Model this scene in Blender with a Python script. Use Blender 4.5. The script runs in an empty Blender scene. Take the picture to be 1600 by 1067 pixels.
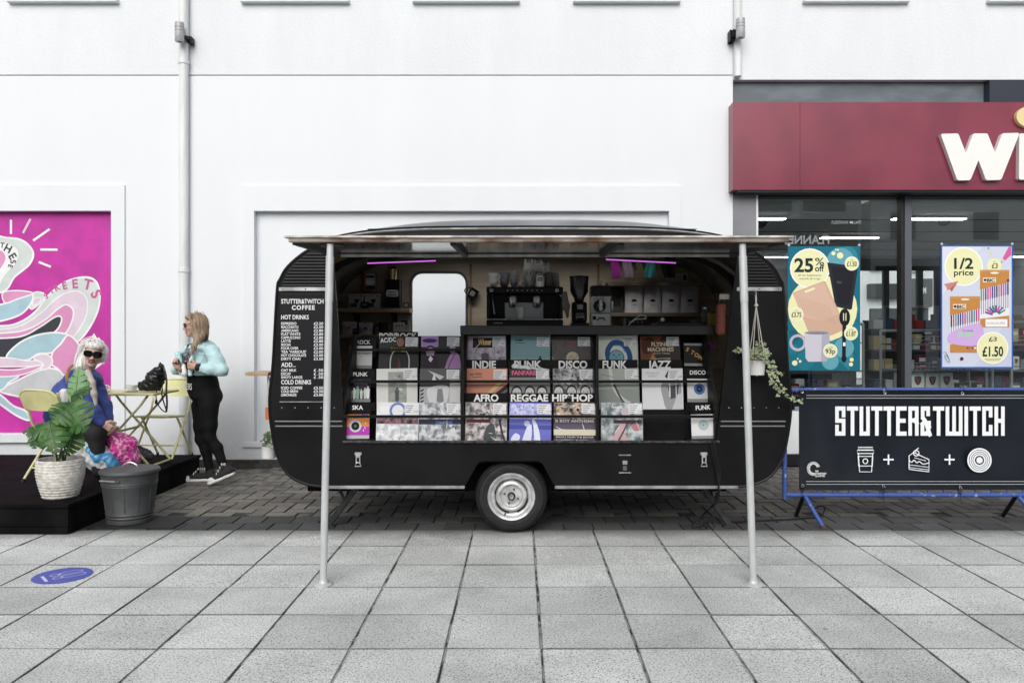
import bpy, bmesh, math, random
import numpy as np
from mathutils import Vector, Matrix
random.seed(7)
rng = np.random.default_rng(7)
scene = bpy.context.scene
COL = scene.collection
R = math.radians

# ---------------------------------------------------------------- camera, sky, sun, exposure
F, VX, VY, H = 1220.0, 812.0, 523.0, 1.5          # focal length in px of a 1600 px wide picture, vanishing point, eye height
cam_d = bpy.data.cameras.new('camera')
cam = bpy.data.objects.new('camera', cam_d)
COL.objects.link(cam)
cam.location = (0, 0, H)
cam.rotation_euler = (R(90), 0, 0)
cam_d.sensor_width = 36
cam_d.lens = 36 * F / 1600
cam_d.shift_x = -(VX - 800) / 1600
cam_d.shift_y = -(533.5 - VY) / 1600
cam_d.clip_end = 500
scene.camera = cam

world = bpy.data.worlds.new('World')
scene.world = world
world.use_nodes = True
wn = world.node_tree.nodes
wl = world.node_tree.links
SUN_EL, SUN_AZ = R(34), R(188)                    # azimuth: clockwise from +Y
sky_t = wn.new('ShaderNodeTexSky')
sky_t.sky_type = 'NISHITA'
sky_t.sun_disc = False
sky_t.sun_elevation = SUN_EL
sky_t.sun_rotation = SUN_AZ
sky_t.air_density = 1.0
sky_t.dust_density = 4.0
hs = wn.new('ShaderNodeHueSaturation')            # an even overcast: the blue taken out of the sky
hs.inputs['Saturation'].default_value = 0.34
wl.new(sky_t.outputs[0], hs.inputs['Color'])
wl.new(hs.outputs[0], wn['Background'].inputs['Color'])
wn['Background'].inputs['Strength'].default_value = 0.15

sun_d = bpy.data.lights.new('sun', 'SUN')
sun_d.energy = 1.65
sun_d.angle = R(50)
sun_d.color = (1.0, 0.985, 0.97)
sun = bpy.data.objects.new('sun', sun_d)
COL.objects.link(sun)
sdir = Vector((math.sin(SUN_AZ) * math.cos(SUN_EL), math.cos(SUN_AZ) * math.cos(SUN_EL), math.sin(SUN_EL)))
sun.rotation_euler = sdir.to_track_quat('Z', 'Y').to_euler()
sun.location = (0, -5, 20)

scene.view_settings.view_transform = 'Standard'
scene.view_settings.look = 'None'
scene.view_settings.gamma = 1
scene.view_settings.exposure = -0.12
scene.cycles.max_bounces = 8
scene.cycles.transparent_max_bounces = 12
scene.cycles.use_denoising = True
# ---------------------------------------------------------------- helpers
def X(px, Y): return (px - VX) * Y / F
def Z(py, Y): return H - (py - VY) * Y / F
def P(px, py, Y): return Vector((X(px, Y), Y, Z(py, Y)))

MATS = {}
def lin(c):
    if isinstance(c, str):
        v = [int(c[i:i + 2], 16) / 255 for i in (0, 2, 4)]
        return tuple(x / 12.92 if x <= 0.04045 else ((x + 0.055) / 1.055) ** 2.4 for x in v)
    return tuple(c)
def mat(name, col, rough=0.6, metal=0.0, vary=0.0, nscale=8.0, bump=0.0, bscale=40.0, obj_rand=0.0, coat=0.0,
        emit=0.0, spec=0.5, col2=None, lo=0.4, hi=0.6, stretch=None, sss=0.0, trans=0.0, detail=4.0):
    """Principled material with noise-driven colour variation and relief."""
    if name in MATS: return MATS[name]
    m = bpy.data.materials.new(name)
    m.use_nodes = True
    nt = m.node_tree; n = nt.nodes; l = nt.links
    b = n['Principled BSDF']
    c = lin(col)
    b.inputs['Base Color'].default_value = (*c, 1)
    b.inputs['Roughness'].default_value = rough
    b.inputs['Metallic'].default_value = metal
    b.inputs['Specular IOR Level'].default_value = spec
    b.inputs['Coat Weight'].default_value = coat
    b.inputs['Coat Roughness'].default_value = 0.12
    if trans: b.inputs['Transmission Weight'].default_value = trans
    if emit:
        b.inputs['Emission Color'].default_value = (*c, 1)
        b.inputs['Emission Strength'].default_value = emit
    m.diffuse_color = (*c, 1)
    tc = None
    def coords():
        nonlocal tc
        if tc is None:
            t = n.new('ShaderNodeTexCoord'); mp = n.new('ShaderNodeMapping')
            if stretch: mp.inputs['Scale'].default_value = stretch
            l.new(t.outputs['Object'], mp.inputs['Vector'])
            tc = mp.outputs['Vector']
        return tc
    colsock = None
    if vary or col2 is not None:
        no = n.new('ShaderNodeTexNoise'); no.inputs['Scale'].default_value = nscale; no.inputs['Detail'].default_value = detail
        l.new(coords(), no.inputs['Vector'])
        ramp = n.new('ShaderNodeValToRGB')
        c2 = lin(col2) if col2 is not None else tuple(min(1, x * (1 + vary)) for x in c)
        c1 = c if col2 is not None else tuple(x * (1 - vary) for x in c)
        ramp.color_ramp.elements[0].color = (*c1, 1); ramp.color_ramp.elements[0].position = lo
        ramp.color_ramp.elements[1].color = (*c2, 1); ramp.color_ramp.elements[1].position = hi
        l.new(no.outputs['Fac'], ramp.inputs['Fac'])
        colsock = ramp.outputs['Color']
        mr = n.new('ShaderNodeMapRange'); mr.inputs['To Min'].default_value = max(0, rough - 0.08); mr.inputs['To Max'].default_value = min(1, rough + 0.08)
        l.new(no.outputs['Fac'], mr.inputs['Value']); l.new(mr.outputs[0], b.inputs['Roughness'])
    if obj_rand:
        oi = n.new('ShaderNodeObjectInfo')
        mr = n.new('ShaderNodeMapRange'); mr.inputs['To Min'].default_value = 1 - obj_rand; mr.inputs['To Max'].default_value = 1 + obj_rand
        l.new(oi.outputs['Random'], mr.inputs['Value'])
        mx = n.new('ShaderNodeMix'); mx.data_type = 'RGBA'; mx.blend_type = 'MULTIPLY'; mx.inputs[0].default_value = 1
        if colsock: l.new(colsock, mx.inputs[6])
        else: mx.inputs[6].default_value = (*c, 1)
        cb = n.new('ShaderNodeCombineColor')
        for i in range(3): l.new(mr.outputs[0], cb.inputs[i])
        l.new(cb.outputs[0], mx.inputs[7])
        colsock = mx.outputs[2]
    if colsock: l.new(colsock, b.inputs['Base Color'])
    if bump:
        no = n.new('ShaderNodeTexNoise'); no.inputs['Scale'].default_value = bscale; no.inputs['Detail'].default_value = 5
        l.new(coords(), no.inputs['Vector'])
        bp = n.new('ShaderNodeBump'); bp.inputs['Strength'].default_value = bump; bp.inputs['Distance'].default_value = 0.01
        l.new(no.outputs['Fac'], bp.inputs['Height']); l.new(bp.outputs[0], b.inputs['Normal'])
    MATS[name] = m
    return m
def flat(col, rough=0.55, **k):
    """A plain printed or painted colour."""
    key = 'ink_%s_%d' % (col if isinstance(col, str) else '_'.join('%.2f' % x for x in col), int(rough * 100))
    k.setdefault('spec', .22)
    return mat(key, col, rough, **k)

def tag(o, label=None, cat=None, group=None, kind=None):
    if label: o['label'] = label
    if cat: o['category'] = cat
    if group: o['group'] = group
    if kind: o['kind'] = kind
    return o
def empty(name, loc=(0, 0, 0), rz=0.0, label=None, cat=None, group=None):
    o = bpy.data.objects.new(name, None)
    o.empty_display_size = 0.1
    COL.objects.link(o); o.location = loc; o.rotation_euler = (0, 0, rz)
    return tag(o, label, cat, group)
def link(name, me, parent=None, loc=None, rot=None):
    o = bpy.data.objects.new(name, me)
    COL.objects.link(o)
    if parent: o.parent = parent
    if loc is not None: o.location = loc
    if rot is not None: o.rotation_euler = rot
    return o
def copy_tree(o, parent=None):
    c = o.copy(); COL.objects.link(c); c.parent = parent
    for ch in [x for x in o.children]: copy_tree(ch, c)
    return c

class MB:
    """Collects shapes into one mesh; every shape may have its own material."""
    def __init__(s): s.v = []; s.f = []; s.mi = []; s.mats = []; s.sm = []
    def m(s, material):
        if material is None: return 0
        if material not in s.mats: s.mats.append(material)
        return s.mats.index(material)
    def add(s, verts, faces, material=None, smooth=False):
        o = len(s.v); k = s.m(material)
        s.v += [tuple(v) for v in verts]
        s.f += [tuple(i + o for i in f) for f in faces]
        s.mi += [k] * len(faces); s.sm += [smooth] * len(faces)
        return s
    def box(s, lo, hi, material=None, M=None, bev=0.0):
        lo = Vector(lo); hi = Vector(hi)
        if bev:
            c = (lo + hi) / 2; h = (hi - lo) / 2; b = min(bev, h.x * .9, h.y * .9, h.z * .9)
            vs = []; idx = {}
            for sx in (-1, 1):
                for sy in (-1, 1):
                    for sz in (-1, 1):
                        for ax in range(3):
                            d = [h.x - b, h.y - b, h.z - b]; d[ax] += b
                            idx[(sx, sy, sz, ax)] = len(vs)
                            vs.append(c + Vector((sx * d[0], sy * d[1], sz * d[2])))
            fs = []
            for ax in range(3):
                o1, o2 = (ax + 1) % 3, (ax + 2) % 3
                for sg in (-1, 1):
                    q = []
                    for a, bb in ((-1, -1), (1, -1), (1, 1), (-1, 1)):
                        k = [0, 0, 0]; k[ax] = sg; k[o1] = a; k[o2] = bb
                        q.append(idx[(*k, ax)])
                    fs.append(q if sg > 0 else q[::-1])
                for a in (-1, 1):            # edges parallel to axis ax
                    for bb in (-1, 1):
                        k0 = [0, 0, 0]; k0[ax] = -1; k0[o1] = a; k0[o2] = bb
                        k1 = list(k0); k1[ax] = 1
                        q = [idx[(*k0, o1)], idx[(*k1, o1)], idx[(*k1, o2)], idx[(*k0, o2)]]
                        fs.append(q if a * bb < 0 else q[::-1])
            for sx in (-1, 1):
                for sy in (-1, 1):
                    for sz in (-1, 1):
                        q = [idx[(sx, sy, sz, a)] for a in range(3)]
                        fs.append(q if sx * sy * sz > 0 else q[::-1])
        else:
            vs = [Vector((a, b, c)) for a in (lo.x, hi.x) for b in (lo.y, hi.y) for c in (lo.z, hi.z)]
            fs = [(0, 1, 3, 2), (4, 6, 7, 5), (0, 4, 5, 1), (2, 3, 7, 6), (0, 2, 6, 4), (1, 5, 7, 3)]
        if M is not None: vs = [M @ v for v in vs]
        return s.add(vs, fs, material)
    def cyl(s, a, b, r0, r1=None, n=12, material=None, caps=True):
        a = Vector(a); b = Vector(b); r1 = r0 if r1 is None else r1
        d = (b - a).normalized()
        u = d.orthogonal().normalized(); w = d.cross(u)
        vs = []
        for p, r in ((a, r0), (b, r1)):
            for i in range(n):
                t = 2 * math.pi * i / n
                vs.append(p + u * (r * math.cos(t)) + w * (r * math.sin(t)))
        s.add(vs, [(i, (i + 1) % n, n + (i + 1) % n, n + i) for i in range(n)], material, True)
        if caps:
            s.add(vs[:n], [tuple(range(n))[::-1]], material); s.add(vs[n:], [tuple(range(n))], material)
        return s
    def tube(s, pts, r, n=8, material=None, closed=False):
        pts = [Vector(p) for p in pts]; N = len(pts)
        rs = r if isinstance(r, (list, tuple)) else [r] * N
        vs = []; ref = None
        for i, p in enumerate(pts):
            a = pts[(i - 1) % N] if (closed or i > 0) else p
            b = pts[(i + 1) % N] if (closed or i < N - 1) else p
            d = (b - a)
            d = d.normalized() if d.length > 1e-9 else Vector((0, 0, 1))
            if ref is None: ref = d.orthogonal().normalized()
            u = (ref - d * ref.dot(d))
            u = u.normalized() if u.length > 1e-6 else d.orthogonal().normalized()
            ref = u; w = d.cross(u)
            for k in range(n):
                t = 2 * math.pi * k / n
                vs.append(p + u * (rs[i] * math.cos(t)) + w * (rs[i] * math.sin(t)))
        fs = []
        for i in range(N if closed else N - 1):
            j = (i + 1) % N
            for k in range(n):
                fs.append((i * n + k, i * n + (k + 1) % n, j * n + (k + 1) % n, j * n + k))
        if not closed:
            fs.append(tuple(range(n))[::-1]); fs.append(tuple((N - 1) * n + k for k in range(n)))
        return s.add(vs, fs, material, True)
    def lathe(s, prof, c=(0, 0, 0), n=24, material=None, axis='Z', M=None, smooth=True, caps=False):
        """prof: (radius, height) pairs from bottom to top."""
        c = Vector(c); vs = []
        for r, h in prof:
            for i in range(n):
                t = 2 * math.pi * i / n
                x, y = r * math.cos(t), r * math.sin(t)
                v = Vector((x, y, h)) if axis == 'Z' else (Vector((x, -h, y)) if axis == '-Y' else Vector((h, x, y)))
                if M is not None: v = M @ v
                vs.append(c + v)
        fs = []
        for j in range(len(prof) - 1):
            for i in range(n):
                fs.append((j * n + i, j * n + (i + 1) % n, (j + 1) * n + (i + 1) % n, (j + 1) * n + i))
        if caps and prof[0][0] > 1e-5: fs.append(tuple(range(n))[::-1])
        if caps and prof[-1][0] > 1e-5: fs.append(tuple((len(prof) - 1) * n + i for i in range(n)))
        return s.add(vs, fs, material, smooth)
    def ell(s, c, r, n=14, m=8, material=None, M=None):
        c = Vector(c); vs = []; fs = []
        for j in range(m + 1):
            ph = math.pi * j / m - math.pi / 2
            for i in range(n):
                t = 2 * math.pi * i / n
                v = Vector((r[0] * math.cos(ph) * math.cos(t), r[1] * math.cos(ph) * math.sin(t), r[2] * math.sin(ph)))
                if M is not None: v = M @ v
                vs.append(c + v)
        for j in range(m):
            for i in range(n): fs.append((j * n + i, j * n + (i + 1) % n, (j + 1) * n + (i + 1) % n, (j + 1) * n + i))
        return s.add(vs, fs, material, True)
    def prism(s, pts, y0, y1, material=None, plane='XZ'):
        """Outline in XZ pulled from y0 to y1 (or in YZ pulled along X, or XY pulled along Z)."""
        n = len(pts)
        def mk(a, b, t): return (a, t, b) if plane == 'XZ' else ((t, a, b) if plane == 'YZ' else (a, b, t))
        vs = [mk(a, b, y0) for a, b in pts] + [mk(a, b, y1) for a, b in pts]
        fs = [tuple(range(n)), tuple(range(2 * n - 1, n - 1, -1))]
        fs += [(i, n + i, n + (i + 1) % n, (i + 1) % n) for i in range(n)]
        s.add(vs, fs, material)
        s.fix = True
        return s
    def build(s, name, parent=None, material=None, loc=None, rot=None, angle=40, fix=False):
        me = s.mesh(name, material, angle, fix)
        return link(name, me, parent, loc, rot)
    def mesh(s, name, material=None, angle=40, fix=False):
        me = bpy.data.meshes.new(name)
        me.from_pydata(s.v, [], s.f)
        mats = s.mats or [material]
        for q in mats: me.materials.append(q)
        me.polygons.foreach_set('material_index', s.mi)
        if fix or getattr(s, 'fix', False):
            bm = bmesh.new(); bm.from_mesh(me); bmesh.ops.recalc_face_normals(bm, faces=bm.faces); bm.to_mesh(me); bm.free()
        me.polygons.foreach_set('use_smooth', s.sm)
        me.update()
        if any(s.sm): me.set_sharp_from_angle(angle=R(angle))
        return me

def spline(pts, n=8, closed=False):
    """Catmull-Rom through 2D or 3D points."""
    p = [np.array(q, float) for q in pts]; N = len(p); out = []
    rng_ = range(N) if closed else range(N - 1)
    for i in rng_:
        a = p[(i - 1) % N] if (closed or i > 0) else 2 * p[0] - p[1]
        b = p[i]; c = p[(i + 1) % N]
        d = p[(i + 2) % N] if (closed or i < N - 2) else 2 * p[-1] - p[-2]
        for k in range(n):
            t = k / n
            out.append(0.5 * ((2 * b) + (c - a) * t + (2 * a - 5 * b + 4 * c - d) * t * t + (3 * b - a - 3 * c + d) * t ** 3))
    if not closed: out.append(p[-1])
    return [tuple(q) for q in out]

def plate_mesh(name, loops, y0, y1, material):
    """Flat plate in XZ with holes (first loop outside, others holes), from y0 (front) to y1."""
    cu = bpy.data.curves.new('tmp', 'CURVE'); cu.dimensions = '2D'; cu.fill_mode = 'BOTH'
    cu.extrude = abs(y1 - y0) / 2
    for lp in loops:
        sp = cu.splines.new('POLY'); sp.points.add(len(lp) - 1); sp.use_cyclic_u = True
        for q, (a, b) in zip(sp.points, lp): q.co = (a, b, 0, 1)
    ob = bpy.data.objects.new('tmp', cu)
    me = bpy.data.meshes.new_from_object(ob)
    bpy.data.objects.remove(ob); bpy.data.curves.remove(cu)
    me.name = name
    mid = (y0 + y1) / 2
    me.transform(Matrix(((1, 0, 0, 0), (0, 0, -1, mid), (0, 1, 0, 0), (0, 0, 0, 1))))
    me.materials.clear(); me.materials.append(material)
    me.polygons.foreach_set('use_smooth', [False] * len(me.polygons))
    return me

_txt = {}
def glyphs(body, bold=0.0, spacing=1.0):
    k = (body, bold, spacing)
    if k not in _txt:
        cu = bpy.data.curves.new('tmp', 'FONT'); cu.body = body; cu.size = 1; cu.offset = bold; cu.space_character = spacing
        cu.resolution_u = 3
        ob = bpy.data.objects.new('tmp', cu)
        me = bpy.data.meshes.new_from_object(ob)
        vs = np.array([v.co[:2] for v in me.vertices]) if len(me.vertices) else np.zeros((0, 2))
        fs = [tuple(p.vertices) for p in me.polygons]
        bpy.data.objects.remove(ob); bpy.data.curves.remove(cu); bpy.data.meshes.remove(me)
        _txt[k] = (vs, fs)
    return _txt[k]

class Print:
    """Flat print on a plane: origin, u (right), v (up), in metres; each shape lies a hair above the one before."""
    def __init__(s, o, u=(1, 0, 0), v=(0, 0, 1), su=1.0, sv=1.0, step=0.00005):
        s.o = Vector(o); s.u = Vector(u).normalized(); s.w = Vector(v).normalized(); s.n = s.u.cross(s.w)
        s.su = su; s.sv = sv; s.mb = MB(); s.k = 1; s.step = step
    def pt(s, a, b): return s.o + s.u * (a * s.su) + s.w * (b * s.sv) + s.n * (s.k * s.step)
    def poly(s, pts, material):
        pts = list(pts)
        ar = sum(pts[i][0] * pts[(i + 1) % len(pts)][1] - pts[(i + 1) % len(pts)][0] * pts[i][1] for i in range(len(pts)))
        if ar * s.su * s.sv < 0: pts = pts[::-1]
        s.mb.add([s.pt(a, b) for a, b in pts], [tuple(range(len(pts)))], material); s.k += 1
        return s
    def rect(s, x0, y0, x1, y1, material): return s.poly([(x0, y0), (x1, y0), (x1, y1), (x0, y1)], material)
    def disc(s, x, y, r, material, n=24, ry=None, rot=0):
        ry = r if ry is None else ry; c, q = math.cos(rot), math.sin(rot); ps = []
        for i in range(n):
            t = 2 * math.pi * i / n; a, b = r * math.cos(t), ry * math.sin(t)
            ps.append((x + a * c - b * q, y + a * q + b * c))
        return s.poly(ps, material)
    def ring(s, x, y, r, w, material, n=28): return s.stroke([(x + r * math.cos(2 * math.pi * i / n), y + r * math.sin(2 * math.pi * i / n)) for i in range(n)], w, material, True)
    def blob(s, pts, material, n=6): return s.poly(spline(pts, n, True), material)
    def stroke(s, pts, w, material, closed=False):
        N = len(pts); L = []; Rr = []; asp = s.sv / s.su
        for i in range(N):
            a = pts[(i - 1) % N] if (closed or i > 0) else pts[i]
            b = pts[(i + 1) % N] if (closed or i < N - 1) else pts[i]
            dx, dy = (b[0] - a[0]), (b[1] - a[1]) * asp
            q = math.hypot(dx, dy) or 1
            nx, ny = -dy / q * w / 2, dx / q * w / 2 / asp
            L.append((pts[i][0] + nx, pts[i][1] + ny)); Rr.append((pts[i][0] - nx, pts[i][1] - ny))
        vs = [s.pt(*q) for q in L] + [s.pt(*q) for q in Rr]
        fs = [(i, N + i, N + (i + 1) % N, (i + 1) % N) for i in range(N if closed else N - 1)]
        s.mb.add(vs, fs, material); s.k += 1
        return s
    def curve(s, pts, w, material, closed=False, n=6): return s.stroke(spline(pts, n, closed), w, material, closed)
    def text(s, body, x, y, h, material, w=None, align='L', bold=0.0, rot=0.0, spacing=1.0, xs=1.0):
        vs, fs = glyphs(body, bold, spacing)
        if not len(vs): return s
        lo = vs.min(0); hi = vs.max(0)
        sc = h / 0.70
        sx = abs(sc) * xs if w is None else w / (hi[0] - lo[0])
        q = vs.copy(); q[:, 0] -= lo[0]
        q[:, 0] *= sx; q[:, 1] *= sc
        W = (hi[0] - lo[0]) * sx
        if align == 'C': q[:, 0] -= W / 2
        if align == 'R': q[:, 0] -= W
        c, n_ = math.cos(rot), math.sin(rot)
        s.mb.add([s.pt(x + a * c - b * n_, y + a * n_ + b * c) for a, b in q], fs if s.su * s.sv * sc * sx > 0 else [f[::-1] for f in fs], material); s.k += 1
        return s
    def build(s, name, parent=None): return s.mb.build(name, parent)

# ---- smooth implicit bodies: rounded cones and ellipsoids melted together, meshed with surface nets
class Body:
    def __init__(s, k=0.03): s.p = []; s.k = k; s.cuts = []
    def cone(s, a, b, ra, rb, lab=0, k=None): s.p.append(('c', np.array(a, float), np.array(b, float), ra, rb, lab, s.k if k is None else k)); return s
    def ell(s, c, r, lab=0, k=None, M=None): s.p.append(('e', np.array(c, float), np.array(r, float), M, None, lab, s.k if k is None else k)); return s
    def chain(s, pts, rad, lab=0, k=None):
        for i in range(len(pts) - 1): s.cone(pts[i], pts[i + 1], rad[i], rad[i + 1], lab, k)
        return s
    def mesh(s, name, h, mats, disp=None, cut=None):
        lo = np.full(3, 1e9); hi = -lo; bb = []
        for q in s.p:
            if q[0] == 'c': r = max(q[3], q[4]); a = np.minimum(q[1], q[2]) - r; b = np.maximum(q[1], q[2]) + r
            else: r = q[2].max() if q[3] is not None else q[2]; a = q[1] - r; b = q[1] + r
            bb.append((a, b)); lo = np.minimum(lo, a); hi = np.maximum(hi, b)
        lo -= 4 * h; hi += 4 * h
        n = np.ceil((hi - lo) / h).astype(int) + 1
        Fd = np.full(n, 0.2, np.float32); Lb = np.zeros(n, np.int16); best = np.full(n, 1.0, np.float32)
        for q, (a, b) in zip(s.p, bb):
            k = q[6]; mg = k * 1.5 + 3 * h
            i0 = np.maximum(((a - mg - lo) / h).astype(int), 0); i1 = np.minimum(((b + mg - lo) / h).astype(int) + 2, n)
            g = [lo[d] + h * np.arange(i0[d], i1[d]) for d in range(3)]
            x, y, z = np.meshgrid(*g, indexing='ij')
            if q[0] == 'c':
                pa = q[1]; ba = q[2] - pa; bl = max((ba ** 2).sum(), 1e-9)
                t = np.clip(((x - pa[0]) * ba[0] + (y - pa[1]) * ba[1] + (z - pa[2]) * ba[2]) / bl, 0, 1)
                d = np.sqrt((x - pa[0] - t * ba[0]) ** 2 + (y - pa[1] - t * ba[1]) ** 2 + (z - pa[2] - t * ba[2]) ** 2) - (q[3] + (q[4] - q[3]) * t)
            else:
                dx, dy, dz = x - q[1][0], y - q[1][1], z - q[1][2]
                if q[3] is not None:
                    Mi = np.array(q[3].inverted())[:3, :3]
                    dx, dy, dz = (Mi[i][0] * dx + Mi[i][1] * dy + Mi[i][2] * dz for i in range(3))
                r = q[2]
                k0 = np.sqrt((dx / r[0]) ** 2 + (dy / r[1]) ** 2 + (dz / r[2]) ** 2)
                k1 = np.sqrt((dx / r[0] ** 2) ** 2 + (dy / r[1] ** 2) ** 2 + (dz / r[2] ** 2) ** 2) + 1e-9
                d = k0 * (k0 - 1) / k1
            sl = tuple(slice(i0[j], i1[j]) for j in range(3))
            d = d.astype(np.float32)
            m_ = d < best[sl]; Lb[sl] = np.where(m_, q[5], Lb[sl]); best[sl] = np.minimum(best[sl], d)
            if k > 0:
                f = Fd[sl]; hh = np.clip(0.5 + 0.5 * (f - d) / k, 0, 1)
                Fd[sl] = f * (1 - hh) + d * hh - k * hh * (1 - hh)
            else: Fd[sl] = np.minimum(Fd[sl], d)
        if disp is not None or cut is not None:
            x, y, z = np.meshgrid(*[lo[d] + h * np.arange(n[d]) for d in range(3)], indexing='ij')
            if disp is not None: Fd += disp(x, y, z).astype(np.float32)
            if cut is not None: Fd = np.maximum(Fd, cut(x, y, z).astype(np.float32))
        ins = Fd < 0
        c = np.zeros(n - 1, np.int8)
        for dx in (0, 1):
            for dy in (0, 1):
                for dz in (0, 1): c += ins[dx:n[0] - 1 + dx, dy:n[1] - 1 + dy, dz:n[2] - 1 + dz]
        act = np.argwhere((c > 0) & (c < 8))
        idx = np.full(n - 1, -1, np.int64); idx[tuple(act.T)] = np.arange(len(act))
        acc = np.zeros((len(act), 3)); cnt = np.zeros(len(act))
        for ax in range(3):
            o1, o2 = (ax + 1) % 3, (ax + 2) % 3
            for a in (0, 1):
                for b in (0, 1):
                    p0 = act.copy(); p0[:, o1] += a; p0[:, o2] += b
                    p1 = p0.copy(); p1[:, ax] += 1
                    f0 = Fd[tuple(p0.T)]; f1 = Fd[tuple(p1.T)]
                    ok = (f0 < 0) != (f1 < 0)
                    t = np.where(ok, f0 / np.where(ok, f0 - f1, 1), 0)
                    q = p0.astype(float); q[:, ax] += t
                    acc[ok] += q[ok]; cnt[ok] += 1
        vs = lo + h * acc / np.maximum(cnt, 1)[:, None]
        lab = Lb[tuple(act.T)]
        faces = []
        for ax in range(3):
            o1, o2 = (ax + 1) % 3, (ax + 2) % 3
            sa = [slice(None)] * 3; sb = [slice(None)] * 3
            sa[ax] = slice(0, -1); sb[ax] = slice(1, None)
            e = np.argwhere(ins[tuple(sa)] != ins[tuple(sb)])
            e = e[(e[:, o1] > 0) & (e[:, o2] > 0) & (e[:, o1] < n[o1] - 1) & (e[:, o2] < n[o2] - 1)]
            q = []
            for a, b in ((-1, -1), (0, -1), (0, 0), (-1, 0)):
                w = e.copy(); w[:, o1] += a; w[:, o2] += b
                q.append(idx[tuple(w.T)])
            q = np.stack(q, 1)
            flip = ~ins[tuple(e.T)]
            q[flip] = q[flip][:, ::-1]
            faces.append(q)
        fs = np.concatenate(faces)
        me = bpy.data.meshes.new(name)
        me.vertices.add(len(vs)); me.vertices.foreach_set('co', vs.ravel())
        me.loops.add(len(fs) * 4); me.loops.foreach_set('vertex_index', fs.ravel().astype(np.int32))
        me.polygons.add(len(fs)); me.polygons.foreach_set('loop_start', np.arange(0, len(fs) * 4, 4, dtype=np.int32))
        for q in mats: me.materials.append(q)
        me.polygons.foreach_set('material_index', lab[fs[:, 0]].astype(np.int32))
        me.polygons.foreach_set('use_smooth', np.ones(len(fs), bool))
        me.update(); me.validate()
        return me

# ---- a condensed block alphabet for the sign lettering: straight bars in a 4 x 7 cell, corners cut
BLK = {
 'S': [[(4, 5.1), (4, 7), (0, 7), (0, 3.6), (4, 3.6), (4, 0), (0, 0), (0, 1.9)]],
 'T': [[(-.3, 7), (4.3, 7)], [(2, 7), (2, -.6)]],
 'U': [[(0, 7.6), (0, 0), (4, 0), (4, 7.6)]],
 'E': [[(4.2, 7), (0, 7), (0, 0), (4.2, 0)], [(0, 3.6), (3.6, 3.6)]],
 'R': [[(0, -.6), (0, 7), (4, 7), (4, 3.7), (0, 3.7)], [(2.6, 3.7), (4, 2.9), (4, -.6)]],
 'W': [[(0, 7.6), (0, 0), (8, 0), (8, 7.6)], [(4, 0), (4, 7.6)]],
 'I': [[(0, 7.6), (0, -.6)]],
 'C': [[(4, 5.1), (4, 7), (0, 7), (0, 0), (4, 0), (4, 1.9)]],
 'H': [[(0, 7.6), (0, -.6)], [(4, 7.6), (4, -.6)], [(0, 3.6), (4, 3.6)]],
 '&': [[(3.5, 5.2), (3.5, 7), (.2, 7), (.2, 4.5), (1.7, 3.5), (4.5, -.2)], [(1.7, 3.5), (0, 2.7), (0, 0), (2.7, 0), (4, 1.7), (4, 3.0)]],
 'O': [[(0, 0), (4, 0), (4, 7), (0, 7), (0, -.6)]],
 'F': [[(4.2, 7), (0, 7), (0, -.6)], [(0, 3.6), (3.4, 3.6)]],
}
WID = {'W': 8, 'I': 0, '&': 4.4}
def block_text(p, body, x, y, w, h, material, wt=1.6, gap=.75):
    BX, BYY = .68, 9 / 7
    tot = sum(WID.get(c, 4) * BX + wt + gap for c in body) - gap
    kx = w / tot; ky = h / (9 + wt)
    cx = x
    for c in body:
        for ln in BLK[c]:
            for i in range(len(ln) - 1):
                (a, b), (c2, d) = ln[i], ln[i + 1]; a, c2 = a * BX, c2 * BX; t0, t1 = b, d; b, d = b * BYY, d * BYY
                dx, dy = c2 - a, d - b; q = math.hypot(dx, dy); ux, uy = dx / q * wt / 2, dy / q * wt / 2
                b, d = (min(max(q_, -wt / 2), 9 + wt / 2) if abs(q_ - 7.6 * BYY) < .2 or abs(q_ + .6 * BYY) < .2 else q_ for q_ in (b, d))
                e0 = 0 if abs(t0 - 7.6) < .1 or abs(t0 + .6) < .1 else (.55 if c == '&' else .98)
                e1 = 0 if abs(t1 - 7.6) < .1 or abs(t1 + .6) < .1 else .98
                dx, dy = c2 - a, d - b; q = math.hypot(dx, dy); ux, uy = dx / q * wt / 2, dy / q * wt / 2
                A = (a - ux * e0, b - uy * e0); B = (c2 + ux * e1, d + uy * e1)
                pts = [(A[0] - uy, A[1] + ux), (A[0] + uy, A[1] - ux), (B[0] + uy, B[1] - ux), (B[0] - uy, B[1] + ux)]
                p.poly([(cx + (s_ + wt / 2) * kx, y + (t_ + wt / 2) * ky) for s_, t_ in pts], material)
        cx += (WID.get(c, 4) * BX + wt + gap) * kx
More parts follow.
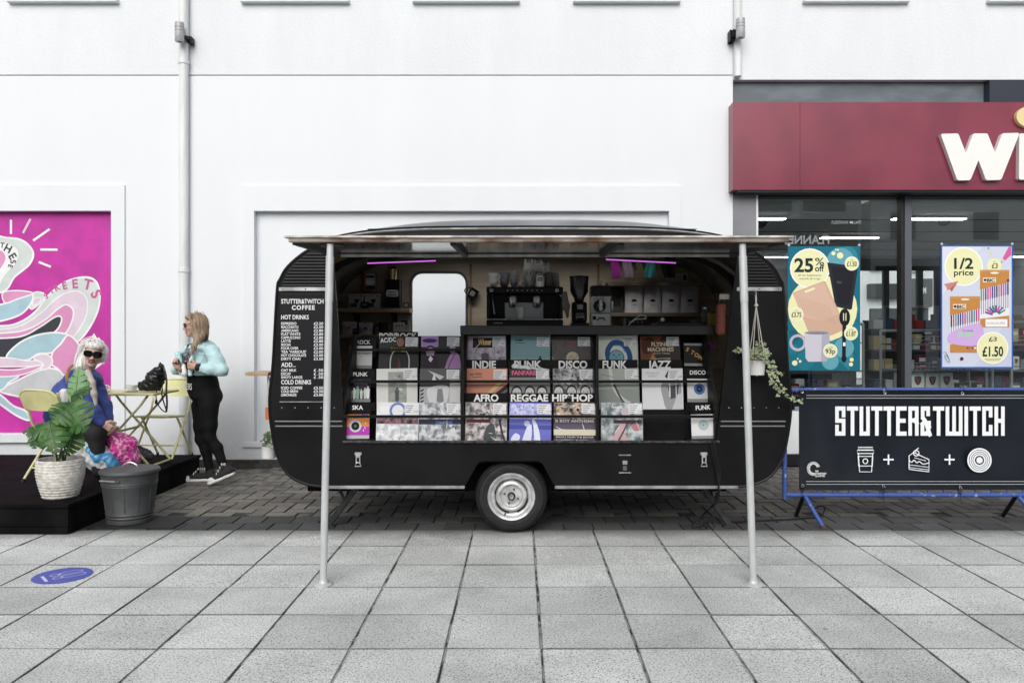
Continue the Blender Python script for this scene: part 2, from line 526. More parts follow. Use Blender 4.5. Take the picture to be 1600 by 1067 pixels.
# ---------------------------------------------------------------- paving
def paving_mat(name, col, col2, speck, hx, hy, moss=(0.03, 0.032, 0.026), rnd=0.1, grid=None, edge_w=0.02, stain_y=None):
    """Stone laid in pieces: speckle, cloudy staining in world space, dirt and moss creeping in from the edges of each piece."""
    m = bpy.data.materials.new(name); m.use_nodes = True
    nt = m.node_tree; n = nt.nodes; l = nt.links; b = n['Principled BSDF']
    geo = n.new('ShaderNodeNewGeometry'); tc = n.new('ShaderNodeTexCoord'); oi = n.new('ShaderNodeObjectInfo')
    def noise(scale, detail=4, rough=.6):
        q = n.new('ShaderNodeTexNoise'); q.inputs['Scale'].default_value = scale; q.inputs['Detail'].default_value = detail; q.inputs['Roughness'].default_value = rough
        l.new(geo.outputs['Position'], q.inputs['Vector']); return q.outputs['Fac']
    def ramp(sock, p0, p1, c0=(0, 0, 0), c1=(1, 1, 1)):
        q = n.new('ShaderNodeValToRGB'); e = q.color_ramp.elements
        e[0].position = p0; e[1].position = p1; e[0].color = (*c0, 1); e[1].color = (*c1, 1)
        l.new(sock, q.inputs['Fac']); return q.outputs['Color']
    def mix(fac, a, b_, mode='MIX'):
        q = n.new('ShaderNodeMix'); q.data_type = 'RGBA'; q.blend_type = mode
        for s_, v in ((0, fac), (6, a), (7, b_)):
            if isinstance(v, (int, float)): q.inputs[s_].default_value = v
            elif isinstance(v, tuple): q.inputs[s_].default_value = (*v, 1)
            else: l.new(v, q.inputs[s_])
        return q.outputs[2]
    def math_(op, a, b_=None, c=None):
        q = n.new('ShaderNodeMath'); q.operation = op
        for i, v in enumerate((a, b_, c)):
            if v is None: continue
            if isinstance(v, (int, float)): q.inputs[i].default_value = v
            else: l.new(v, q.inputs[i])
        return q.outputs[0]
    base = mix(ramp(noise(1.7, 5), .35, .68), col, col2)
    base = mix(ramp(noise(150, 3, .8), .50, .62), base, mix(1.0, base, (1.45, 1.45, 1.42), 'MULTIPLY'))
    base = mix(ramp(noise(95, 3, .85), .54, .60), base, speck)
    blot = ramp(noise(7, 6, .7), .52, .75)
    base = mix(math_('MULTIPLY', blot, .35), base, mix(1.0, base, (.72, .72, .7), 'MULTIPLY'))
    if stain_y is not None:                                   # trodden gum and drips
        vo = n.new('ShaderNodeTexVoronoi'); vo.inputs['Scale'].default_value = 4.2; l.new(geo.outputs['Position'], vo.inputs['Vector'])
        gum = math_('MULTIPLY', ramp(vo.outputs['Distance'], .05, .075, (1, 1, 1), (0, 0, 0)), ramp(noise(1.1, 2), .50, .54))
        base = mix(math_('MULTIPLY', gum, .42), base, (.10, .10, .098))
        base = mix(math_('MULTIPLY', ramp(noise(2.6, 7, .75), .60, .74), .32), base, mix(1.0, base, (.62, .62, .60), 'MULTIPLY'))
    mr = n.new('ShaderNodeMapRange'); mr.inputs['To Min'].default_value = 1 - rnd; mr.inputs['To Max'].default_value = 1 + rnd
    l.new(oi.outputs['Random'], mr.inputs['Value'])
    cb = n.new('ShaderNodeCombineColor')
    for i in range(3): l.new(mr.outputs[0], cb.inputs[i])
    base = mix(1.0, base, cb.outputs[0], 'MULTIPLY')
    sep = n.new('ShaderNodeSeparateXYZ')
    if grid:                                                  # one sheet with the joints of the pieces marked in it
        l.new(geo.outputs['Position'], sep.inputs[0])
        gx = math_('SUBTRACT', math_('PINGPONG', math_('SUBTRACT', sep.outputs[0], grid[0]), grid[2] / 2), 0)
        gy = math_('SUBTRACT', math_('PINGPONG', math_('SUBTRACT', sep.outputs[1], grid[1]), grid[3] / 2), 0)
        ed = math_('MINIMUM', gx, gy)
    else:
        l.new(tc.outputs['Object'], sep.inputs[0])
        ex = math_('SUBTRACT', hx, math_('ABSOLUTE', sep.outputs[0])); ey = math_('SUBTRACT', hy, math_('ABSOLUTE', sep.outputs[1]))
        ed = math_('MINIMUM', ex, ey)
    wob = math_('MULTIPLY', noise(14, 5, .75), edge_w * 2.1)
    dirt = math_('SUBTRACT', 1.0, math_('DIVIDE', ed, math_('ADD', wob, .001)))
    dirt = math_('MINIMUM', math_('MAXIMUM', dirt, 0.0), 1.0)
    base = mix(math_('MULTIPLY', dirt, .85), base, moss)
    if stain_y is not None:                                   # the damp, mossy strip along the edge of the block paving
        sp = n.new('ShaderNodeSeparateXYZ'); l.new(geo.outputs['Position'], sp.inputs[0])
        d = math_('SUBTRACT', stain_y, sp.outputs[1])
        k = math_('SUBTRACT', 1.0, math_('DIVIDE', d, math_('MULTIPLY', noise(5, 6, .7), .55)))
        base = mix(math_('MULTIPLY', math_('MINIMUM', math_('MAXIMUM', k, 0.0), 1.0), .8), base, (.06, .063, .05))
    l.new(base, b.inputs['Base Color'])
    b.inputs['Roughness'].default_value = .82
    bp = n.new('ShaderNodeBump'); bp.inputs['Strength'].default_value = .35; bp.inputs['Distance'].default_value = .004
    l.new(noise(240, 3, .8), bp.inputs['Height']); l.new(bp.outputs[0], b.inputs['Normal'])
    return m

SX0, SPX, SY0, SPY = -0.3547, 0.459, 6.01, 0.4545
slab_m = paving_mat('concrete_slab', (.50, .52, .514), (.68, .70, .694), (.14, .143, .142), .2255, .2238, rnd=.13, edge_w=.006, stain_y=6.01)
sheet_m = paving_mat('concrete_slab_far', (.47, .48, .475), (.56, .57, .565), (.22, .22, .22), 0, 0, grid=(SX0, SY0, SPX, SPY), edge_w=.016)
mb = MB(); mb.box((-200, -200, -.3), (200, 200, -.035))
g = mb.build('ground', material=sheet_m); tag(g, kind='structure')
fill_m = mat('joint_fill', (.40, .41, .40), .95, nscale=7, col2=(.035, .037, .032), lo=.46, hi=.56, detail=8)
pv = tag(MB().box((-14, -8, -.034), (14, 6.008, -.0065)).build('pavement', material=fill_m), kind='structure')
smb = MB().box((-.2255, -.2238, -.03), (.2255, .2238, 0), bev=.003)
slab_me = smb.mesh('slab', slab_m)
for r in range(9):
    for c in range(-11, 12):
        xx = SX0 + SPX * (c + .5); yy = SY0 - SPY * (r + .5)
        if abs(xx) > .75 * yy + 1.0: continue
        o = link('slab', slab_me, pv, (xx + random.uniform(-.0015, .0015), yy + random.uniform(-.0015, .0015), random.uniform(-.0025, .0015)))
        o.rotation_euler = (random.uniform(-.004, .004), random.uniform(-.004, .004), random.uniform(-.002, .002) + random.choice((0, math.pi / 2 * 0)))

# block paving: two dark courses along the edge, then herringbone up to the wall
joint_m = mat('joint_sand', (.035, .034, .030), .95, nscale=4, col2=(.16, .155, .145), lo=.48, hi=.62)
bp = tag(MB().box((-14, 6.009, -.034), (14, 9.0, -.012)).build('block_paving', material=joint_m), kind='structure')
brick_m = paving_mat('paving_block', (.115, .108, .097), (.215, .203, .183), (.05, .05, .048), .129, .0625, rnd=.28, edge_w=.008)
brickv_m = paving_mat('paving_block_turned', (.115, .108, .097), (.215, .203, .183), (.05, .05, .048), .0625, .129, rnd=.28, edge_w=.008)
dark_m = paving_mat('paving_block_charcoal', (.048, .049, .052), (.085, .086, .09), (.02, .02, .02), .111, .108, rnd=.3, edge_w=.008)
HX, HY = .129, .0625
def blk(m, hx, hy): return MB().box((-hx, -hy, -.03), (hx, hy, 0), bev=.005).mesh('paving_block', m)
me_h, me_v, me_d = blk(brick_m, HX, HY), blk(brickv_m, HY, HX), blk(dark_m, .111, .108)
cand = []
for j in range(2):
    for i in range(-20, 22):
        cand.append((me_d, .111, .108, (i + .5 * j) * .230, 6.126 + j * .226))
U = .133
for j in range(0, 18):
    for i in range(-50, 56):
        k = (i - j) % 4
        x0, y0 = i * U, 6.472 + j * U
        if k == 0: cand.append((me_h, HX, HY, x0 + U, y0 + U / 2))
        elif k == 3: cand.append((me_v, HY, HX, x0 + U / 2, y0 + U))
def seen(c):
    x, y = c[3], c[4]; px = VX + x * F / y
    if px < -40 or px > 1640 or (x < -3.5 and y > 5.9) or y > 8.75: return False
    return True
cand = [c for c in cand if seen(c)]
def weight(c):                                      # how large it shows: distance, and whether the caravan or the banner is in the way
    x, y = c[3], c[4]; py = VY + 1.5 * F / y; px = VX + x * F / y
    w = 1 / y
    if 440 < px < 1225 and py < 764: w *= .3
    if px > 1240 and py < 765: w *= .3
    if px < 250 and py < 735: w *= .3
    return -w
cand.sort(key=weight)
rest = MB()
for i, (me, hx, hy, x, y) in enumerate(cand):
    dz = random.uniform(-.004, .001)
    if i < 300:
        o = link('paving_block', me, bp, (x + random.uniform(-.001, .001), y, dz)); o.rotation_euler = (random.uniform(-.012, .012), random.uniform(-.012, .012), random.uniform(-.008, .008))
    else: rest.box((x - hx, y - hy, -.03), (x + hx, y + hy, dz), bev=.004)
rest_m = mat('paving_block_rest', (.125, .118, .106), .85, vary=.4, nscale=7, bump=.3, bscale=120)
tag(rest.build('paving_blocks', bp, material=rest_m), kind='stuff')

# ---------------------------------------------------------------- white rendered building
WY = 8.88
def wall_mat(name, col, bump, bscale, dirt=.12):
    m = mat(name, col, .85, bump=bump, bscale=bscale)
    nt = m.node_tree; n = nt.nodes; l = nt.links; b = n['Principled BSDF']
    geo = n.new('ShaderNodeNewGeometry'); mp = n.new('ShaderNodeMapping'); mp.inputs['Scale'].default_value = (1.0, 1.0, .22)
    l.new(geo.outputs['Position'], mp.inputs[0])
    no = n.new('ShaderNodeTexNoise'); no.inputs['Scale'].default_value = 1.6; no.inputs['Detail'].default_value = 7; no.inputs['Roughness'].default_value = .65
    l.new(mp.outputs[0], no.inputs['Vector'])
    rp = n.new('ShaderNodeValToRGB'); c = lin(col)
    rp.color_ramp.elements[0].position = .35; rp.color_ramp.elements[0].color = (*[x * (1 - dirt) for x in c], 1)
    rp.color_ramp.elements[1].position = .62; rp.color_ramp.elements[1].color = (*c, 1)
    l.new(no.outputs['Fac'], rp.inputs[0])
    # splashed dirt low on the wall
    sp = n.new('ShaderNodeSeparateXYZ'); l.new(geo.outputs['Position'], sp.inputs[0])
    mr = n.new('ShaderNodeMapRange'); mr.inputs['From Min'].default_value = .05; mr.inputs['From Max'].default_value = .55; mr.inputs['To Min'].default_value = .55; mr.inputs['To Max'].default_value = 0
    l.new(sp.outputs[2], mr.inputs[0])
    n2 = n.new('ShaderNodeTexNoise'); n2.inputs['Scale'].default_value = 9; n2.inputs['Detail'].default_value = 6
    l.new(geo.outputs['Position'], n2.inputs['Vector'])
    mu = n.new('ShaderNodeMath'); mu.operation = 'MULTIPLY'; l.new(mr.outputs[0], mu.inputs[0]); l.new(n2.outputs['Fac'], mu.inputs[1])
    mx = n.new('ShaderNodeMix'); mx.data_type = 'RGBA'; mx.inputs[7].default_value = (.33, .33, .32, 1)
    l.new(mu.outputs[0], mx.inputs[0]); l.new(rp.outputs[0], mx.inputs[6]); l.new(mx.outputs[2], b.inputs['Base Color'])
    return m
wall_m = wall_mat('white_render', (.715, .745, .775), .12, 60, .025)
stucco_m = wall_mat('white_stucco', (.70, .73, .757), .5, 45, .06)
band_m = wall_mat('white_band', (.725, .755, .785), .08, 70, .04)
panel_m = wall_mat('white_panel', (.73, .76, .79), .12, 50, .05)
grey_m = mat('grey_painted_metal', (.16, .17, .185), .45, vary=.12, nscale=3)
XC = X(1145, WY)                                             # where the white wall ends and the shop begins
ZJ = Z(118, WY); ZS = Z(125, WY)
wb = empty('white_building', (-3, WY, 0), label='tall white rendered building with blind recessed panels behind the caravan', cat='building')
wb_in = Matrix.Translation((3, -WY, 0))
def part(o, parent):                                         # parent while keeping the world position
    o.parent = parent; o.matrix_parent_inverse = parent.matrix_basis.inverted(); return o
def rectl(x0, z0, x1, z1): return [(x0, z0), (x1, z0), (x1, z1), (x0, z1)]
RM = (X(398, WY), Z(690, WY), X(1045, WY), Z(330, WY))
RL = (-8.7, Z(677, WY), X(175, WY), Z(330, WY))
o = link('lower_wall', plate_mesh('lower_wall', [rectl(-13, -.02, XC, ZJ - .006), rectl(*RM), rectl(*RL)], WY, WY + .2, wall_m)); part(o, wb)
up = []
sills = [(15, 187), (378, 547), (645, 812), (895, 1062), (1253, 1418), (1540, 1700)]
up_loops = [[(-13, ZJ + .006), (XC, ZJ + .006), (XC, ZS), (10, ZS), (10, 8.2), (-13, 8.2)]]
for a, b in sills: up_loops.append(rectl(X(a, WY) + .06, Z(4, WY), X(b, WY) - .06, Z(4, WY) + 1.5))
o = link('upper_wall', plate_mesh('upper_wall', up_loops, WY - .002, WY + .2, stucco_m)); part(o, wb)
part(MB().box((-13, WY + .03, ZJ - .05), (XC, WY + .19, ZJ + .05)).build('shadow_joint', material=flat((.03, .03, .03), .9)), wb)
o = MB().box((RM[0] - .05, WY + .07, RM[1] - .05), (RM[2] + .05, WY + .19, RM[3] + .05)).build('recessed_panel', material=panel_m); part(o, wb)
def surround(name, r, ox0, ox1, oz, bot):
    outer = [(ox0, bot), (r[0], bot), (r[0], r[3]), (r[2], r[3]), (r[2], bot), (ox1, bot), (ox1, oz), (ox0, oz)]
    return part(link(name, plate_mesh(name, [outer], WY - .022, WY - .001, band_m)), wb)
surround('panel_surround', RM, X(380, WY), X(1064, WY), Z(291, WY), RM[1])
surround('panel_surround', RL, -8.85, X(196, WY), Z(290, WY), RL[1])
part(MB().box((RM[0] - .13, WY - .03, RM[1] - .06), (RM[2] + .13, WY - .001, RM[1]), bev=.004).build('panel_sill', material=band_m), wb)
part(MB().box((RL[0] - .1, WY - .05, RL[1] - .10), (RL[2] + .14, WY - .001, RL[1]), bev=.004).build('panel_sill', material=band_m), wb)
wframe = mat('window_frame_grey', (.2, .21, .22), .4)
glass_dark = mat('window_glass_dark', (.03, .035, .04), .05, spec=.8)
for a, b in sills:
    x0, x1 = X(a, WY), X(b, WY); z0 = Z(7, WY)
    s_ = part(MB().box((x0, WY - .07, z0), (x1, WY + .04, z0 + .045), bev=.006).build('window_sill', material=band_m), wb)
    w_ = MB()
    w_.box((x0 + .065, WY + .1, z0 + .05), (x0 + .115, WY + .15, z0 + 1.5)); w_.box((x1 - .115, WY + .1, z0 + .05), (x1 - .065, WY + .15, z0 + 1.5))
    w_.box((x0 + .115, WY + .1, z0 + .05), (x1 - .115, WY + .15, z0 + .1)); w_.box((x0 + .115, WY + .1, z0 + 1.45), (x1 - .115, WY + .15, z0 + 1.5))
    wi = part(w_.build('window', material=wframe), wb)
    pn = MB().box((x0 + .07, WY + .12, z0 + .06), (x1 - .07, WY + .13, z0 + 1.49)).build('pane', material=glass_dark); pn.parent = wi
part(MB().box((-13, WY - .05, -.02), (XC, WY - .003, .085), bev=.006).build('plinth_kerb', material=mat('dark_kerb', (.045, .043, .04), .9, vary=.4, nscale=12)), wb)
part(MB().box((-13, WY - .02, 8.2), (10, WY + .3, 8.35), bev=.01).build('coping', material=band_m), wb)

# downpipes and wall lamps
pipe_m = mat('painted_pipe', (.68, .70, .71), .55, vary=.08, nscale=3, stretch=(6, 6, .6))
def downpipe(px, w, z0, z1, label, jz):
    x = X(px, WY - .05); r = w / 2
    t = empty('downpipe', (x, WY - r - .005, z0), label=label, cat='pipe')
    MB().cyl((0, 0, 0), (0, 0, z1 - z0), r, n=20).build('pipe', t, pipe_m)
    for z in jz:
        MB().lathe([(r + .001, z - z0), (r + .008, z - z0 + .004), (r + .008, z - z0 + .05), (r + .001, z - z0 + .054)], n=20).build('collar', t, pipe_m)
downpipe(287.5, .104, 0, 8.1, 'full height white round downpipe between the mural and the blind panel', (2.2, Z(100, WY) - .03))
downpipe(1152.5, .085, ZS + .02, 8.1, 'short white downpipe above the left end of the maroon sign', (6.0,))
lamp_m = mat('lamp_aluminium', (.42, .43, .45), .4, .15, vary=.1, nscale=10)
def wall_lamp(px, py, side, label):
    y = WY - .19
    t = empty('wall_lamp', P(px, py, y), label=label, cat='wall lamp', group='cylinder lamps on the white building')
    b_ = MB().lathe([(.030, -.105), (.047, -.105), (.050, -.100), (.050, .105), (.046, .108), (.03, .108)], n=24); b_.build('housing', t, lamp_m)
    for z in (.045, .012): MB().lathe([(.0502, z), (.0515, z + .002), (.0515, z + .006), (.0502, z + .008)], n=24).build('ring', t, mat('lamp_ring', (.2, .2, .21), .5))
    MB().lathe([(0.0, -.104), (.036, -.104)], n=24).build('lens', t, mat('lamp_lens', (.1, .1, .1), .1))
    k = MB(); k.box((side * .03, .03, -.06), (side * .075, .10, -.02), bev=.008); k.box((side * .045, .09, -.085), (side * .095, .178, -.005), bev=.008)
    k.build('bracket', t, flat((.02, .02, .022), .5))
wall_lamp(280.5, 51, 1, 'grey cylinder wall lamp in front of the tall downpipe')
wall_lamp(1157, 45, -1, 'grey cylinder wall lamp above the maroon shop sign')
# ---------------------------------------------------------------- mural in the left recess
MY = WY + .07
mural = part(MB().box((RL[0] - .02, MY, RL[1] - .02), (RL[2] + .02, MY + .1, RL[3] + .02)).build('mural_panel', material=mat('mural_magenta', (.46, .020, .30), .6, vary=.10, nscale=5, bump=.15, bscale=30)), wb)
pr = Print((X(0, MY), MY, Z(320, MY)), su=MY / F / 2.884, sv=-MY / F / 2.884, step=.00006)
c_w, c_gr, c_li, c_pk, c_bl, c_dk, c_gy = (mat('mural_' + n_, c_, .6, vary=.05, nscale=6) for n_, c_ in (('white', (.78, .78, .79)), ('pale_green', (.56, .62, .60)),
    ('lilac', (.66, .54, .64)), ('pink', (.62, .26, .46)), ('light_blue', (.34, .51, .58)), ('dark', (.022, .026, .035)), ('grey', (.50, .52, .54))))
def shape(pts, m_, ol=8):
    pr.blob(pts, m_)
    if ol: pr.curve(pts, ol, c_w, True)
# lower left fans
shape([(-90, 860), (-40, 868), (20, 912), (80, 952), (132, 970), (118, 930), (60, 905), (10, 862), (-40, 830), (-90, 820)], c_bl)
shape([(0, 835), (80, 790), (180, 745), (240, 738), (292, 768), (250, 830), (170, 872), (60, 858)], c_gy)
shape([(-90, 775), (80, 768), (40, 800), (8, 832), (-90, 850)], c_bl)
# the big ribbon
shape([(-90, 566), (60, 540), (150, 490), (215, 412), (290, 350), (380, 326), (432, 345), (450, 405), (440, 480), (400, 560), (350, 618), (290, 650), (120, 680), (-90, 715)], c_gr)
shape([(-90, 580), (80, 550), (180, 490), (250, 425), (310, 393), (360, 393), (393, 430), (388, 500), (350, 570), (296, 618), (150, 650), (-90, 700)], c_li, 5)
shape([(-90, 596), (100, 568), (200, 520), (262, 468), (300, 450), (330, 475), (324, 525), (288, 585), (200, 630), (-90, 690)], c_pk, 7)
shape([(-90, 614), (90, 594), (180, 550), (240, 510), (270, 502), (277, 524), (250, 570), (160, 630), (60, 690), (-90, 695)], c_dk, 7)
# the leaf-shaped cup below
shape([(30, 690), (75, 632), (150, 592), (240, 576), (308, 588), (275, 625), (238, 665), (170, 672), (120, 700)], c_bl)
shape([(308, 588), (352, 626), (366, 690), (335, 760), (295, 772), (262, 740), (232, 715), (238, 665), (275, 625)], c_pk)
shape([(-90, 690), (40, 690), (120, 702), (190, 702), (196, 722), (110, 728), (-90, 726)], c_li, 6)
shape([(-90, 740), (60, 744), (150, 728), (196, 722), (150, 748), (60, 772), (-90, 770)], c_pk, 6)
shape([(150, 690), (190, 672), (228, 684), (236, 712), (214, 738), (180, 742), (196, 722), (180, 706)], c_li, 6)
# the cup in the middle
shape([(130, 420), (160, 394), (195, 398), (204, 412), (185, 440), (140, 470)], c_gr, 6)
shape([(150, 428), (170, 418), (186, 424), (170, 445), (148, 455)], c_li, 4)
shape([(-90, 452), (0, 450), (80, 424), (144, 404), (142, 440), (96, 492), (10, 522), (-90, 530)], c_bl)
shape([(14, 396), (80, 387), (140, 394), (142, 404), (80, 424), (24, 442)], c_pk, 6)
# the steam loop
shape([(-90, 150), (30, 149), (105, 163), (150, 215), (132, 270), (66, 326), (20, 388), (-90, 392)], c_gr)
shape([(-90, 172), (10, 172), (62, 188), (84, 218), (70, 262), (20, 320), (-20, 384), (-90, 386)], c_w, 0)
shape([(-90, 200), (0, 203), (28, 235), (14, 275), (-24, 314), (-90, 330)], c_pk, 6)
for a, b in (((50, 68), (50, 132)), ((138, 64), (104, 128)), ((224, 110), (150, 162)), ((182, 202), (260, 203)), ((175, 258), (230, 280))):
    pr.stroke([a, b], 10, c_w if a[0] != 138 else c_li)
pr.poly([(424, 578), (398, 618), (448, 616)], c_w); pr.poly([(476, 706), (405, 730), (420, 748)], c_w)
for ch, x, y, hh, rt in (('S', 208, 425, 24, -35), ('T', 230, 405, 26, -38), ('R', 253, 390, 28, -30), ('E', 286, 382, 32, -14), ('E', 328, 376, 40, -4), ('T', 372, 376, 46, 14), ('S', 407, 400, 48, 62)):
    pr.text(ch, x, y, -hh, mat('mural_letter_pink', (.50, .09, .27), .6), xs=.95, bold=.03, rot=R(rt))
for ch, x, y, hh, rt in (('T', 0, 192, 22, 8), ('H', 16, 205, 34, 28), ('E', 38, 232, 34, 60), ('S', 47, 252, 24, 80), ('E', 40, 268, 20, 108)):
    pr.text(ch, x, y, -hh, c_dk, xs=.95, bold=.03, rot=R(rt))
pr.build('mural_artwork', mural).matrix_parent_inverse = Matrix.Identity(4)
# ---------------------------------------------------------------- shop on the right
def glass_mat(name, tint=(.93, .96, .95), ior=2.1):
    m = bpy.data.materials.new(name); m.use_nodes = True
    n = m.node_tree.nodes; l = m.node_tree.links; n.remove(n['Principled BSDF'])
    fr = n.new('ShaderNodeFresnel'); ge = n.new('ShaderNodeNewGeometry'); mi = n.new('ShaderNodeMapRange')   # the same mirror from either side of a thin pane
    mi.inputs['To Min'].default_value = ior; mi.inputs['To Max'].default_value = 1 / ior
    l.new(ge.outputs['Backfacing'], mi.inputs['Value']); l.new(mi.outputs[0], fr.inputs['IOR'])
    tr = n.new('ShaderNodeBsdfTransparent'); tr.inputs['Color'].default_value = (*tint, 1)
    gl = n.new('ShaderNodeBsdfGlossy'); gl.inputs['Roughness'].default_value = 0.0
    mx = n.new('ShaderNodeMixShader')
    l.new(fr.outputs[0], mx.inputs[0]); l.new(tr.outputs[0], mx.inputs[1]); l.new(gl.outputs[0], mx.inputs[2]); l.new(mx.outputs[0], n['Material Output'].inputs['Surface'])
    return m
shop_glass = glass_mat('shop_glass')
GY = 9.0
shop = empty('shop_front', (5.5, GY, 0), label='shop front with a maroon fascia sign and tall dark framed windows', cat='shop')
FY = 8.70
maroon = mat('maroon_sign_panel', (.185, .022, .047), .34, vary=.10, nscale=2.5, coat=.25)
fx = [X(1145, FY), X(1250, FY), X(1650, FY), 7.6, 9.6]
zt, zb = Z(160, FY), Z(297, FY)
for i in range(4):
    part(MB().box((fx[i] + (.0012 if i else 0), FY, zb), (fx[i + 1] - .0012, FY + .2, zt), bev=.001).build('fascia_panel', material=maroon), shop)
part(MB().box((fx[0] + .01, FY + .02, zt - .03), (9.6, 9.3, zt - .012)).build('fascia_cap', material=grey_m), shop)
letter_m = mat('white_acrylic_letter', (.80, .79, .76), .35)
gold_m = mat('gold_letter_face', (.72, .60, .30), .4)
def scr(pts): return [(X(1130 + a / 3.404, FY - .03), Z(100 + b / 3.404, FY - .03)) for a, b in pts]
W_ = scr([(1150, 380), (1158, 376), (1236, 374), (1244, 379), (1283, 478), (1320, 379), (1328, 374), (1392, 374), (1399, 379), (1437, 475), (1474, 379), (1482, 373), (1558, 371), (1566, 377), (1472, 614), (1464, 620), (1396, 622), (1388, 617), (1350, 515), (1309, 616), (1300, 622), (1244, 623), (1236, 618)])
part(MB().prism(W_, FY - .06, FY - .001, letter_m).build('sign_letter'), shop)
I_ = scr([(1566, 380), (1573, 374), (1648, 374), (1655, 380), (1655, 612), (1648, 619), (1570, 619), (1564, 612)])
part(MB().prism(I_, FY - .06, FY - .001, letter_m).build('sign_letter'), shop)
cx, cz = X(1607, FY), Z(184.5, FY)
k = FY / F
ring_o = [(cx + 23 * k * math.cos(t), cz + 17 * k * math.sin(t)) for t in np.linspace(0, 2 * math.pi, 40, endpoint=False)]
ring_i = [(cx + 11 * k * math.cos(t), cz + 6.5 * k * math.sin(t)) for t in np.linspace(0, 2 * math.pi, 40, endpoint=False)]
part(link('sign_letter', plate_mesh('sign_letter', [ring_o, ring_i], FY - .05, FY - .001, gold_m)), shop)
# steel band above the sign
part(MB().box((XC + .004, WY + .08, zt - .2), (X(1537, WY + .08), WY + .2, ZS + .1)).build('steel_band', material=mat('blue_grey_steel', (.10, .125, .145), .42, vary=.2, nscale=2.2, stretch=(1, 1, 3))), shop)
part(MB().box((X(1537, WY + .08) + .002, WY - .03, zt - .2), (9.6, WY + .2, ZS - .012)).build('navy_box', material=mat('navy_metal', (.018, .022, .04), .4)), shop)
# frames
pil = mat('pilaster_grey', (.20, .205, .225), .45, vary=.1, nscale=2)
blackf = mat('black_frame', (.012, .012, .014), .35)
mul = mat('mullion_grey', (.09, .10, .12), .35)
ZG0, ZG1 = .62, Z(309, GY)
part(MB().box((XC + .004, WY + .01, 0), (X(1182, WY), GY + .1, zb - .002)).build('pilaster', material=pil), shop)
part(MB().box((X(1182, WY) + .002, WY + .02, .1), (X(1185.5, WY), GY + .03, zb - .01)).build('edge_trim', material=mat('bright_trim', (.75, .77, .8), .3, .3)), shop)
part(MB().box((XC + .01, GY - .06, ZG1), (9.6, GY + .1, zb + .25)).build('header', material=blackf), shop)
part(MB().box((XC + .01, FY + .02, zb - .02), (9.6, GY - .06, zb + .004)).build('soffit', material=blackf), shop)
mx_ = [X(1185.5, WY), X(1405, GY), X(1417, GY), X(1655, GY), X(1667, GY), 9.6]
for i in (1, 3):
    part(MB().box((mx_[i], GY - .05, ZG0), (mx_[i] + .030, GY + .06, ZG1)).build('mullion', material=blackf), shop)
    part(MB().box((mx_[i] + .032, GY - .07, ZG0), (mx_[i + 1] + .02, GY + .06, ZG1)).build('mullion', material=mul), shop)
for a, b in ((mx_[0], mx_[1]), (mx_[2] + .02, mx_[3]), (mx_[4] + .02, mx_[5])):
    part(MB().box((a + .001, GY, ZG0), (b - .001, GY + .008, ZG1)).build('pane', material=shop_glass), shop)
part(MB().box((X(1182, WY) + .002, GY - .03, .13), (9.6, GY + .08, ZG0), bev=.004).build('stall_riser', material=panel_m), shop)
part(MB().box((X(1182, WY) + .002, GY - .06, 0), (9.6, GY + .08, .128)).build('base_strip', material=blackf), shop)
# the room behind the glass
tile_m = mat('shop_floor_tile', (.5, .5, .5), .35, vary=.1)
ceil_m = mat('shop_ceiling_tile', (.55, .56, .56), .85)
room = MB()
RB = 15.6                                                   # the far side of the shop is glazed too
room.box((XC, GY + .09, -.01), (9.8, RB, .05), tile_m)
room.box((XC, GY + .1, 3.02), (9.8, RB, 3.1), ceil_m)
room.box((XC - .1, GY + .1, .05), (XC, RB, 3.02), mat('shop_side_wall', (.45, .46, .47), .8))
room.box((9.8, GY + .1, .05), (9.9, RB, 3.02), MATS['shop_side_wall'])
bm_ = mat('shop_back_wall', (.4, .41, .42), .8)
room.box((XC, RB, .05), (X(1338, RB), RB + .1, 3.1), bm_); 
room.box((X(1338, RB), RB, 2.78), (9.8, RB + .1, 3.1), blackf); room.box((X(1338, RB), RB, .05), (9.8, RB + .1, .5), bm_)
for px_ in (1381, 1434, 1462, 1520): part(MB().box((X(px_, RB), RB + .01, .5), (X(px_ + 9, RB), RB + .09, 2.78)).build('rear_mullion', material=mul), shop)
part(MB().box((X(1338, RB) + .001, RB + .04, .501), (9.799, RB + .046, 2.779)).build('rear_pane', material=glass_mat('rear_shop_glass', (.96, .98, .98), 1.3)), shop)
part(room.build('shop_room'), shop)
for i in range(1, 6): part(MB().box((XC + .01, GY + .1 + i * 1.2, 3.012), (9.78, GY + .12 + i * 1.2, 3.0195)).build('ceiling_joint', material=flat((.12, .12, .12), .8)), shop)
strip_m = mat('strip_light_tube', (1, 1, 1), .5, emit=16.0)
LCEIL = [(1178, 1226, 340, 'short ceiling strip light nearest the left edge of the shop window'), (1395, 1507, 340, 'ceiling strip light behind the window post'),
         (1283, 1371, 370, 'ceiling strip light above the teal poster'), (1160, 1233, 400.5, 'ceiling strip light low behind the awning corner'),
         (1520, 1620, 400, 'ceiling strip light above the pen poster'), (1420, 1475, 415, 'far ceiling strip light between the two posters')]
for a, b, y, lb in LCEIL:
    Yd = (3.0 - H) * F / (VY - y)
    t = empty('strip_light', (X((a + b) / 2, Yd), Yd, 3.015), label=lb, cat='ceiling light', group='strip lights on the shop ceiling')
    hw = (X(b, Yd) - X(a, Yd)) / 2
    MB().box((-hw - .01, -.06, -.03), (hw + .01, .06, 0)).build('housing', t, flat((.6, .6, .6), .5))
    MB().box((-hw, -.05, -.042), (hw, .05, -.031)).build('tube', t, strip_m)
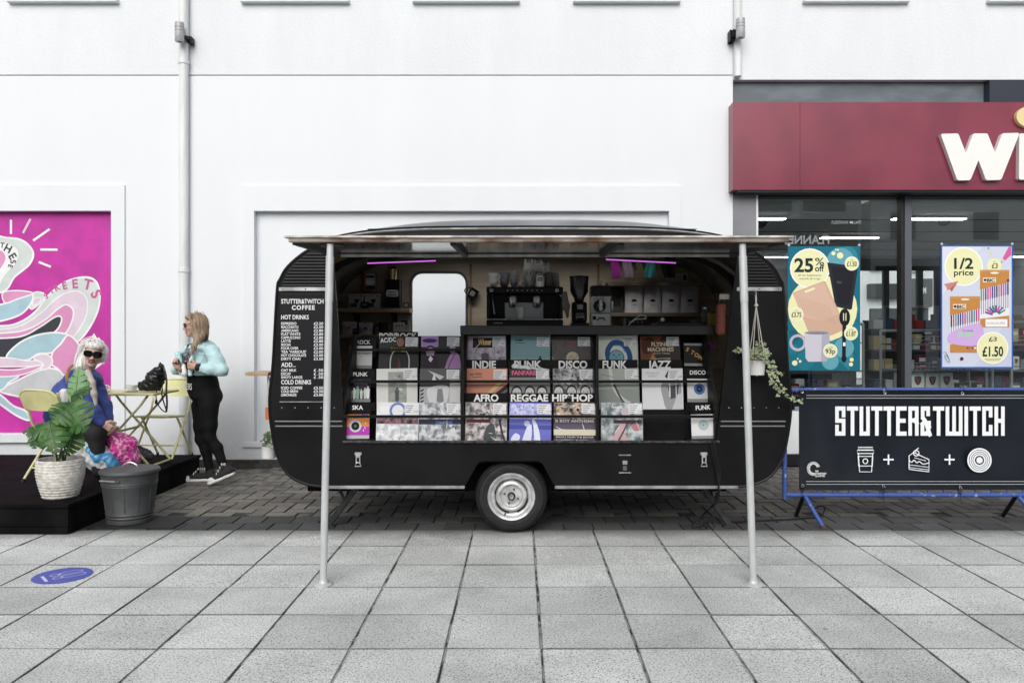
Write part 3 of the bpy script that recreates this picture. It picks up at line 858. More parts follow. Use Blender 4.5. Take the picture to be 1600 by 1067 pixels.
for px, py, Yd, lb in ((1190, 345, 10.4, 'black dome camera on the shop ceiling by the left window edge'), (1475, 341, 10.2, 'black dome camera on the shop ceiling behind the second pane')):
    t = empty('dome_camera', (X(px, Yd), Yd, 3.02), label=lb, cat='security camera')
    MB().lathe([(.0, -.1), (.05, -.09), (.075, -.06), (.08, -.03), (.08, 0)], n=20).build('dome', t, flat((.01, .01, .01), .15))

# wire racks and goods in the shop
chrome = mat('chrome_wire', (.55, .56, .58), .3, .9)
shelf_grey = mat('shelf_grey', (.10, .105, .11), .5)
def rack(x0, x1, y0, y1, levels, top, label):
    t = empty('display_rack', ((x0 + x1) / 2, (y0 + y1) / 2, .05), label=label, cat='display rack', group='racks behind the shop window')
    w, d = (x1 - x0) / 2, (y1 - y0) / 2
    for sx in (-1, 1):
        for sy in (-1, 1):
            MB().cyl((sx * w, sy * d, 0), (sx * w, sy * d, top), .018, n=8).build('post', t, chrome)
    for z in levels:
        sh = MB().box((-w, -d, z - .02), (w, d, z)).build('shelf', t, shelf_grey)
        gd = MB()
        for i in range(int(2 * w / .05) + 1): gd.cyl((-w + i * .05, -d - .01, z), (-w + i * .05, -d - .01, z + .09), .0025, n=4, caps=False)
        for dz in (.045, .09): gd.cyl((-w, -d - .012, z + dz), (w, -d - .012, z + dz), .005, n=5, caps=False)
        q = gd.build('wire_guard', t, chrome)
    for sy in (-1, 1): MB().tube([(-w, sy * d, top - .12), (-w, sy * d, top), (w, sy * d, top), (w, sy * d, top - .12)], .018).build('top_rail', t, chrome)
    return t
rack(2.80, 4.16, 9.45, 9.95, (.45, .72, 1.02, 1.36), 1.58, 'chrome wire rack behind the teal poster')
rack(4.60, 5.72, 9.45, 9.95, (.45, .72, 1.02, 1.34), 1.50, 'chrome wire rack between the window post and the pen poster')
rack(5.95, 7.2, 9.45, 9.95, (.45, .72, 1.02, 1.34), 1.60, 'chrome wire rack behind the pen poster')
GC = ['8a1f2b', 'd8d8d4', '2e3440', 'b7342f', '4b5a6e', 'c9b37a', '20242c', 'e6e6e6', '6e2340', '39566b']
CN = dict(zip(GC, ('dark red', 'white', 'navy', 'red', 'slate blue', 'tan', 'black', 'pale', 'plum', 'steel blue')))
ORD = ['first', 'second', 'third', 'fourth', 'fifth', 'sixth', 'seventh', 'eighth', 'ninth', 'tenth', 'eleventh', 'twelfth', 'thirteenth', 'fourteenth']
def product(x, y, z, w, d, h, c, label, grp, name='product_box'):
    t = empty(name, (x, y, z), random.uniform(-.08, .08), label, 'packet', grp)
    MB().box((-w / 2, -d / 2, 0), (w / 2, d / 2, h), bev=.004).build('box', t, flat(c, .45))
    p_ = Print((-w / 2, -d / 2, 0), su=w, sv=h)
    if c in ('e6e6e6', 'd8d8d4'):
        p_.blob([(.25, .8), (.75, .8), (.7, .55), (.5, .42), (.3, .55)], flat('30343c')); p_.rect(.12, .2, .88, .3, flat('202329')); p_.disc(.5, .6, .12, flat('b02a35'), ry=.1)
    else:
        p_.rect(.12, .55, .88, .8, flat('e2e2de')); p_.rect(.2, .2, .8, .3, flat('b9b9b4'))
    p_.build('print', t)
spots = [('teal', 2.9, 4.1, 'behind the teal poster'), ('gap', 4.66, 5.66, 'right of the window post'), ('pen', 6.0, 7.15, 'behind the pen poster')]
for key, x0, x1, wh in spots:
    for z, lev in ((.50, 'lowest'), (.77, 'second'), (1.07, 'third'), (1.41, 'top')):
        if key == 'gap' and lev == 'second':
            for i in range(4): product(4.70 + i * .175, 9.60, z, .155, .10, .27, 'e6e6e6', 'white boxed set, %s from the window post on the second shelf' % ORD[i], 'white boxed sets in a row', 'white_box')
            xx = 5.42
        else: xx = x0 + .05
        n_ = 0
        while xx < x1 - .06:
            w = random.uniform(.07, .15)
            cq = random.choice(GC); n_ += 1
            product(xx + w / 2, random.uniform(9.58, 9.7), z, w, .1, random.uniform(.09, .19), cq, '%s packet, %s from left on the %s shelf %s' % (CN[cq], ORD[n_ - 1], lev, wh), 'packets on the %s shelf %s' % (lev, wh))
            xx += w + random.uniform(.01, .08)
# taller gondola further back
for gx0, gx1, gy, lb in ((3.0, 5.2, 13.0, 'long dark shelving unit far back on the left of the shop'), (6.0, 9.0, 13.6, 'long dark shelving unit far back on the right of the shop')):
    t = empty('shelving_unit', ((gx0 + gx1) / 2, gy, .05), label=lb, cat='shelving')
    w = (gx1 - gx0) / 2
    MB().box((-w, 0, 0), (w, .06, 1.7)).build('back_panel', t, flat('2b2e33', .6))
    for z in (.15, .5, .85, 1.2, 1.55):
        s_ = MB().box((-w, -.4, z - .03), (w, -.002, z)).build('shelf', t, flat('55585e', .5))
        gm = MB(); xx = -w + .03
        while xx < w - .2:
            ww = random.uniform(.08, .2); gm.box((xx, -.3, z + .001), (xx + ww, -.1, z + random.uniform(.12, .26)), flat(random.choice(GC), .5)); xx += ww + .02
        tag(gm.build('packets', t), kind='stuff')

# ---------------------------------------------------------------- the two posters
PY = GY - .012
def poster(name, px0, py0, px1, py1, label):
    x0, x1, z0, z1 = X(px0, PY), X(px1, PY), Z(py1, PY), Z(py0, PY)
    t = empty(name, (x0, PY, z0), label=label, cat='poster')
    return t, x1 - x0, z1 - z0
cream = flat('e3e3b4'); dkc = flat('1d2b2b'); tl1, tl2, tl3 = flat('10687c'), flat('2f7f92'), flat('5f9fae')
wht = flat('f0f0ee')
t, w, h = poster('bakeware_poster', 1231, 385, 1344, 579, 'teal sale poster with a chopping board, tray and mug')
MB().box((0, 0, 0), (w, .004, h)).build('sheet', t, tl1)
p_ = Print((0, 0, h), su=w / 427, sv=-h / 735)           # drawn in the picture's own units, from the top left corner
rs = random.Random(3)
for i in range(26):
    a, b, r_ = rs.uniform(20, 400), rs.uniform(30, 700), rs.uniform(30, 90)
    r_ = min(r_, a, 427 - a, b, 735 - b)
    if i % 2: p_.disc(a, b, r_, tl2 if i % 4 == 1 else flat('1a7185'))
    else:
        q = rs.uniform(0, 6); p_.poly([(a + r_ * math.cos(q + k_ * 2.1), b + r_ * math.sin(q + k_ * 2.1)) for k_ in range(3)], flat('0d5b70') if i % 4 else tl2)
p_.disc(310, 90, 82, tl3); p_.disc(330, 600, 60, tl3); p_.disc(250, 680, 50, tl3)
p_.disc(205, 370, 205, cream, ry=195)
p_.disc(130, 130, 118, wht); p_.disc(130, 130, 111, cream)
p_.text('25', 38, 150, -78, dkc, w=112, bold=.03); p_.text('%', 160, 112, -44, dkc, w=54, bold=.01); p_.text('off', 160, 148, -36, dkc, w=54, bold=.02)
p_.text('all tin bakeware,', 60, 176, -11, dkc, w=138); p_.text('utensils & mugs', 66, 196, -11, dkc, w=126)
p_.poly([(232, 95), (405, 118), (412, 130), (378, 370), (368, 376), (280, 356)], flat('23252f')); p_.poly([(256, 116), (392, 134), (362, 352), (292, 336)], flat('171923'))
p_.poly([(290, 205), (318, 208), (315, 222), (287, 218)], flat('40424c'))
p_.poly([(28, 275), (212, 205), (222, 208), (305, 395), (345, 480), (338, 490), (262, 525), (160, 545), (118, 500)], flat('c9a792')); p_.poly([(34, 280), (210, 212), (250, 300), (300, 400), (210, 440), (90, 420)], flat('d0b09c'))
p_.stroke([(100, 270), (158, 248)], 13, cream)
for i in range(14):
    a = 60 + i * 14; p_.stroke([(a, 300 + i * 4), (a + 40, 400 + i * 5)], 1.5, flat('b08f7c'))
p_.ring(58, 570, 42, 16, flat('b7b5c2'), 30)
p_.poly([(98, 510), (245, 510), (247, 600), (240, 660), (225, 682), (120, 682), (104, 660)], flat('c6c4d0')); p_.poly([(200, 512), (245, 512), (247, 600), (240, 660), (225, 682), (195, 682)], flat('a9a8b8')); p_.disc(171, 511, 74, flat('9b99a8'), ry=11); p_.disc(171, 513, 64, flat('7f7d8c'), ry=7)
blk_ = flat('15171c')
p_.disc(335, 420, 32, blk_, ry=52); p_.stroke([(333, 460), (330, 660)], 22, blk_); p_.disc(331, 664, 15, blk_, ry=22)
p_.rect(326, 395, 331, 440, cream); p_.rect(340, 395, 345, 440, cream); p_.rect(325, 568, 340, 590, wht)
for cx_, cy_, r_, l1, l2 in ((377, 102, 42, 'AT', '\u00a31.50'), (50, 402, 42, 'AT', '\u00a33.75'), (372, 515, 41, '\u00a32.50', '\u00a31.87'), (250, 618, 42, '\u00a31.25', '93p')):
    p_.disc(cx_, cy_, r_, wht); p_.disc(cx_, cy_, r_ - 3, cream)
    p_.text(l2, cx_, cy_ + 16, -28, dkc, w=58, align='C', bold=.02); p_.text(l1, cx_, cy_ - 16, -9, dkc, align='C')
for a, b, r_ in ((268, 42, 12), (308, 55, 19), (283, 20, 5), (295, 22, 6), (40, 690, 16), (58, 665, 5), (72, 680, 8), (376, 670, 12), (372, 698, 12)): p_.disc(a, b, r_, cream)
p_.build('print', t)
for a in (6, 421): MB().lathe([(0, -.004), (.016, -.002), (.012, .004), (.005, .008), (0, .009)], c=(a / 427 * w, -.004, h + .012), axis='-Y', n=14).build('suction_cup', t, flat((.5, .52, .53), .1))

t, w, h = poster('pen_poster', 1470, 383, 1583, 576, 'blue bordered half price poster with packs of pens')
bl_ = flat('2f5fa6')
MB().box((0, 0, 0), (w, .004, h)).build('sheet', t, bl_)
p_ = Print((0, 0, h), su=w / 436, sv=-h / 735)
p_.rect(9, 9, 427, 724, flat('c9cfe0')); p_.poly([(9, 9), (250, 9), (9, 300)], flat('d3d8e6')); p_.poly([(427, 724), (200, 724), (427, 420)], flat('c0c7dc'))
p_.disc(138, 128, 116, wht); p_.disc(138, 128, 109, cream)
p_.text('1/2', 138, 140, -62, dkc, w=116, align='C', bold=.025); p_.text('price', 138, 180, -34, dkc, w=118, align='C', bold=.02)
p_.disc(322, 122, 44, cream); p_.text('\u00a33', 325, 138, -30, dkc, w=36, align='C', bold=.015); p_.text('AS', 322, 104, -8, dkc, align='C')
p_.poly([(425, 10), (438 - 14, 60), (388, 92), (372, 80), (408, 12)], flat('cf5d9a')); p_.poly([(372, 80), (388, 92), (362, 108)], flat('d9c9b0')); p_.poly([(367, 98), (374, 102), (362, 108)], blk_)
p_.poly([(18, 232), (104, 215), (66, 278), (52, 262), (36, 270), (34, 248)], flat('c58279')); p_.poly([(104, 215), (52, 262), (66, 278)], flat('a8665f'))
p_.disc(300, 50, 9, flat('c8d3a6'))
def pens(x0, y0, x1, y1, seed):
    r2 = random.Random(seed)
    p_.rect(x0, y0, x1, y1, flat('bd8547')); p_.rect(x0 + 4, y0 + 4, x1 - 4, y0 + 10, flat('c99561'))
    ya, yb = y0 + (y1 - y0) * .27, y0 + (y1 - y0) * .85
    p_.poly([(x0, ya + 24), (x1, ya - 18), (x1, yb - 20), (x0, yb)], flat('e4e2ea'))
    cs = ['3b3f6e', '1f2430', '6a3f9a', 'c7499a', '2f8f83', '7f8797', '4a77c4', 'b8397f']
    n_ = 13
    for i in range(n_):
        a = x0 + 8 + (x1 - x0 - 16) * i / (n_ - 1); tp = ya + 22 - 38 * i / (n_ - 1)
        p_.stroke([(a, tp), (a, tp + 70)], 9, flat(r2.choice(cs))); p_.stroke([(a, tp + 70), (a, tp + 150)], 6, flat('8d93a4'))
    p_.rect(x0 + 18, y0 + 46, x0 + 96, y0 + 74, flat('e6d9c8')); p_.text('BIC', x0 + 40, y0 + 70, -18, blk_, w=50, bold=.04)
    p_.disc(x0 + 30, y0 + 60, 8, blk_); p_.disc((x0 + x1) / 2, y0 + 18, 26, flat('e8e4dc'), ry=6)
pens(236, 148, 412, 490, 5)
pens(55, 305, 236, 640, 6)
p_.blob([(60, 520), (236, 470), (236, 590), (60, 585)], flat('c9a8dc')); p_.text('Cristal', 130, 515, -12, blk_, w=60); p_.text('FUN', 105, 545, -26, flat('9fd0a8'), w=90, bold=.04)
for i in range(8):
    t_ = R(20 + i * 18); p_.stroke([(330 - 20 * math.cos(t_), 420 - 20 * math.sin(t_)), (330 - 68 * math.cos(t_), 420 - 62 * math.sin(t_))], 9, flat(['6a3f9a', 'c7499a', '3b4f9a', '2f8f53'][i % 4]))
p_.rect(268, 440, 400, 486, flat('e9e9ec')); p_.text('COLOURS', 275, 470, -12, flat('70737c'), w=110)
for i in range(5): p_.disc(160 + i * 15, 612, 6, flat(['6a3f9a', 'c7499a', '3b4f9a', 'e9e9ec', '2f8f83'][i]))
p_.disc(310, 612, 96, wht); p_.disc(310, 612, 90, cream)
p_.text('\u00a33', 312, 572, -26, dkc, w=48, align='C', bold=.01); p_.stroke([(288, 574), (338, 552)], 3, dkc)
p_.text('\u00a31.50', 312, 660, -56, dkc, w=126, align='C', bold=.03); p_.stroke([(262, 678), (362, 678)], 2, dkc); p_.stroke([(270, 685), (354, 685)], 2, dkc)
p_.disc(125, 676, 11, flat('55203f')); p_.disc(404, 210, 7, flat('55203f')); p_.disc(286, 20, 4, blk_)
p_.curve([(12, 640), (30, 640), (52, 690), (40, 694), (22, 660), (34, 656), (50, 682)], 2.5, flat('555a66'))
p_.build('print', t)
for a in (6, 430): MB().lathe([(0, -.004), (.016, -.002), (.012, .004), (.005, .008), (0, .009)], c=(a / 436 * w, -.004, h + .01), axis='-Y', n=14).build('suction_cup', t, flat((.5, .52, .53), .1))

# ---------------------------------------------------------------- the other side of the street, seen mirrored in the glass
OY = -14.0
ob_w = mat('opposite_white_render', (.72, .73, .74), .85, vary=.05, nscale=1)
ob_d = mat('opposite_dark_fascia', (.035, .037, .04), .5)
ob_g = mat('opposite_window_glass', (.06, .07, .075), .12)
def opposite(name, x0, x1, h_, label, fas, wins, sign=None, wallm=None):
    t = empty(name, ((x0 + x1) / 2, OY, 0), label=label, cat='building')
    cx_ = (x0 + x1) / 2
    MB().box((x0 - cx_, -8, 0), (x1 - cx_, 0, h_)).build('wall', t, wallm or ob_w)
    f_ = MB().box((x0 - cx_ + .2, .002, fas[0]), (x1 - cx_ - .2, .18, fas[1]), bev=.01).build('fascia', t, ob_d)
    for a, b, c, d in wins:
        q = MB().box((a - cx_, .001, b), (c - cx_, .08, d), bev=.01).build('window', t, ob_w if d > 7.4 else ob_d)
        MB().box((a - cx_ + .08, .081, b + .08), (c - cx_ - .08, .09, d - .08)).build('pane', q, ob_g)
    if sign:
        for body, x, z, hh, ww in sign:
            p2 = Print((x - cx_, .184, z), u=(-1, 0, 0), v=(0, 0, 1), su=1, sv=1); p2.text(body, 0, 0, hh, mat('opposite_sign_letter', (.9, .9, .9), .5, emit=1.6), w=ww, align='C', bold=.02); p2.build('lettering', t)
opposite('department_store', 7.2, 14.0, 8.4, 'dark fronted clothes store across the street mirrored in the window', (4.6, 6.2),
         [(7.6, .3, 9.6, 4.2), (9.9, .3, 11.6, 4.2), (11.9, .3, 13.7, 4.2), (9.6, 6.45, 11.2, 8.2), (11.5, 6.45, 13.4, 8.2)],
         [('FLANNELS', 11.57, 5.20, .34, 2.1), ('PALM ANGELS', 13.3, 6.02, .12, 1.2)])
opposite('opposite_shop', 14.4, 24.0, 7.0, 'white building with a black shop fascia mirrored beside the window post', (2.7, 4.3),
         [(15.0, .3, 16.6, 2.6), (17.2, .3, 19.8, 2.6), (15.2, 5.4, 16.2, 6.5), (18.6, 5.4, 19.6, 6.5), (21.6, 5.4, 22.6, 6.5)],
         None)
# the street beyond the shop, seen through its far windows
BYo = 27.0
t = empty('far_building', (X(1400, BYo), BYo, 0), label='white building with a black shop sign seen right through the shop', cat='building')
bx = X(1400, BYo)
MB().box((X(1290, BYo) - bx, 0, 0), (X(1720, BYo) - bx, 6, 7.5)).build('wall', t, ob_w)
for a, b, c, d, nm in ((1362, 418, 1373, 411, 'window'), (1424, 420, 1433, 412, 'window')):
    MB().box((X(a, BYo) - bx, -.03, Z(b, BYo)), (X(c, BYo) - bx, -.001, Z(d, BYo)), bev=.01).build(nm, t, ob_d)
    MB().box((X(a, BYo) - bx - .1, -.12, Z(b, BYo) - .12), (X(c, BYo) - bx + .1, -.001, Z(b, BYo) - .005), bev=.01).build('window_sill', t, ob_w)
MB().box((X(1354, BYo) - bx, -.3, Z(467, BYo)), (X(1404, BYo) - bx, -.001, Z(444, BYo)), bev=.02).build('fascia', t, ob_d)
MB().box((X(1416, BYo) - bx, -.25, Z(480, BYo)), (X(1452, BYo) - bx, -.001, Z(436, BYo)), bev=.02).build('fascia', t, mat('far_grey_fascia', (.10, .105, .11), .5))
for a, c in ((1358, 1378), (1383, 1402), (1420, 1434), (1438, 1450)):
    q = MB().box((X(a, BYo) - bx, -.04, .1), (X(c, BYo) - bx, -.001, Z(482, BYo)), bev=.02).build('shop_window', t, ob_d)
    MB().box((X(a + 1.5, BYo) - bx, -.05, .3), (X(c - 1.5, BYo) - bx, -.041, Z(485, BYo))).build('pane', q, ob_g)
p2 = Print((X(1425, BYo) - bx, -.252, Z(459, BYo))); p2.text('OOM', 0, 0, .20, mat('far_sign_letter', (.8, .8, .8), .5), w=.36, bold=.03); p2.build('lettering', t)
opposite('opposite_terrace', -20.0, 6.8, 6.8, 'long white terrace across the street behind the viewer', (3.0, 3.9),
         [(-18 + i * 4.0, .3, -15.2 + i * 4.0, 2.8) for i in range(6)] + [(-17.4 + i * 4.0, 5.0, -16.2 + i * 4.0, 6.6) for i in range(6)])
# ---------------------------------------------------------------- caravan
CY0, CY1 = 5.85, 7.80
CXC = .079
car = empty('caravan', (CXC, 6.8, 0), label='black vintage caravan converted into a coffee and record stall', cat='caravan')
paint = mat('black_caravan_paint', (.0065, .0065, .0075), .36, vary=.25, nscale=2.2, bump=.22, bscale=2.6, spec=.2)
ntp = paint.node_tree
def scuffs(m, amount=.62, col=(.10, .10, .105)):
    """fine pale scratches and dust flecks in the paint"""
    n = m.node_tree.nodes; l = m.node_tree.links; b = n['Principled BSDF']
    tc_ = n.new('ShaderNodeTexCoord'); mp = n.new('ShaderNodeMapping'); mp.inputs['Scale'].default_value = (3, 1, 9)
    l.new(tc_.outputs['Object'], mp.inputs[0])
    no = n.new('ShaderNodeTexNoise'); no.inputs['Scale'].default_value = 6; no.inputs['Detail'].default_value = 9; no.inputs['Roughness'].default_value = .8
    l.new(mp.outputs[0], no.inputs['Vector'])
    rp = n.new('ShaderNodeValToRGB'); rp.color_ramp.elements[0].position = amount; rp.color_ramp.elements[1].position = amount + .12
    l.new(no.outputs['Fac'], rp.inputs[0])
    old = b.inputs['Base Color'].links[0].from_socket if b.inputs['Base Color'].links else None
    mx = n.new('ShaderNodeMix'); mx.data_type = 'RGBA'; mx.inputs[7].default_value = (*col, 1)
    if old: l.new(old, mx.inputs[6])
    else: mx.inputs[6].default_value = b.inputs['Base Color'].default_value
    l.new(rp.outputs[0], mx.inputs[0]); l.new(mx.outputs[2], b.inputs['Base Color'])
scuffs(paint, .66, (.05, .05, .052))
alu = mat('dull_aluminium', (.42, .43, .44), .42, .75, vary=.25, nscale=9)
black_sat = mat('satin_black', (.006, .006, .0065), .42, spec=.25)
black_wood = mat('black_painted_wood', (.006, .006, .0065), .5, vary=.3, nscale=6, bump=.1, bscale=30, spec=.2)
ply = mat('plywood', (.52, .44, .33), .6, nscale=3.0, col2=(.40, .325, .235), lo=.35, hi=.68, stretch=(1.0, 1, 5), bump=.05, bscale=20)
rubber = mat('tyre_rubber', (.012, .012, .014), .75, vary=.3, nscale=20)
half = [(0, 2.285), (-.45, 2.283), (-.856, 2.277), (-1.216, 2.253), (-1.48, 2.205), (-1.662, 2.133), (-1.811, 2.013), (-1.873, 1.912), (-1.892, 1.85), (-1.910, 1.55), (-1.926, 1.26),
        (-1.95, 1.035), (-1.940, .833), (-1.892, .593), (-1.806, .450), (-1.676, .382), (-1.552, .363)]
hs_ = spline(half, 4)
prof = [(-a, b) for a, b in hs_[::-1]] + hs_[1:]             # right bottom, over the roof, left bottom
def W(px, py): return (X(px, CY0) - CXC, Z(py, CY0))
arch = [W(726, 763), W(746, 725), W(752, 720.5), W(840, 720), W(848, 724.5), W(867, 763)]
zbot = .363
arch[0] = (arch[0][0], zbot); arch[-1] = (arch[-1][0], zbot)
opening = [W(521, 402), W(1152, 402), W(1119.5, 689), W(540, 689)]
opening = [opening[0], opening[1], opening[2], opening[3]]
side = prof + arch                                           # bottom edge runs left to right with the wheel arch
o = link('side_panel', plate_mesh('side_panel', [side, opening], -.95, -.925, paint), car)
# back wall with its window
bw = [(X(645, CY1) - CXC, Z(540, CY1)), (X(728, CY1) - CXC, Z(428, CY1))]
def rrect(x0, z0, x1, z1, r, n=6):
    out = []
    for cx_, cz_, a0 in ((x1 - r, z1 - r, 0), (x0 + r, z1 - r, 90), (x0 + r, z0 + r, 180), (x1 - r, z0 + r, 270)):
        for i in range(n + 1):
            t_ = R(a0 + 90 * i / n); out.append((cx_ + r * math.cos(t_), cz_ + r * math.sin(t_)))
    return out
win = rrect(bw[0][0], bw[0][1] - .1, bw[1][0], bw[1][1], .10)
inner = [(a * .982, .41 + (b - .363) * .965) for a, b in prof]
link('rear_panel', plate_mesh('rear_panel', [prof, win], .97, .985, paint), car)
rl_ = link('rear_lining', plate_mesh('rear_lining', [inner, win], .948, .969, ply), car)
wf = MB().tube([(a, .944, b) for a, b in rrect(bw[0][0] - .012, bw[0][1] - .112, bw[1][0] + .012, bw[1][1] + .012, .112)], .013, closed=True).build('window_frame', car, mat('window_rubber', (.16, .155, .145), .5))
MB().box((bw[0][0], .976, bw[0][1] - .1), (bw[1][0], .979, bw[1][1])).build('window_pane', car, glass_mat('caravan_glass', (.97, .98, .98), 1.3))
for px in (736, 934): MB().box((X(px, CY1) - CXC - .012, .936, 1.3), (X(px, CY1) - CXC + .012, .947, 2.2)).build('wall_batten', car, mat('ply_batten', (.27, .185, .11), .6))
# roof and end skins: the side profile swept across, bulging over the roof
RL_X0, RL_X1, RL_Y0, RL_Y1 = -1.10, 1.12, -.28, .38          # rooflight opening, added out of view to brighten the interior
def in_light(x, y, z): return RL_X0 < x < RL_X1 and RL_Y0 < y < RL_Y1 and z > 2.2
def skin(pro, ts, z_b, flip, mfun, y0, y1, bulge):
    vs = []; fs = []; N = len(pro)
    for t in ts:
        e = math.sin(math.pi * min(max(t, 0), 1)) ** .6
        for a, b in pro:
            kz = min(max((b - 1.95) / .33, 0), 1); kz = kz * kz * (3 - 2 * kz)
            kx = min(abs(a) / 1.9, 1) ** 6 * (1 - kz)
            vs.append((a + math.copysign(.03 * e * kx, a), y0 + (y1 - y0) * t, b + bulge * e * kz))
    for j in range(len(ts) - 1):
        for i in range(N - 1):
            q = (j * N + i, (j + 1) * N + i, (j + 1) * N + i + 1, j * N + i + 1)
            cxx = [sum(vs[k_][d_] for k_ in q) / 4 for d_ in range(3)]
            if in_light(*cxx): continue
            fs.append(q[::-1] if flip else q)
    return vs, fs
ts = [0, .01, .03, .06, .1, .16, .25, .35, .5, .65, .75, .84, .9, .94, .97, .99, 1]
vs, fs = skin(prof, ts, 0, False, None, -.924, .969, .12)
MB().add(vs, fs, None, True).build('roof_and_ends', car, paint, angle=60)
vs, fs = skin(inner, ts, 0, True, None, -.92, .947, .10)
lin_mb = MB()
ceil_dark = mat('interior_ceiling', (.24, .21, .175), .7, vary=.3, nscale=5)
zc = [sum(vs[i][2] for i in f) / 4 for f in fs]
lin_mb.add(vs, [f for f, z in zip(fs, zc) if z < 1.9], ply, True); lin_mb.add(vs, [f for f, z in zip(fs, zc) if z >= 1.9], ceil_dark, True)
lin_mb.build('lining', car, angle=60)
# raised roof cap
cap = MB(); vs = []; fs = []
NU, NV = 40, 13; lf_ = []
for j in range(NV):
    v = j / (NV - 1) * 2 - 1
    for i in range(NU):
        u = i / (NU - 1) * 2 - 1
        hgt = max(0, 1 - abs(u) ** 3.2) ** .8 * max(0, 1 - abs(v) ** 3.5) ** .8
        vs.append((u * 1.32 + .02, .05 + v * .62, 2.345 + .128 * hgt))
for j in range(NV - 1):
    for i in range(NU - 1):
        q = (j * NU + i, j * NU + i + 1, (j + 1) * NU + i + 1, (j + 1) * NU + i)
        (lf_ if in_light(*[sum(vs[k_][d_] for k_ in q) / 4 for d_ in range(3)]) else fs).append(q)
cap.add(vs, fs, None, True).build('roof_cap', car, mat('grey_roof', (.17, .18, .195), .38, vary=.2, nscale=2), angle=60)  # plain grey cap with random tone
MB().add([(a, b, c - .004) for a, b, c in vs], lf_, None, True).build('added_rooflight', car, glass_mat('added_rooflight_glass', (.9, .92, .93), 1.3))  # added clear panel, unseen from the camera, letting sky light inside
for zz, yy in ((2.292, -.945), (2.312, -.90)):
    MB().tube([(a, yy, b + zz - 2.285 + .006) for a, b in prof if b > 2.2], .007, n=6).build('gutter', car, alu if zz < 2.3 else black_sat)
MB().tube([(a * 1.002, -.948, b) for a, b in prof], .011, n=8).build('edge_bead', car, black_sat)
# bottom rails, floor, chassis
for a, b in ((-1.56, arch[0][0]), (arch[-1][0], 1.56)):
    MB().box((a, -.956, .347), (b, -.915, .371), bev=.004).build('bottom_rail', car, alu)
lino = mat('lino_floor', (.06, .058, .055), .6)
MB().box((-1.62, -.60, .37), (1.62, .60, .41)).build('floor', car, lino)
for sy in (-1, 1):
    for a, b in ((-1.62, arch[0][0] - .03), (arch[-1][0] + .03, 1.62)): MB().box((a, min(sy * .601, sy * .915), .37), (b, max(sy * .601, sy * .915), .41)).build('floor', car, lino)
ch = mat('chassis_black', (.006, .006, .006), .9, vary=.3, nscale=10, spec=.1)
for y in (-.62, .62): MB().box((-1.75, y - .03, .27), (1.55, y + .03, .365)).build('chassis_rail', car, ch)
AX = X(799, 5.9) - CXC; WZ = .277
MB().cyl((AX, -.78, WZ), (AX, .78, WZ), .035).build('axle', car, ch)
# inside of the wheel arches
for sy in (-1, 1):
    MB().prism([(arch[0][0] - .02, .365), (arch[1][0] - .02, arch[1][1] + .025), (arch[4][0] + .02, arch[4][1] + .025), (arch[5][0] + .02, .365), (arch[5][0], .37), (arch[4][0], arch[4][1] + .004), (arch[1][0], arch[1][1] + .004), (arch[0][0], .37)],
               -.918 if sy < 0 else .66, -.66 if sy < 0 else .96, ch).build('wheel_housing', car)
    MB().box((arch[0][0], -.655 if sy < 0 else .64, .28), (arch[5][0], -.64 if sy < 0 else .655, arch[1][1] + .02)).build('wheel_housing', car, ch)
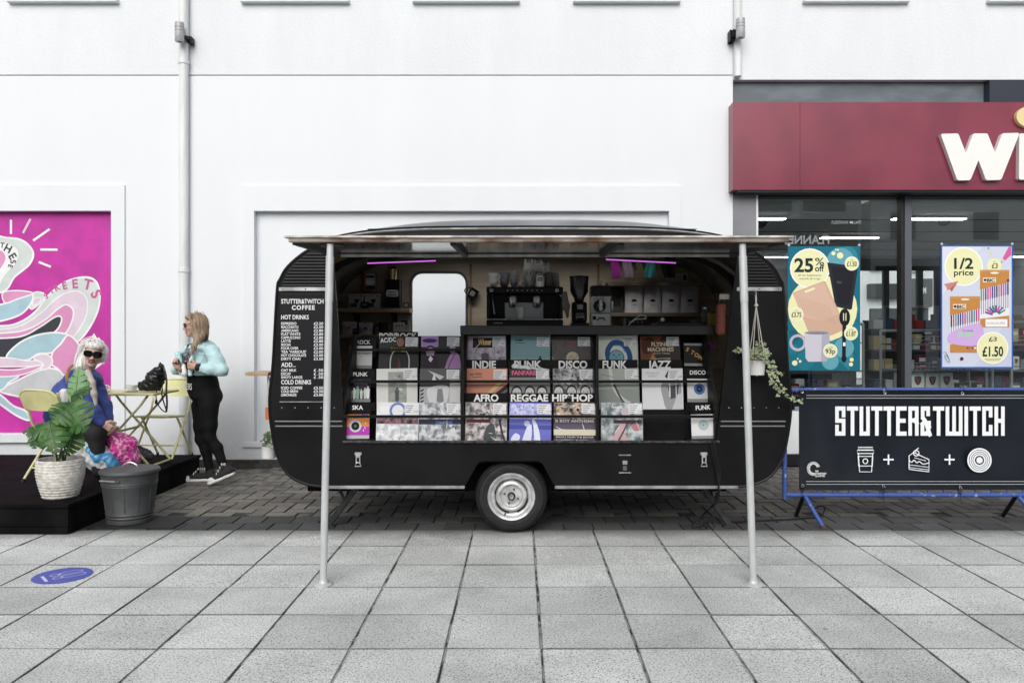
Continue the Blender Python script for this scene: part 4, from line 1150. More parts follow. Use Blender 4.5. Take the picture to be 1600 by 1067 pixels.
# road wheels
rim_m = mat('silver_wheel_paint', (.56, .565, .57), .38, .35, vary=.18, nscale=14)
rim_d = mat('wheel_slot_dark', (.02, .02, .02), .7)
def road_wheel(y, sgn):
    wh = empty('wheel', (AX, y, WZ)); wh.parent = car; wh.rotation_euler = (0, 0, 0 if sgn < 0 else math.pi)
    w_ = .078
    ty = MB().lathe([(.170, w_ - .01), (.182, w_ + .004), (.205, w_ + .010), (.235, w_ + .008), (.258, w_ - .004), (.270, w_ - .022), (.276, 0), (.270, -w_ + .02), (.25, -w_), (.17, -w_)], axis='-Y', n=56)
    for r_ in (.262, .247, .212): ty.lathe([(r_ - .003, w_ + .0045 if r_ < .25 else w_ - .006), (r_, w_ + .0125 if r_ < .25 else w_ - .001), (r_ + .003, w_ + .0045 if r_ < .25 else w_ - .008)], axis='-Y', n=56)
    ty.build('tyre', wh, rubber, angle=50)
    MB().lathe([(.118, w_ - .062), (.130, w_ - .03), (.140, w_ - .022), (.150, w_ - .020), (.157, w_ - .004), (.166, w_ + .004), (.176, w_ + .008), (.180, w_ + .004), (.178, w_ - .01), (.15, -.05)], axis='-Y', n=56).build('rim', wh, rim_m)
    MB().lathe([(.05, w_ - .030), (.066, w_ - .030), (.078, w_ - .026), (.086, w_ - .012), (.096, w_ - .008), (.112, w_ - .016), (.119, w_ - .038)], axis='-Y', n=56).build('wheel_disc', wh, rim_m)
    MB().lathe([(0, w_ - .034), (.06, w_ - .034)], axis='-Y', n=40).build('wheel_face', wh, rim_m)
    for i in range(4):
        a0 = R(20 + 90 * i)
        sl = MB(); pts = []
        for r_, dr in ((.121, 0), (.1285, 0)):
            pts.append([(r_ * math.cos(a0 + R(62) * k_ / 10), -(w_ - .030 + (.012 if r_ > .125 else 0)), r_ * math.sin(a0 + R(62) * k_ / 10)) for k_ in range(11)])
        sl.add(pts[0] + pts[1], [(k_, k_ + 1, 12 + k_, 11 + k_) for k_ in range(10)], rim_d); sl.build('slot', wh)
        t_ = R(70 + 90 * i)
        MB().lathe([(0, w_ - .012), (.006, w_ - .012), (.008, w_ - .016), (.0095, w_ - .034)], c=(.055 * math.cos(t_), 0, .055 * math.sin(t_)), axis='-Y', n=6, smooth=False).build('wheel_bolt', wh, mat('bolt_steel', (.2, .2, .2), .4, .8))
    MB().lathe([(.018, w_ + .006), (.019, w_ + .004), (.020, w_ - .034)], axis='-Y', n=24).build('hub_cap', wh, rim_m)
    MB().lathe([(.021, w_ - .004), (.029, w_ - .006), (.030, w_ - .033)], axis='-Y', n=24).build('hub_ring', wh, flat((.015, .015, .015), .5))
    MB().cyl((-.045, -(w_ - .02), -.128), (-.052, -(w_ + .012), -.135), .005, n=8).build('valve', wh, rim_d)
road_wheel(-.82, -1)
road_wheel(.82, 1)
# louvred corners, strips, mouldings, rivets
louvre = mat('louvre_black', (.008, .008, .009), .35, vary=.2, nscale=5, spec=.3)
def edge_x(z):                                              # outside edge of the body at a height
    best = None
    for (a, b), (c, d) in zip(hs_, hs_[1:]):
        if (b - z) * (d - z) <= 0 and abs(b - d) > 1e-6: best = a + (c - a) * (z - b) / (d - b)
    return best
def open_x(z, side_):
    a, b = (opening[0], opening[3]) if side_ < 0 else (opening[1], opening[2])
    return a[0] + (b[0] - a[0]) * (z - a[1]) / (b[1] - a[1])
for sd in (-1, 1):
    z = 1.868
    while z < 2.115:
        xo = edge_x(z); xo = (xo + .035) if sd < 0 else -(xo + .035)
        xi = open_x(z, sd) + sd * .03
        MB().tube([(xo, -.952, z), (xi, -.952, z)], .0085, n=8).build('louvre_rib', car, louvre)
        z += .0235
    xo = edge_x(1.845); xo = xo + .01 if sd < 0 else -(xo + .01)
    xi = open_x(1.845, sd) + sd * .02
    st = MB().box((min(xo, xi), -.962, 1.826), (max(xo, xi), -.9505, 1.856), bev=.003).build('trim_strip', car, alu)
    for f_ in (.08, .5, .92): MB().lathe([(0, .966), (.005, .965), (.006, .962)], c=(xo + (xi - xo) * f_, 0, 1.841), axis='-Y', n=8).build('screw', st, mat('screw_dark', (.1, .1, .1), .4, .8))
    for py_ in (658, 665.5):
        zz = Z(py_, CY0); xo = edge_x(zz); xo = xo + .03 if sd < 0 else -(xo + .03); xi = open_x(zz, sd) + sd * .015
        MB().box((min(xo, xi), -.957, zz - .005), (max(xo, xi), -.9505, zz + .005), bev=.002).build('side_moulding', car, mat('bright_moulding', (.34, .34, .35), .35, .6))
    rv = MB(); zz = Z(637, CY0); xo = edge_x(zz); xo = xo + .06 if sd < 0 else -(xo + .06); xi = open_x(zz, sd)
    for i in range(5): rv.lathe([(0, .9535), (.004, .953), (.005, .9505)], c=(xo + (xi - xo) * (i + .3) / 5, 0, zz), axis='-Y', n=8)
    tag(rv.build('rivets', car, alu), kind='stuff')
MB().box((opening[3][0] - .02, -.972, opening[3][1] - .012), (opening[2][0] + .02, -.9505, opening[3][1] + .006), bev=.003).build('opening_sill', car, mat('sill_worn', (.06, .06, .062), .35, .3, vary=.6, nscale=30))
MB().box((opening[0][0] - .02, -.966, opening[0][1] + .001), (opening[1][0] + .02, -.9505, opening[0][1] + .022), bev=.003).build('hinge_rail', car, mat('hinge_rail_pale', (.45, .44, .41), .5, .3, vary=.2, nscale=10))
# toggle latches, power inlet
for px in (560, 1099.5):
    x_, z_ = W(px, 717)
    la = empty('latch', (x_, -.951, z_)); la.parent = car
    bright = mat('latch_steel', (.62, .62, .62), .3, .6)
    MB().box((-.026, -.014, .030), (.026, 0, .052), bev=.004).build('latch_plate', la, bright)
    MB().box((-.018, -.02, .012), (.018, -.002, .034), bev=.004).build('latch_lever', la, bright)
    for s_ in (-.013, .013): MB().cyl((s_, -.012, .012), (s_, -.012, -.03), .005, n=8).build('latch_rod', la, bright)
    MB().tube([(-.022, -.012, -.052), (.022, -.012, -.052), (.012, -.012, -.024), (-.012, -.012, -.024)], .005, closed=True).build('latch_loop', la, bright)
x_, z_ = W(976, 724)
il = empty('power_inlet', (x_, -.951, z_)); il.parent = car
MB().box((-.042, -.012, -.068), (.042, 0, .068), bev=.004).build('inlet_frame', il, black_sat)
for s_ in (-1, 1): MB().box((-.045, -.016, s_ * .066 - .004), (.045, -.0125, s_ * .066 + .004)).build('inlet_edge', il, alu)
MB().box((-.018, -.022, -.005), (.018, -.0125, .025), bev=.004).build('socket', il, flat((.3, .3, .3), .5))
MB().box((-.015, -.018, -.05), (.015, -.0125, -.015), bev=.003).build('rating_plate', il, flat((.12, .12, .12), .5))
# corner steadies
for sd, (a, b), (c, d) in ((-1, (565, 763), (514, 822)), (1, (1091, 763), (1139, 820))):
    y_ = 6.12
    A = Vector((X(a, y_) - CXC, y_ - 6.8, .36)); B = Vector((X(c, y_) - CXC, y_ - 6.8, .015))
    st = empty('corner_steady', A); st.parent = car
    dv = (B - A); M_ = dv.to_track_quat('Z', 'Y').to_matrix().to_4x4()
    MB().box((-.028, -.022, 0), (.028, .022, dv.length), M=M_, bev=.004).build('steady_leg', st, mat('steady_metal', (.035, .035, .036), .5, .3, vary=.4, nscale=10))
    mid = dv * .5
    MB().cyl(Vector((sd * .20, .01, -.005)), mid, .012, n=8).build('steady_brace', st, MATS['steady_metal'])
    MB().cyl(Vector((sd * .10, .05, -.005)), mid + Vector((0, .02, 0)), .010, n=8).build('steady_brace', st, MATS['steady_metal'])
    MB().box((dv.x - .05, -.05, dv.z - .012), (dv.x + .05, .05, dv.z + .002)).build('steady_foot', st, MATS['steady_metal'])
# lifted serving flap
fl = empty('serving_flap', (0, 0, 0)); fl.parent = car
FX0, FX1 = -1.372 - CXC, 1.60 - CXC
hy, hz, fy, fz = -.96, 2.108, 4.66 - 6.8, 2.073
flap_m = mat('flap_underside', (.42, .41, .39), .14, .85, vary=.30, nscale=2.5, stretch=(1, 5, 1), bump=.04, bscale=14)
scuffs(flap_m, .60, (.05, .04, .03))
rust = mat('rusty_edge', (.30, .27, .23), .75, nscale=3.2, col2=(.085, .032, .012), lo=.44, hi=.60, stretch=(1, 1, 2), bump=.2, bscale=50)
def fq(t): return hy + (fy - hy) * t, hz + (fz - hz) * t
y0_, z0_ = fq(0); y1_, z1_ = fq(.985)
MB().add([(FX0, y0_, z0_), (FX1, y0_, z0_), (FX1, y1_, z1_), (FX0, y1_, z1_), (FX0, y0_, z0_ + .008), (FX1, y0_, z0_ + .008), (FX1, y1_, z1_ + .008), (FX0, y1_, z1_ + .008)],
         [(0, 1, 2, 3), (7, 6, 5, 4), (0, 4, 5, 1), (1, 5, 6, 2), (2, 6, 7, 3), (3, 7, 4, 0)]).build('flap_panel', fl, flap_m)
MB().box((FX0 - .005, fy - .012, fz - .022), (FX1 + .005, fy + .022, fz + .003), bev=.003).build('front_batten', fl, rust)
MB().box((FX0 - .03, fy - .022, fz + .0035), (FX1 + .03, fy + .05, fz + .016), bev=.002).build('drip_edge', fl, mat('weathered_strip', (.50, .49, .45), .6, vary=.35, nscale=7))
brw = mat('flap_frame_dark', (.035, .032, .03), .6, vary=.4, nscale=8)
for px in (X(716, 5.1) - CXC, X(958, 5.1) - CXC, FX0 + .02, FX1 - .02):
    a, b = fq(.02), fq(.965)
    MB().add([(px + dx, yy, zz + dz) for (yy, zz) in (a, b) for dx, dz in ((-.017, -.034), (.017, -.034), (.017, -.001), (-.017, -.001))],
             [(0, 1, 2, 3), (7, 6, 5, 4), (0, 4, 5, 1), (1, 5, 6, 2), (2, 6, 7, 3), (3, 7, 4, 0)]).build('flap_rib', fl, brw)
for px in (FX0 + .20, FX1 - .22): MB().box((px - .03, fy + .03, fz - .045), (px + .11, fy + .09, fz - .001), bev=.003).build('pole_bracket', fl, brw)
# props that carry the flap
pole_m = mat('galvanised_pole', (.58, .60, .61), .45, .25, vary=.04, nscale=12, stretch=(3, 3, 1))
for tp, bt, lb in ((516, 505, 'grey metal pole propping the left end of the awning'), (1160, 1177, 'grey metal pole propping the right end of the awning')):
    T = Vector((X(tp, 4.69), 4.69, 2.045)); B = Vector((X(bt, 4.69), 4.69, .0))
    t = empty('awning_pole', B, label=lb, cat='pole', group='poles under the awning')
    D = T - B
    MB().cyl((0, 0, .012), D * .83, .0215, n=16).build('lower_tube', t, pole_m)
    MB().cyl(D * .83, D * .965, .024, n=16).build('sleeve', t, pole_m)
    MB().cyl(D * .965, D, .0205, n=16).build('upper_tube', t, pole_m)
    MB().lathe([(.058, 0), (.058, .006), (.05, .011), (.03, .014), (.025, .03), (.0215, .032)], n=28).build('base_plate', t, pole_m)
# pink light tubes under the ceiling
led = mat('pink_led', (.62, .16, .70), .4, emit=1.1)
for a, b, ya, yb, Yd, lb in ((574, 681, 411.5, 407.5, 6.55, 'left'), (947, 1056, 405.5, 411, 6.55, 'right')):
    A, B = P(a, ya, Yd), P(b, yb, Yd)
    t = empty('led_strip', A, label='glowing pink light tube under the caravan ceiling on the %s' % lb, cat='light', group='pink light tubes in the caravan')
    MB().cyl((0, 0, 0), B - A, .0055, n=10).build('tube', t, led)
    MB().cyl((0, .004, .016), (B - A) + Vector((0, .004, .016)), .014, n=8).build('housing', t, flat((.02, .02, .02), .5))
# ---------------------------------------------------------------- record rack in the opening
TY = [5.89, 6.07, 6.25]                                      # the three tiers, from the lowest
TZ = [.668, .918, 1.172]
rk = empty('record_rack', (.07, 6.0, .41), label='black stepped record rack filling the caravan opening', cat='record rack')
def rp(o): return part(o, rk)
LX0, LXM, RXM, RX1 = X(541, 5.87), X(722.5, 5.87), X(933.5, 5.87), X(1116, 5.87)
for i in range(3):
    y1 = (TY[i + 1] - .012) if i < 2 else 6.40
    rp(MB().box((LX0, TY[i] - .012, TZ[i] - .016), (RX1, y1, TZ[i])).build('tier_shelf', material=black_wood))
    rp(MB().box((LX0, y1 + .0005, TZ[i] - .06 if i == 0 else TZ[i] - .25), (RX1, y1 + .011, (TZ[i + 1] - .018) if i < 2 else 1.49)).build('tier_back', material=black_wood))
rp(MB().box((LX0, TY[0] - .016, .60), (RX1, TY[0] - .0125, TZ[0] + .02)).build('front_board', material=black_wood))
stair = [(TY[0] - .02, .60), (TY[0] - .02, .99), (TY[1] - .03, 1.25), (TY[2] - .03, 1.50), (6.41, 1.50), (6.41, .60)]
for x in (LX0 - .03, LXM - .013, RXM - .010, RX1 + .002): rp(MB().prism(stair, x, x + .024, black_wood, 'YZ').build('rack_divider'))
rp(MB().box((LXM - .012, TY[0] - .03, .70), (LXM + .010, TY[0] - .0205, 1.51)).build('rack_post', material=black_sat))
rp(MB().box((RXM - .010, TY[0] - .03, .70), (RXM + .008, TY[0] - .0205, 1.51)).build('rack_post', material=black_sat))
def rail(x0, x1, py, Yd, hh=.011): rp(MB().box((x0, Yd - .012, Z(py, Yd) - hh), (x1, Yd, Z(py, Yd) + hh), bev=.002).build('rack_rail', material=black_sat))
rail(LX0 - .03, RX1 + .02, 650.5, TY[0] - .034); rail(LX0 - .03, RX1 + .02, 596, TY[1] - .034); rail(LX0 - .03, LXM, 546.5, TY[2] - .034)
rp(MB().box((X(719, 6.15), 6.15, Z(523, 6.15)), (X(1116, 6.15), 6.19, Z(508.5, 6.15)), bev=.004).build('counter_fascia', material=mat('counter_black', (.022, .023, .025), .38, vary=.15, nscale=4)))
rp(MB().box((X(719, 6.15), 6.191, Z(508.5, 6.15) - .035), (X(1116, 6.15), 6.78, Z(508.5, 6.15) - .005)).build('counter_top', material=MATS['counter_black']))
rp(MB().box((X(719, 6.15) + .002, 6.41, .42), (X(1116, 6.15) - .01, 6.43, 1.53)).build('counter_back', material=black_wood))

# sleeves
lab_m = flat('e4e6e8', .5); ink_m = flat('6f757c', .6)
WHT, BLK_ = flat('e9eaea', .4), flat('121214', .4)
slv = mat('sleeve_card_edge', (.55, .55, .54), .6)
film = mat('painted_film_glint', (.72, .74, .75), .12)  # pale colour of the glints drawn on the clear film
SLEEVE_SEED = [0]
def add_label(p_, a0=.66, a1=.975, b0=.74, b1=.97):
    p_.rect(a0, b0, a1, b1, lab_m)
    for i in range(4):                                       # small print on the price label
        y = b1 - .045 - i * .05
        if y > b0 + .02: p_.stroke([(a0 + .02, y), (a0 + .02 + (a1 - a0) * (.62 - .08 * i), y)], .016, ink_m)
    p_.text('\u00a3%d' % random.randint(9, 28), a1 - .09, b0 + .03, .05, ink_m)
def sleeve(px, tier, size, art, label, name='record_sleeve', cat='record', lean=6, dy=0, dz=0, pl=True, group='record sleeves on the rack', rz=0, gloss=False):
    Yd = TY[tier] + .012 + dy
    t = empty(name, (X(px, Yd), Yd, TZ[tier] + .002 + dz), label=label, cat=cat, group=group)
    t.rotation_euler = (R(-lean), rz + random.uniform(-.022, .022), random.uniform(-.03, .03))
    s = size
    MB().box((-s / 2, 0, 0), (s / 2, .007 if s > .25 else .004, s), bev=.001).build('card', t, slv)
    p_ = Print((-s / 2, 0, 0), su=s, sv=s, step=.00005)
    art(p_)
    if pl and s > .25: add_label(p_)
    p_.build('print', t)
    SLEEVE_SEED[0] += 1
    rs_ = random.Random(SLEEVE_SEED[0])
    if gloss:                                                # crumpled clear film: its glints put in as pale opaque slivers off the cover
        f_ = MB()
        for i in range(9):
            a, b = rs_.uniform(-.45, .45) * s, rs_.uniform(.1, .95) * s; L_ = rs_.uniform(.03, .10); an = rs_.uniform(-.6, 2.2); w2 = rs_.uniform(.0015, .005)
            c_, q_ = math.cos(an) * L_, math.sin(an) * L_
            x2 = min(max(a + c_, -.48 * s), .48 * s); z2 = min(max(b + q_, .02), .98 * s)
            nx, nz = -math.sin(an) * w2, math.cos(an) * w2
            f_.add([(a, -.0062, b), (a + nx, -.0065, b + nz), (x2, -.0062, z2), (a * .5 + x2 * .5 - nx, -.0075, b * .5 + z2 * .5 - nz)], [(0, 3, 2, 1)])
        tag(f_.build('film_glints', t, film), kind='stuff')
    return t
def bg(p_, c, c2=None, split=.5):
    p_.rect(0, 0, 1, 1, flat(c, .35))
    if c2: p_.rect(0, 0, 1, split, flat(c2, .35))
def speck(p_, cols, n, seed, r0=.02, r1=.07, box=(0, 0, 1, 1)):
    if n > 20:                                               # a photographic mottle under fewer, smaller shapes
        mm = mat('cover_mottle_%d' % seed, cols[0], .4, nscale=16 + seed % 9, col2=cols[1], lo=.40, hi=.60, detail=7)
        p_.rect(box[0] + .01, box[1] + .01, box[2] - .01, box[3] - .01, mm); n //= 3; r0 *= .5; r1 *= .8
    r = random.Random(seed)
    for i in range(n):
        rr = r.uniform(r0, r1); a = r.uniform(box[0] + rr, box[2] - rr); b = r.uniform(box[1] + rr, box[3] - rr)
        k_ = r.randint(5, 8); ph = r.uniform(0, 6)
        p_.poly([(a + rr * r.uniform(.5, 1) * math.cos(ph + 6.283 * q / k_), b + rr * r.uniform(.5, 1) * math.sin(ph + 6.283 * q / k_)) for q in range(k_)], flat(r.choice(cols), .35))
def figure(p_, x, y, h, c, c2=None):                         # a plain standing silhouette
    f_ = flat(c, .4)
    p_.disc(x, y + h * .90, h * .085, f_, 14, ry=h * .10)
    p_.blob([(x - h * .15, y + h * .76), (x, y + h * .80), (x + h * .15, y + h * .76), (x + h * .13, y + h * .4), (x + h * .10, y), (x - h * .10, y), (x - h * .13, y + h * .4)], f_)
def head(p_, x, y, r, skin_, hair_):
    p_.disc(x, y + r * .25, r * 1.02, flat(hair_, .4), 18, ry=r * 1.15); p_.disc(x, y, r * .82, flat(skin_, .4), 18, ry=r)
    for s_ in (-1, 1): p_.disc(x + s_ * r * .34, y + r * .1, r * .13, flat('3a3a3e', .4), 8, ry=r * .08)
    p_.stroke([(x - r * .25, y - r * .5), (x + r * .25, y - r * .5)], r * .1, flat('4a4448', .4)); p_.stroke([(x, y + r * .1), (x - r * .06, y - r * .2)], r * .07, flat('77757a', .4))
def a_rock(p_):
    bg(p_, '26262a'); p_.blob([(.25, 0), (.28, .5), (.42, .75), (.62, .75), (.74, .5), (.78, 0)], flat('1a1a1c', .4)); p_.curve([(.30, 0), (.30, .42), (.40, .68)], .03, flat('c9c9c6')); p_.curve([(.76, 0), (.76, .45), (.64, .68)], .03, flat('c9c9c6'))
    head(p_, .53, .84, .11, '9a6a5a', '3a2a22'); p_.poly([(.5, .5), (.47, .2), (.53, .17), (.56, .22)], flat('5e3730')); p_.text('AC/DC', .03, .82, .11, WHT, w=.40, rot=.1, bold=.03); p_.text('POWER', .30, .60, .09, flat('d6cf52'), w=.40, bold=.02)
def a_purple(p_):
    bg(p_, '27242a'); p_.rect(0, .72, .44, 1, flat('b79ac6')); p_.disc(.22, .88, .19, flat('4a2f8c'), ry=.055); head(p_, .24, .58, .13, 'c8a3cf', '3d2b47'); p_.blob([(.02, .2), (.1, .45), (.24, .5), (.40, .45), (.46, .1), (.05, 0)], flat('332a38'))
    p_.poly([(.24, .5), (.19, .4), (.25, .33), (.31, .42)], WHT); p_.blob([(.62, 0), (.66, .35), (.8, .58), (.97, .5), (.99, .02)], flat('b68fc0')); p_.curve([(.66, 0), (.74, .3), (.86, .55)], .02, flat('4d3557')); head(p_, .8, .66, .1, 'bd98c6', '2f2338')
def a_indie(p_):
    bg(p_, 'b4a9bd'); speck(p_, ['c9c1d0', '9c92a8', 'd9d3de', '8d8399'], 34, 4, .05, .14); p_.rect(.16, .70, .66, .95, flat('2b2629')); p_.text('Winner', .30, .78, .14, flat('e0bd85'), w=.34, bold=.05); p_.poly([(.04, .97), (.14, .97), (.12, .85), (.04, .88)], flat('d07fa6'))
    figure(p_, .47, .06, .62, '5e5560'); p_.disc(.47, .62, .05, flat('b59c9c')); speck(p_, ['6f58a6'], 8, 6, .02, .06, (.7, .1, .98, .6))
def a_teal(p_):
    bg(p_, '7fa6ac'); p_.rect(0, .22, 1, .45, flat('93b3b5')); p_.rect(0, 0, 1, .24, flat('2a3336')); p_.text('HOME', .10, .86, .05, BLK_, w=.2, bold=.03); p_.stroke([(.10, .82), (.35, .82)], .012, BLK_)
    for x, h in ((.26, .14), (.34, .16), (.42, .22), (.75, .30)): figure(p_, x, .2, h, '15191b')
def a_disco(p_):
    bg(p_, '2a2826'); speck(p_, ['3a3735', '4b4643', '1d1b1a'], 22, 9, .04, .12); p_.disc(.52, .44, .16, flat('cfc2ad')); p_.curve([(.42, .42), (.5, .5), (.56, .4), (.64, .5)], .012, flat('7c7466')); p_.text('Disco', .38, .82, .07, flat('b33a4a'), w=.22, rot=-.1); p_.text('Nights', .40, .74, .06, flat('b33a4a'), w=.2, rot=-.1); p_.poly([(0, .5), (.2, .2), (.16, .2), (0, .42)], flat('8d8984'))
def a_curl(p_):
    bg(p_, 'dfe3d8'); b1, b2 = flat('1f5291', .35), flat('7fb4bd', .35)
    p_.curve([(.04, .30), (.10, .40), (.20, .34), (.30, .26)], .03, b1); p_.curve([(.26, .36), (.24, .62), (.38, .82), (.60, .80), (.76, .62), (.80, .40), (.70, .26)], .13, b1, n=8); p_.curve([(.40, .76), (.58, .74), (.70, .58)], .025, flat('6f9fd0'))
    p_.disc(.46, .45, .19, b2); p_.ring(.46, .45, .19, .02, b1); p_.disc(.40, .52, .02, b1); p_.disc(.53, .52, .02, b1); p_.disc(.46, .46, .015, b1); p_.curve([(.40, .40), (.46, .37), (.53, .41)], .014, b1)
def a_fly(p_):
    bg(p_, '3a302c'); p_.poly([(0, 1), (.55, 1), (.35, .55), (.1, .2), (0, .3)], flat('7c4a33')); p_.poly([(.30, .55), (.45, .35), (.25, 0), (.05, 0)], flat('c0895f')); p_.blob([(.05, .9), (.3, .95), (.4, .7), (.2, .55), (.05, .6)], flat('4c2c22'))
    p_.text('FLYING', .28, .74, .10, flat('d8c9b0'), w=.44, bold=.03); p_.text('MACHINES', .18, .61, .10, flat('d8c9b0'), w=.66, bold=.03); p_.text('NATTY TWICE', .32, .53, .045, flat('d8c9b0'), w=.42)
    for i in range(3): p_.stroke([(.35, .32 + .05 * i), (.75, .38 + .03 * i)], .012, flat('d5d5d2'))
def a_white(p_):
    bg(p_, 'dfdfdb'); p_.rect(.28, .04, .74, .92, flat('b9bab6')); speck(p_, ['8d918b', 'a4a8a0', 'cfd0cb', '6f746e', 'b99fae'], 30, 12, .03, .09, (.28, .04, .74, .92)); figure(p_, .5, .2, .34, '55595a')
def a_bw(p_):
    bg(p_, '5a5a5c'); p_.rect(0, 0, .74, .55, flat('b9bbbd')); p_.rect(.74, 0, 1, .72, flat('dadbdb')); p_.blob([(.2, .5), (.7, .56), (.62, .1), (.3, .08)], flat('dfe0e2')); p_.poly([(.44, .5), (.56, .5), (.6, .2), (.5, .14), (.42, .2)], flat('8b8e92'))
    for i in range(5): p_.poly([(.02, .06 + i * .09), (.10, .10 + i * .09), (.10, .14 + i * .09), (.02, .10 + i * .09)], flat('2f2f31'))
    p_.poly([(.2, .95), (.6, .8), (.5, .72)], flat('c9cbcc')); p_.poly([(.3, .72), (.36, .9), (.4, .7)], flat('dddddd'))
def a_orange(p_):
    bg(p_, 'd08f78'); p_.poly([(.2, 0), (1, .62), (1, 0)], flat('2a2826')); p_.poly([(.25, .12), (.9, .80), (.98, .76), (.36, .1)], flat('d8bf86')); p_.poly([(.4, .12), (1, .5), (1, .44), (.5, .1)], flat('6b6865')); p_.text('Nik Nolan', .08, .82, .06, BLK_, w=.3, rot=.1, bold=.01); p_.stroke([(.14, .78), (.38, .80)], .014, BLK_)
def a_three(p_):
    bg(p_, '8b8b8d'); p_.rect(0, .78, 1, 1, flat('3c3335')); p_.text('FANFARE', .06, .84, .11, flat('d46f8f'), w=.6, bold=.04)
    for x in (.18, .50, .80): head(p_, x, .40, .13, 'cfcfcf', '2c2c2e'); p_.blob([(x - .16, 0), (x - .13, .2), (x, .26), (x + .13, .2), (x + .16, 0)], flat('9fa1a3'))
def a_faces(p_):
    bg(p_, '77797b'); speck(p_, ['3a3b3d', 'c6c8c9', '4f5153', 'ececec'], 30, 21, .05, .14)
    for x in (.14, .46, .80): head(p_, x, .42, .13, 'd6d6d6', '454547')
def a_sweep(p_):
    bg(p_, 'a4aaa3'); p_.rect(0, 0, 1, .5, flat('8f9690')); p_.curve([(.3, 1), (.36, .6), (.55, .28), (.9, .05)], .09, flat('c8ccc4')); p_.curve([(.38, .62), (.55, .25), (.66, .12)], .05, flat('4e534e')); p_.stroke([(.08, .86), (.38, .79)], .012, flat('6a6f68'))
def a_torso(p_):
    bg(p_, 'e2e4e6'); p_.blob([(.5, .3), (.46, .55), (.55, .68), (.72, .7), (.9, .72), (.96, .5), (.9, 0), (.6, 0)], flat('a2a4a8')); p_.poly([(.62, .55), (.9, .6), (.86, .3), (.7, .25)], flat('4b4d52')); p_.poly([(.72, 0), (.86, .36), (.98, .4), (.98, 0)], flat('d0d2d6')); p_.rect(.66, .3, .69, .95, WHT); p_.rect(.82, .3, .84, .95, WHT); p_.text('TROMBONE', .08, .86, .05, flat('9b9ea2'), w=.34); p_.text('SHORTY', .16, .79, .05, flat('9b9ea2'), w=.22); p_.poly([(.56, .8), (.66, .98), (.62, .75)], flat('3d3f44'))
def a_mixed(p_):
    bg(p_, 'e4e6e8'); p_.disc(.5, .80, .2, flat('6d87c0')); p_.disc(.5, .80, .14, flat('e4e6e8')); p_.rect(.06, .74, .3, .9, flat('eceded')); speck(p_, ['2f3b38', 'c08a96', '4c5d86', '7f8a8c', '35343a'], 36, 31, .02, .06, (0, .48, 1, .68)); speck(p_, ['f0f1f2', 'b0b6bd', 'e7e8ea'], 30, 32, .05, .12, (0, 0, 1, .5))
def a_grey(p_):
    bg(p_, '9a9ea2'); speck(p_, ['d3d6d9', '666c73', 'e2e4e6', '4f555b'], 44, 41, .05, .13); p_.rect(0, .48, 1, .60, flat('3d4152')); p_.rect(.4, .48, .8, .56, flat('5f6fa6')); p_.poly([(.42, .80), (.72, .68), (.70, .62)], flat('d7d9db')); p_.poly([(.5, .9), (.62, .72), (.56, .7)], flat('e3e4e5'))
def a_afro(p_):
    bg(p_, '92959a'); speck(p_, ['4b4c50', 'd9cfd0', '6e7176', 'e0e0e2', '2f3135', 'c2a7ab'], 50, 51, .04, .12); p_.blob([(.44, .05), (.5, .4), (.66, .5), (.72, .3), (.62, .08)], flat('4a4d52')); p_.curve([(.82, .6), (.88, .3), (.96, .05)], .05, flat('33363a')); p_.rect(.04, .52, .6, .6, flat('7c3a44'))
def a_blue(p_):
    bg(p_, '6f74c4'); p_.rect(0, .62, 1, .9, flat('a9aee0')); speck(p_, ['d5d8f2', '8c92d6', 'c0c5ee'], 26, 61, .04, .10, (0, .6, 1, .98)); p_.rect(0, .36, 1, .46, flat('4d50a0')); p_.blob([(.30, 0), (.40, .36), (.48, .48), (.54, .40), (.50, 0)], flat('dfe2f6')); p_.blob([(.62, 0), (.58, .40), (.54, .58), (.62, .56), (.72, .3), (.74, 0)], flat('e6e9fa')); p_.disc(.42, .50, .07, flat('c6caee')); p_.blob([(.04, .1), (.14, .26), (.26, .2), (.2, .06)], flat('dfe2f6'))
def a_hip(p_):
    bg(p_, '57505a'); speck(p_, ['cdb39a', '2c292e', 'd9d3cf', '7a7f8f', 'a48f7c'], 34, 71, .04, .12, (0, .6, 1, 1)); p_.rect(0, .36, 1, .60, flat('5f5563')); p_.text('B BOY ANTHEMS', .04, .53, .06, WHT, w=.92, bold=.03); p_.rect(0, .22, 1, .36, flat('d5cfba')); p_.rect(0, .14, 1, .22, flat('232226')); p_.text('BREAKS FROM THE BRONX', .05, .16, .04, WHT, w=.9); speck(p_, ['8e9198', '3f4148', 'b6b9be'], 24, 72, .02, .06, (0, 0, 1, .14))
def a_play(p_):
    bg(p_, '8b9496'); speck(p_, ['c3cbcd', '59676a', 'dde2e4'], 26, 81, .05, .12); p_.blob([(.2, 0), (.36, .3), (.5, .52), (.6, .5), (.56, .3), (.7, 0), (.5, 0), (.44, .16)], flat('c7a6a8')); p_.curve([(.42, .1), (.56, .36), (.64, .56)], .04, flat('5b4f54')); p_.disc(.84, .42, .10, flat('b7747f')); p_.rect(.3, .50, .95, .58, flat('5a4049')); p_.text('PLAYERS', .26, .86, .05, WHT, w=.26, bold=.03); p_.disc(.58, .78, .10, flat('c3b6ba'))
def a_card(p_): bg(p_, 'd8dad9'); p_.text('RHYTHM & POST', .12, .62, .07, flat('6d7174'), w=.76); p_.text('duo', .46, .50, .07, flat('6d7174'), w=.1); p_.rect(0, 0, 1, .14, flat('8d9092'))
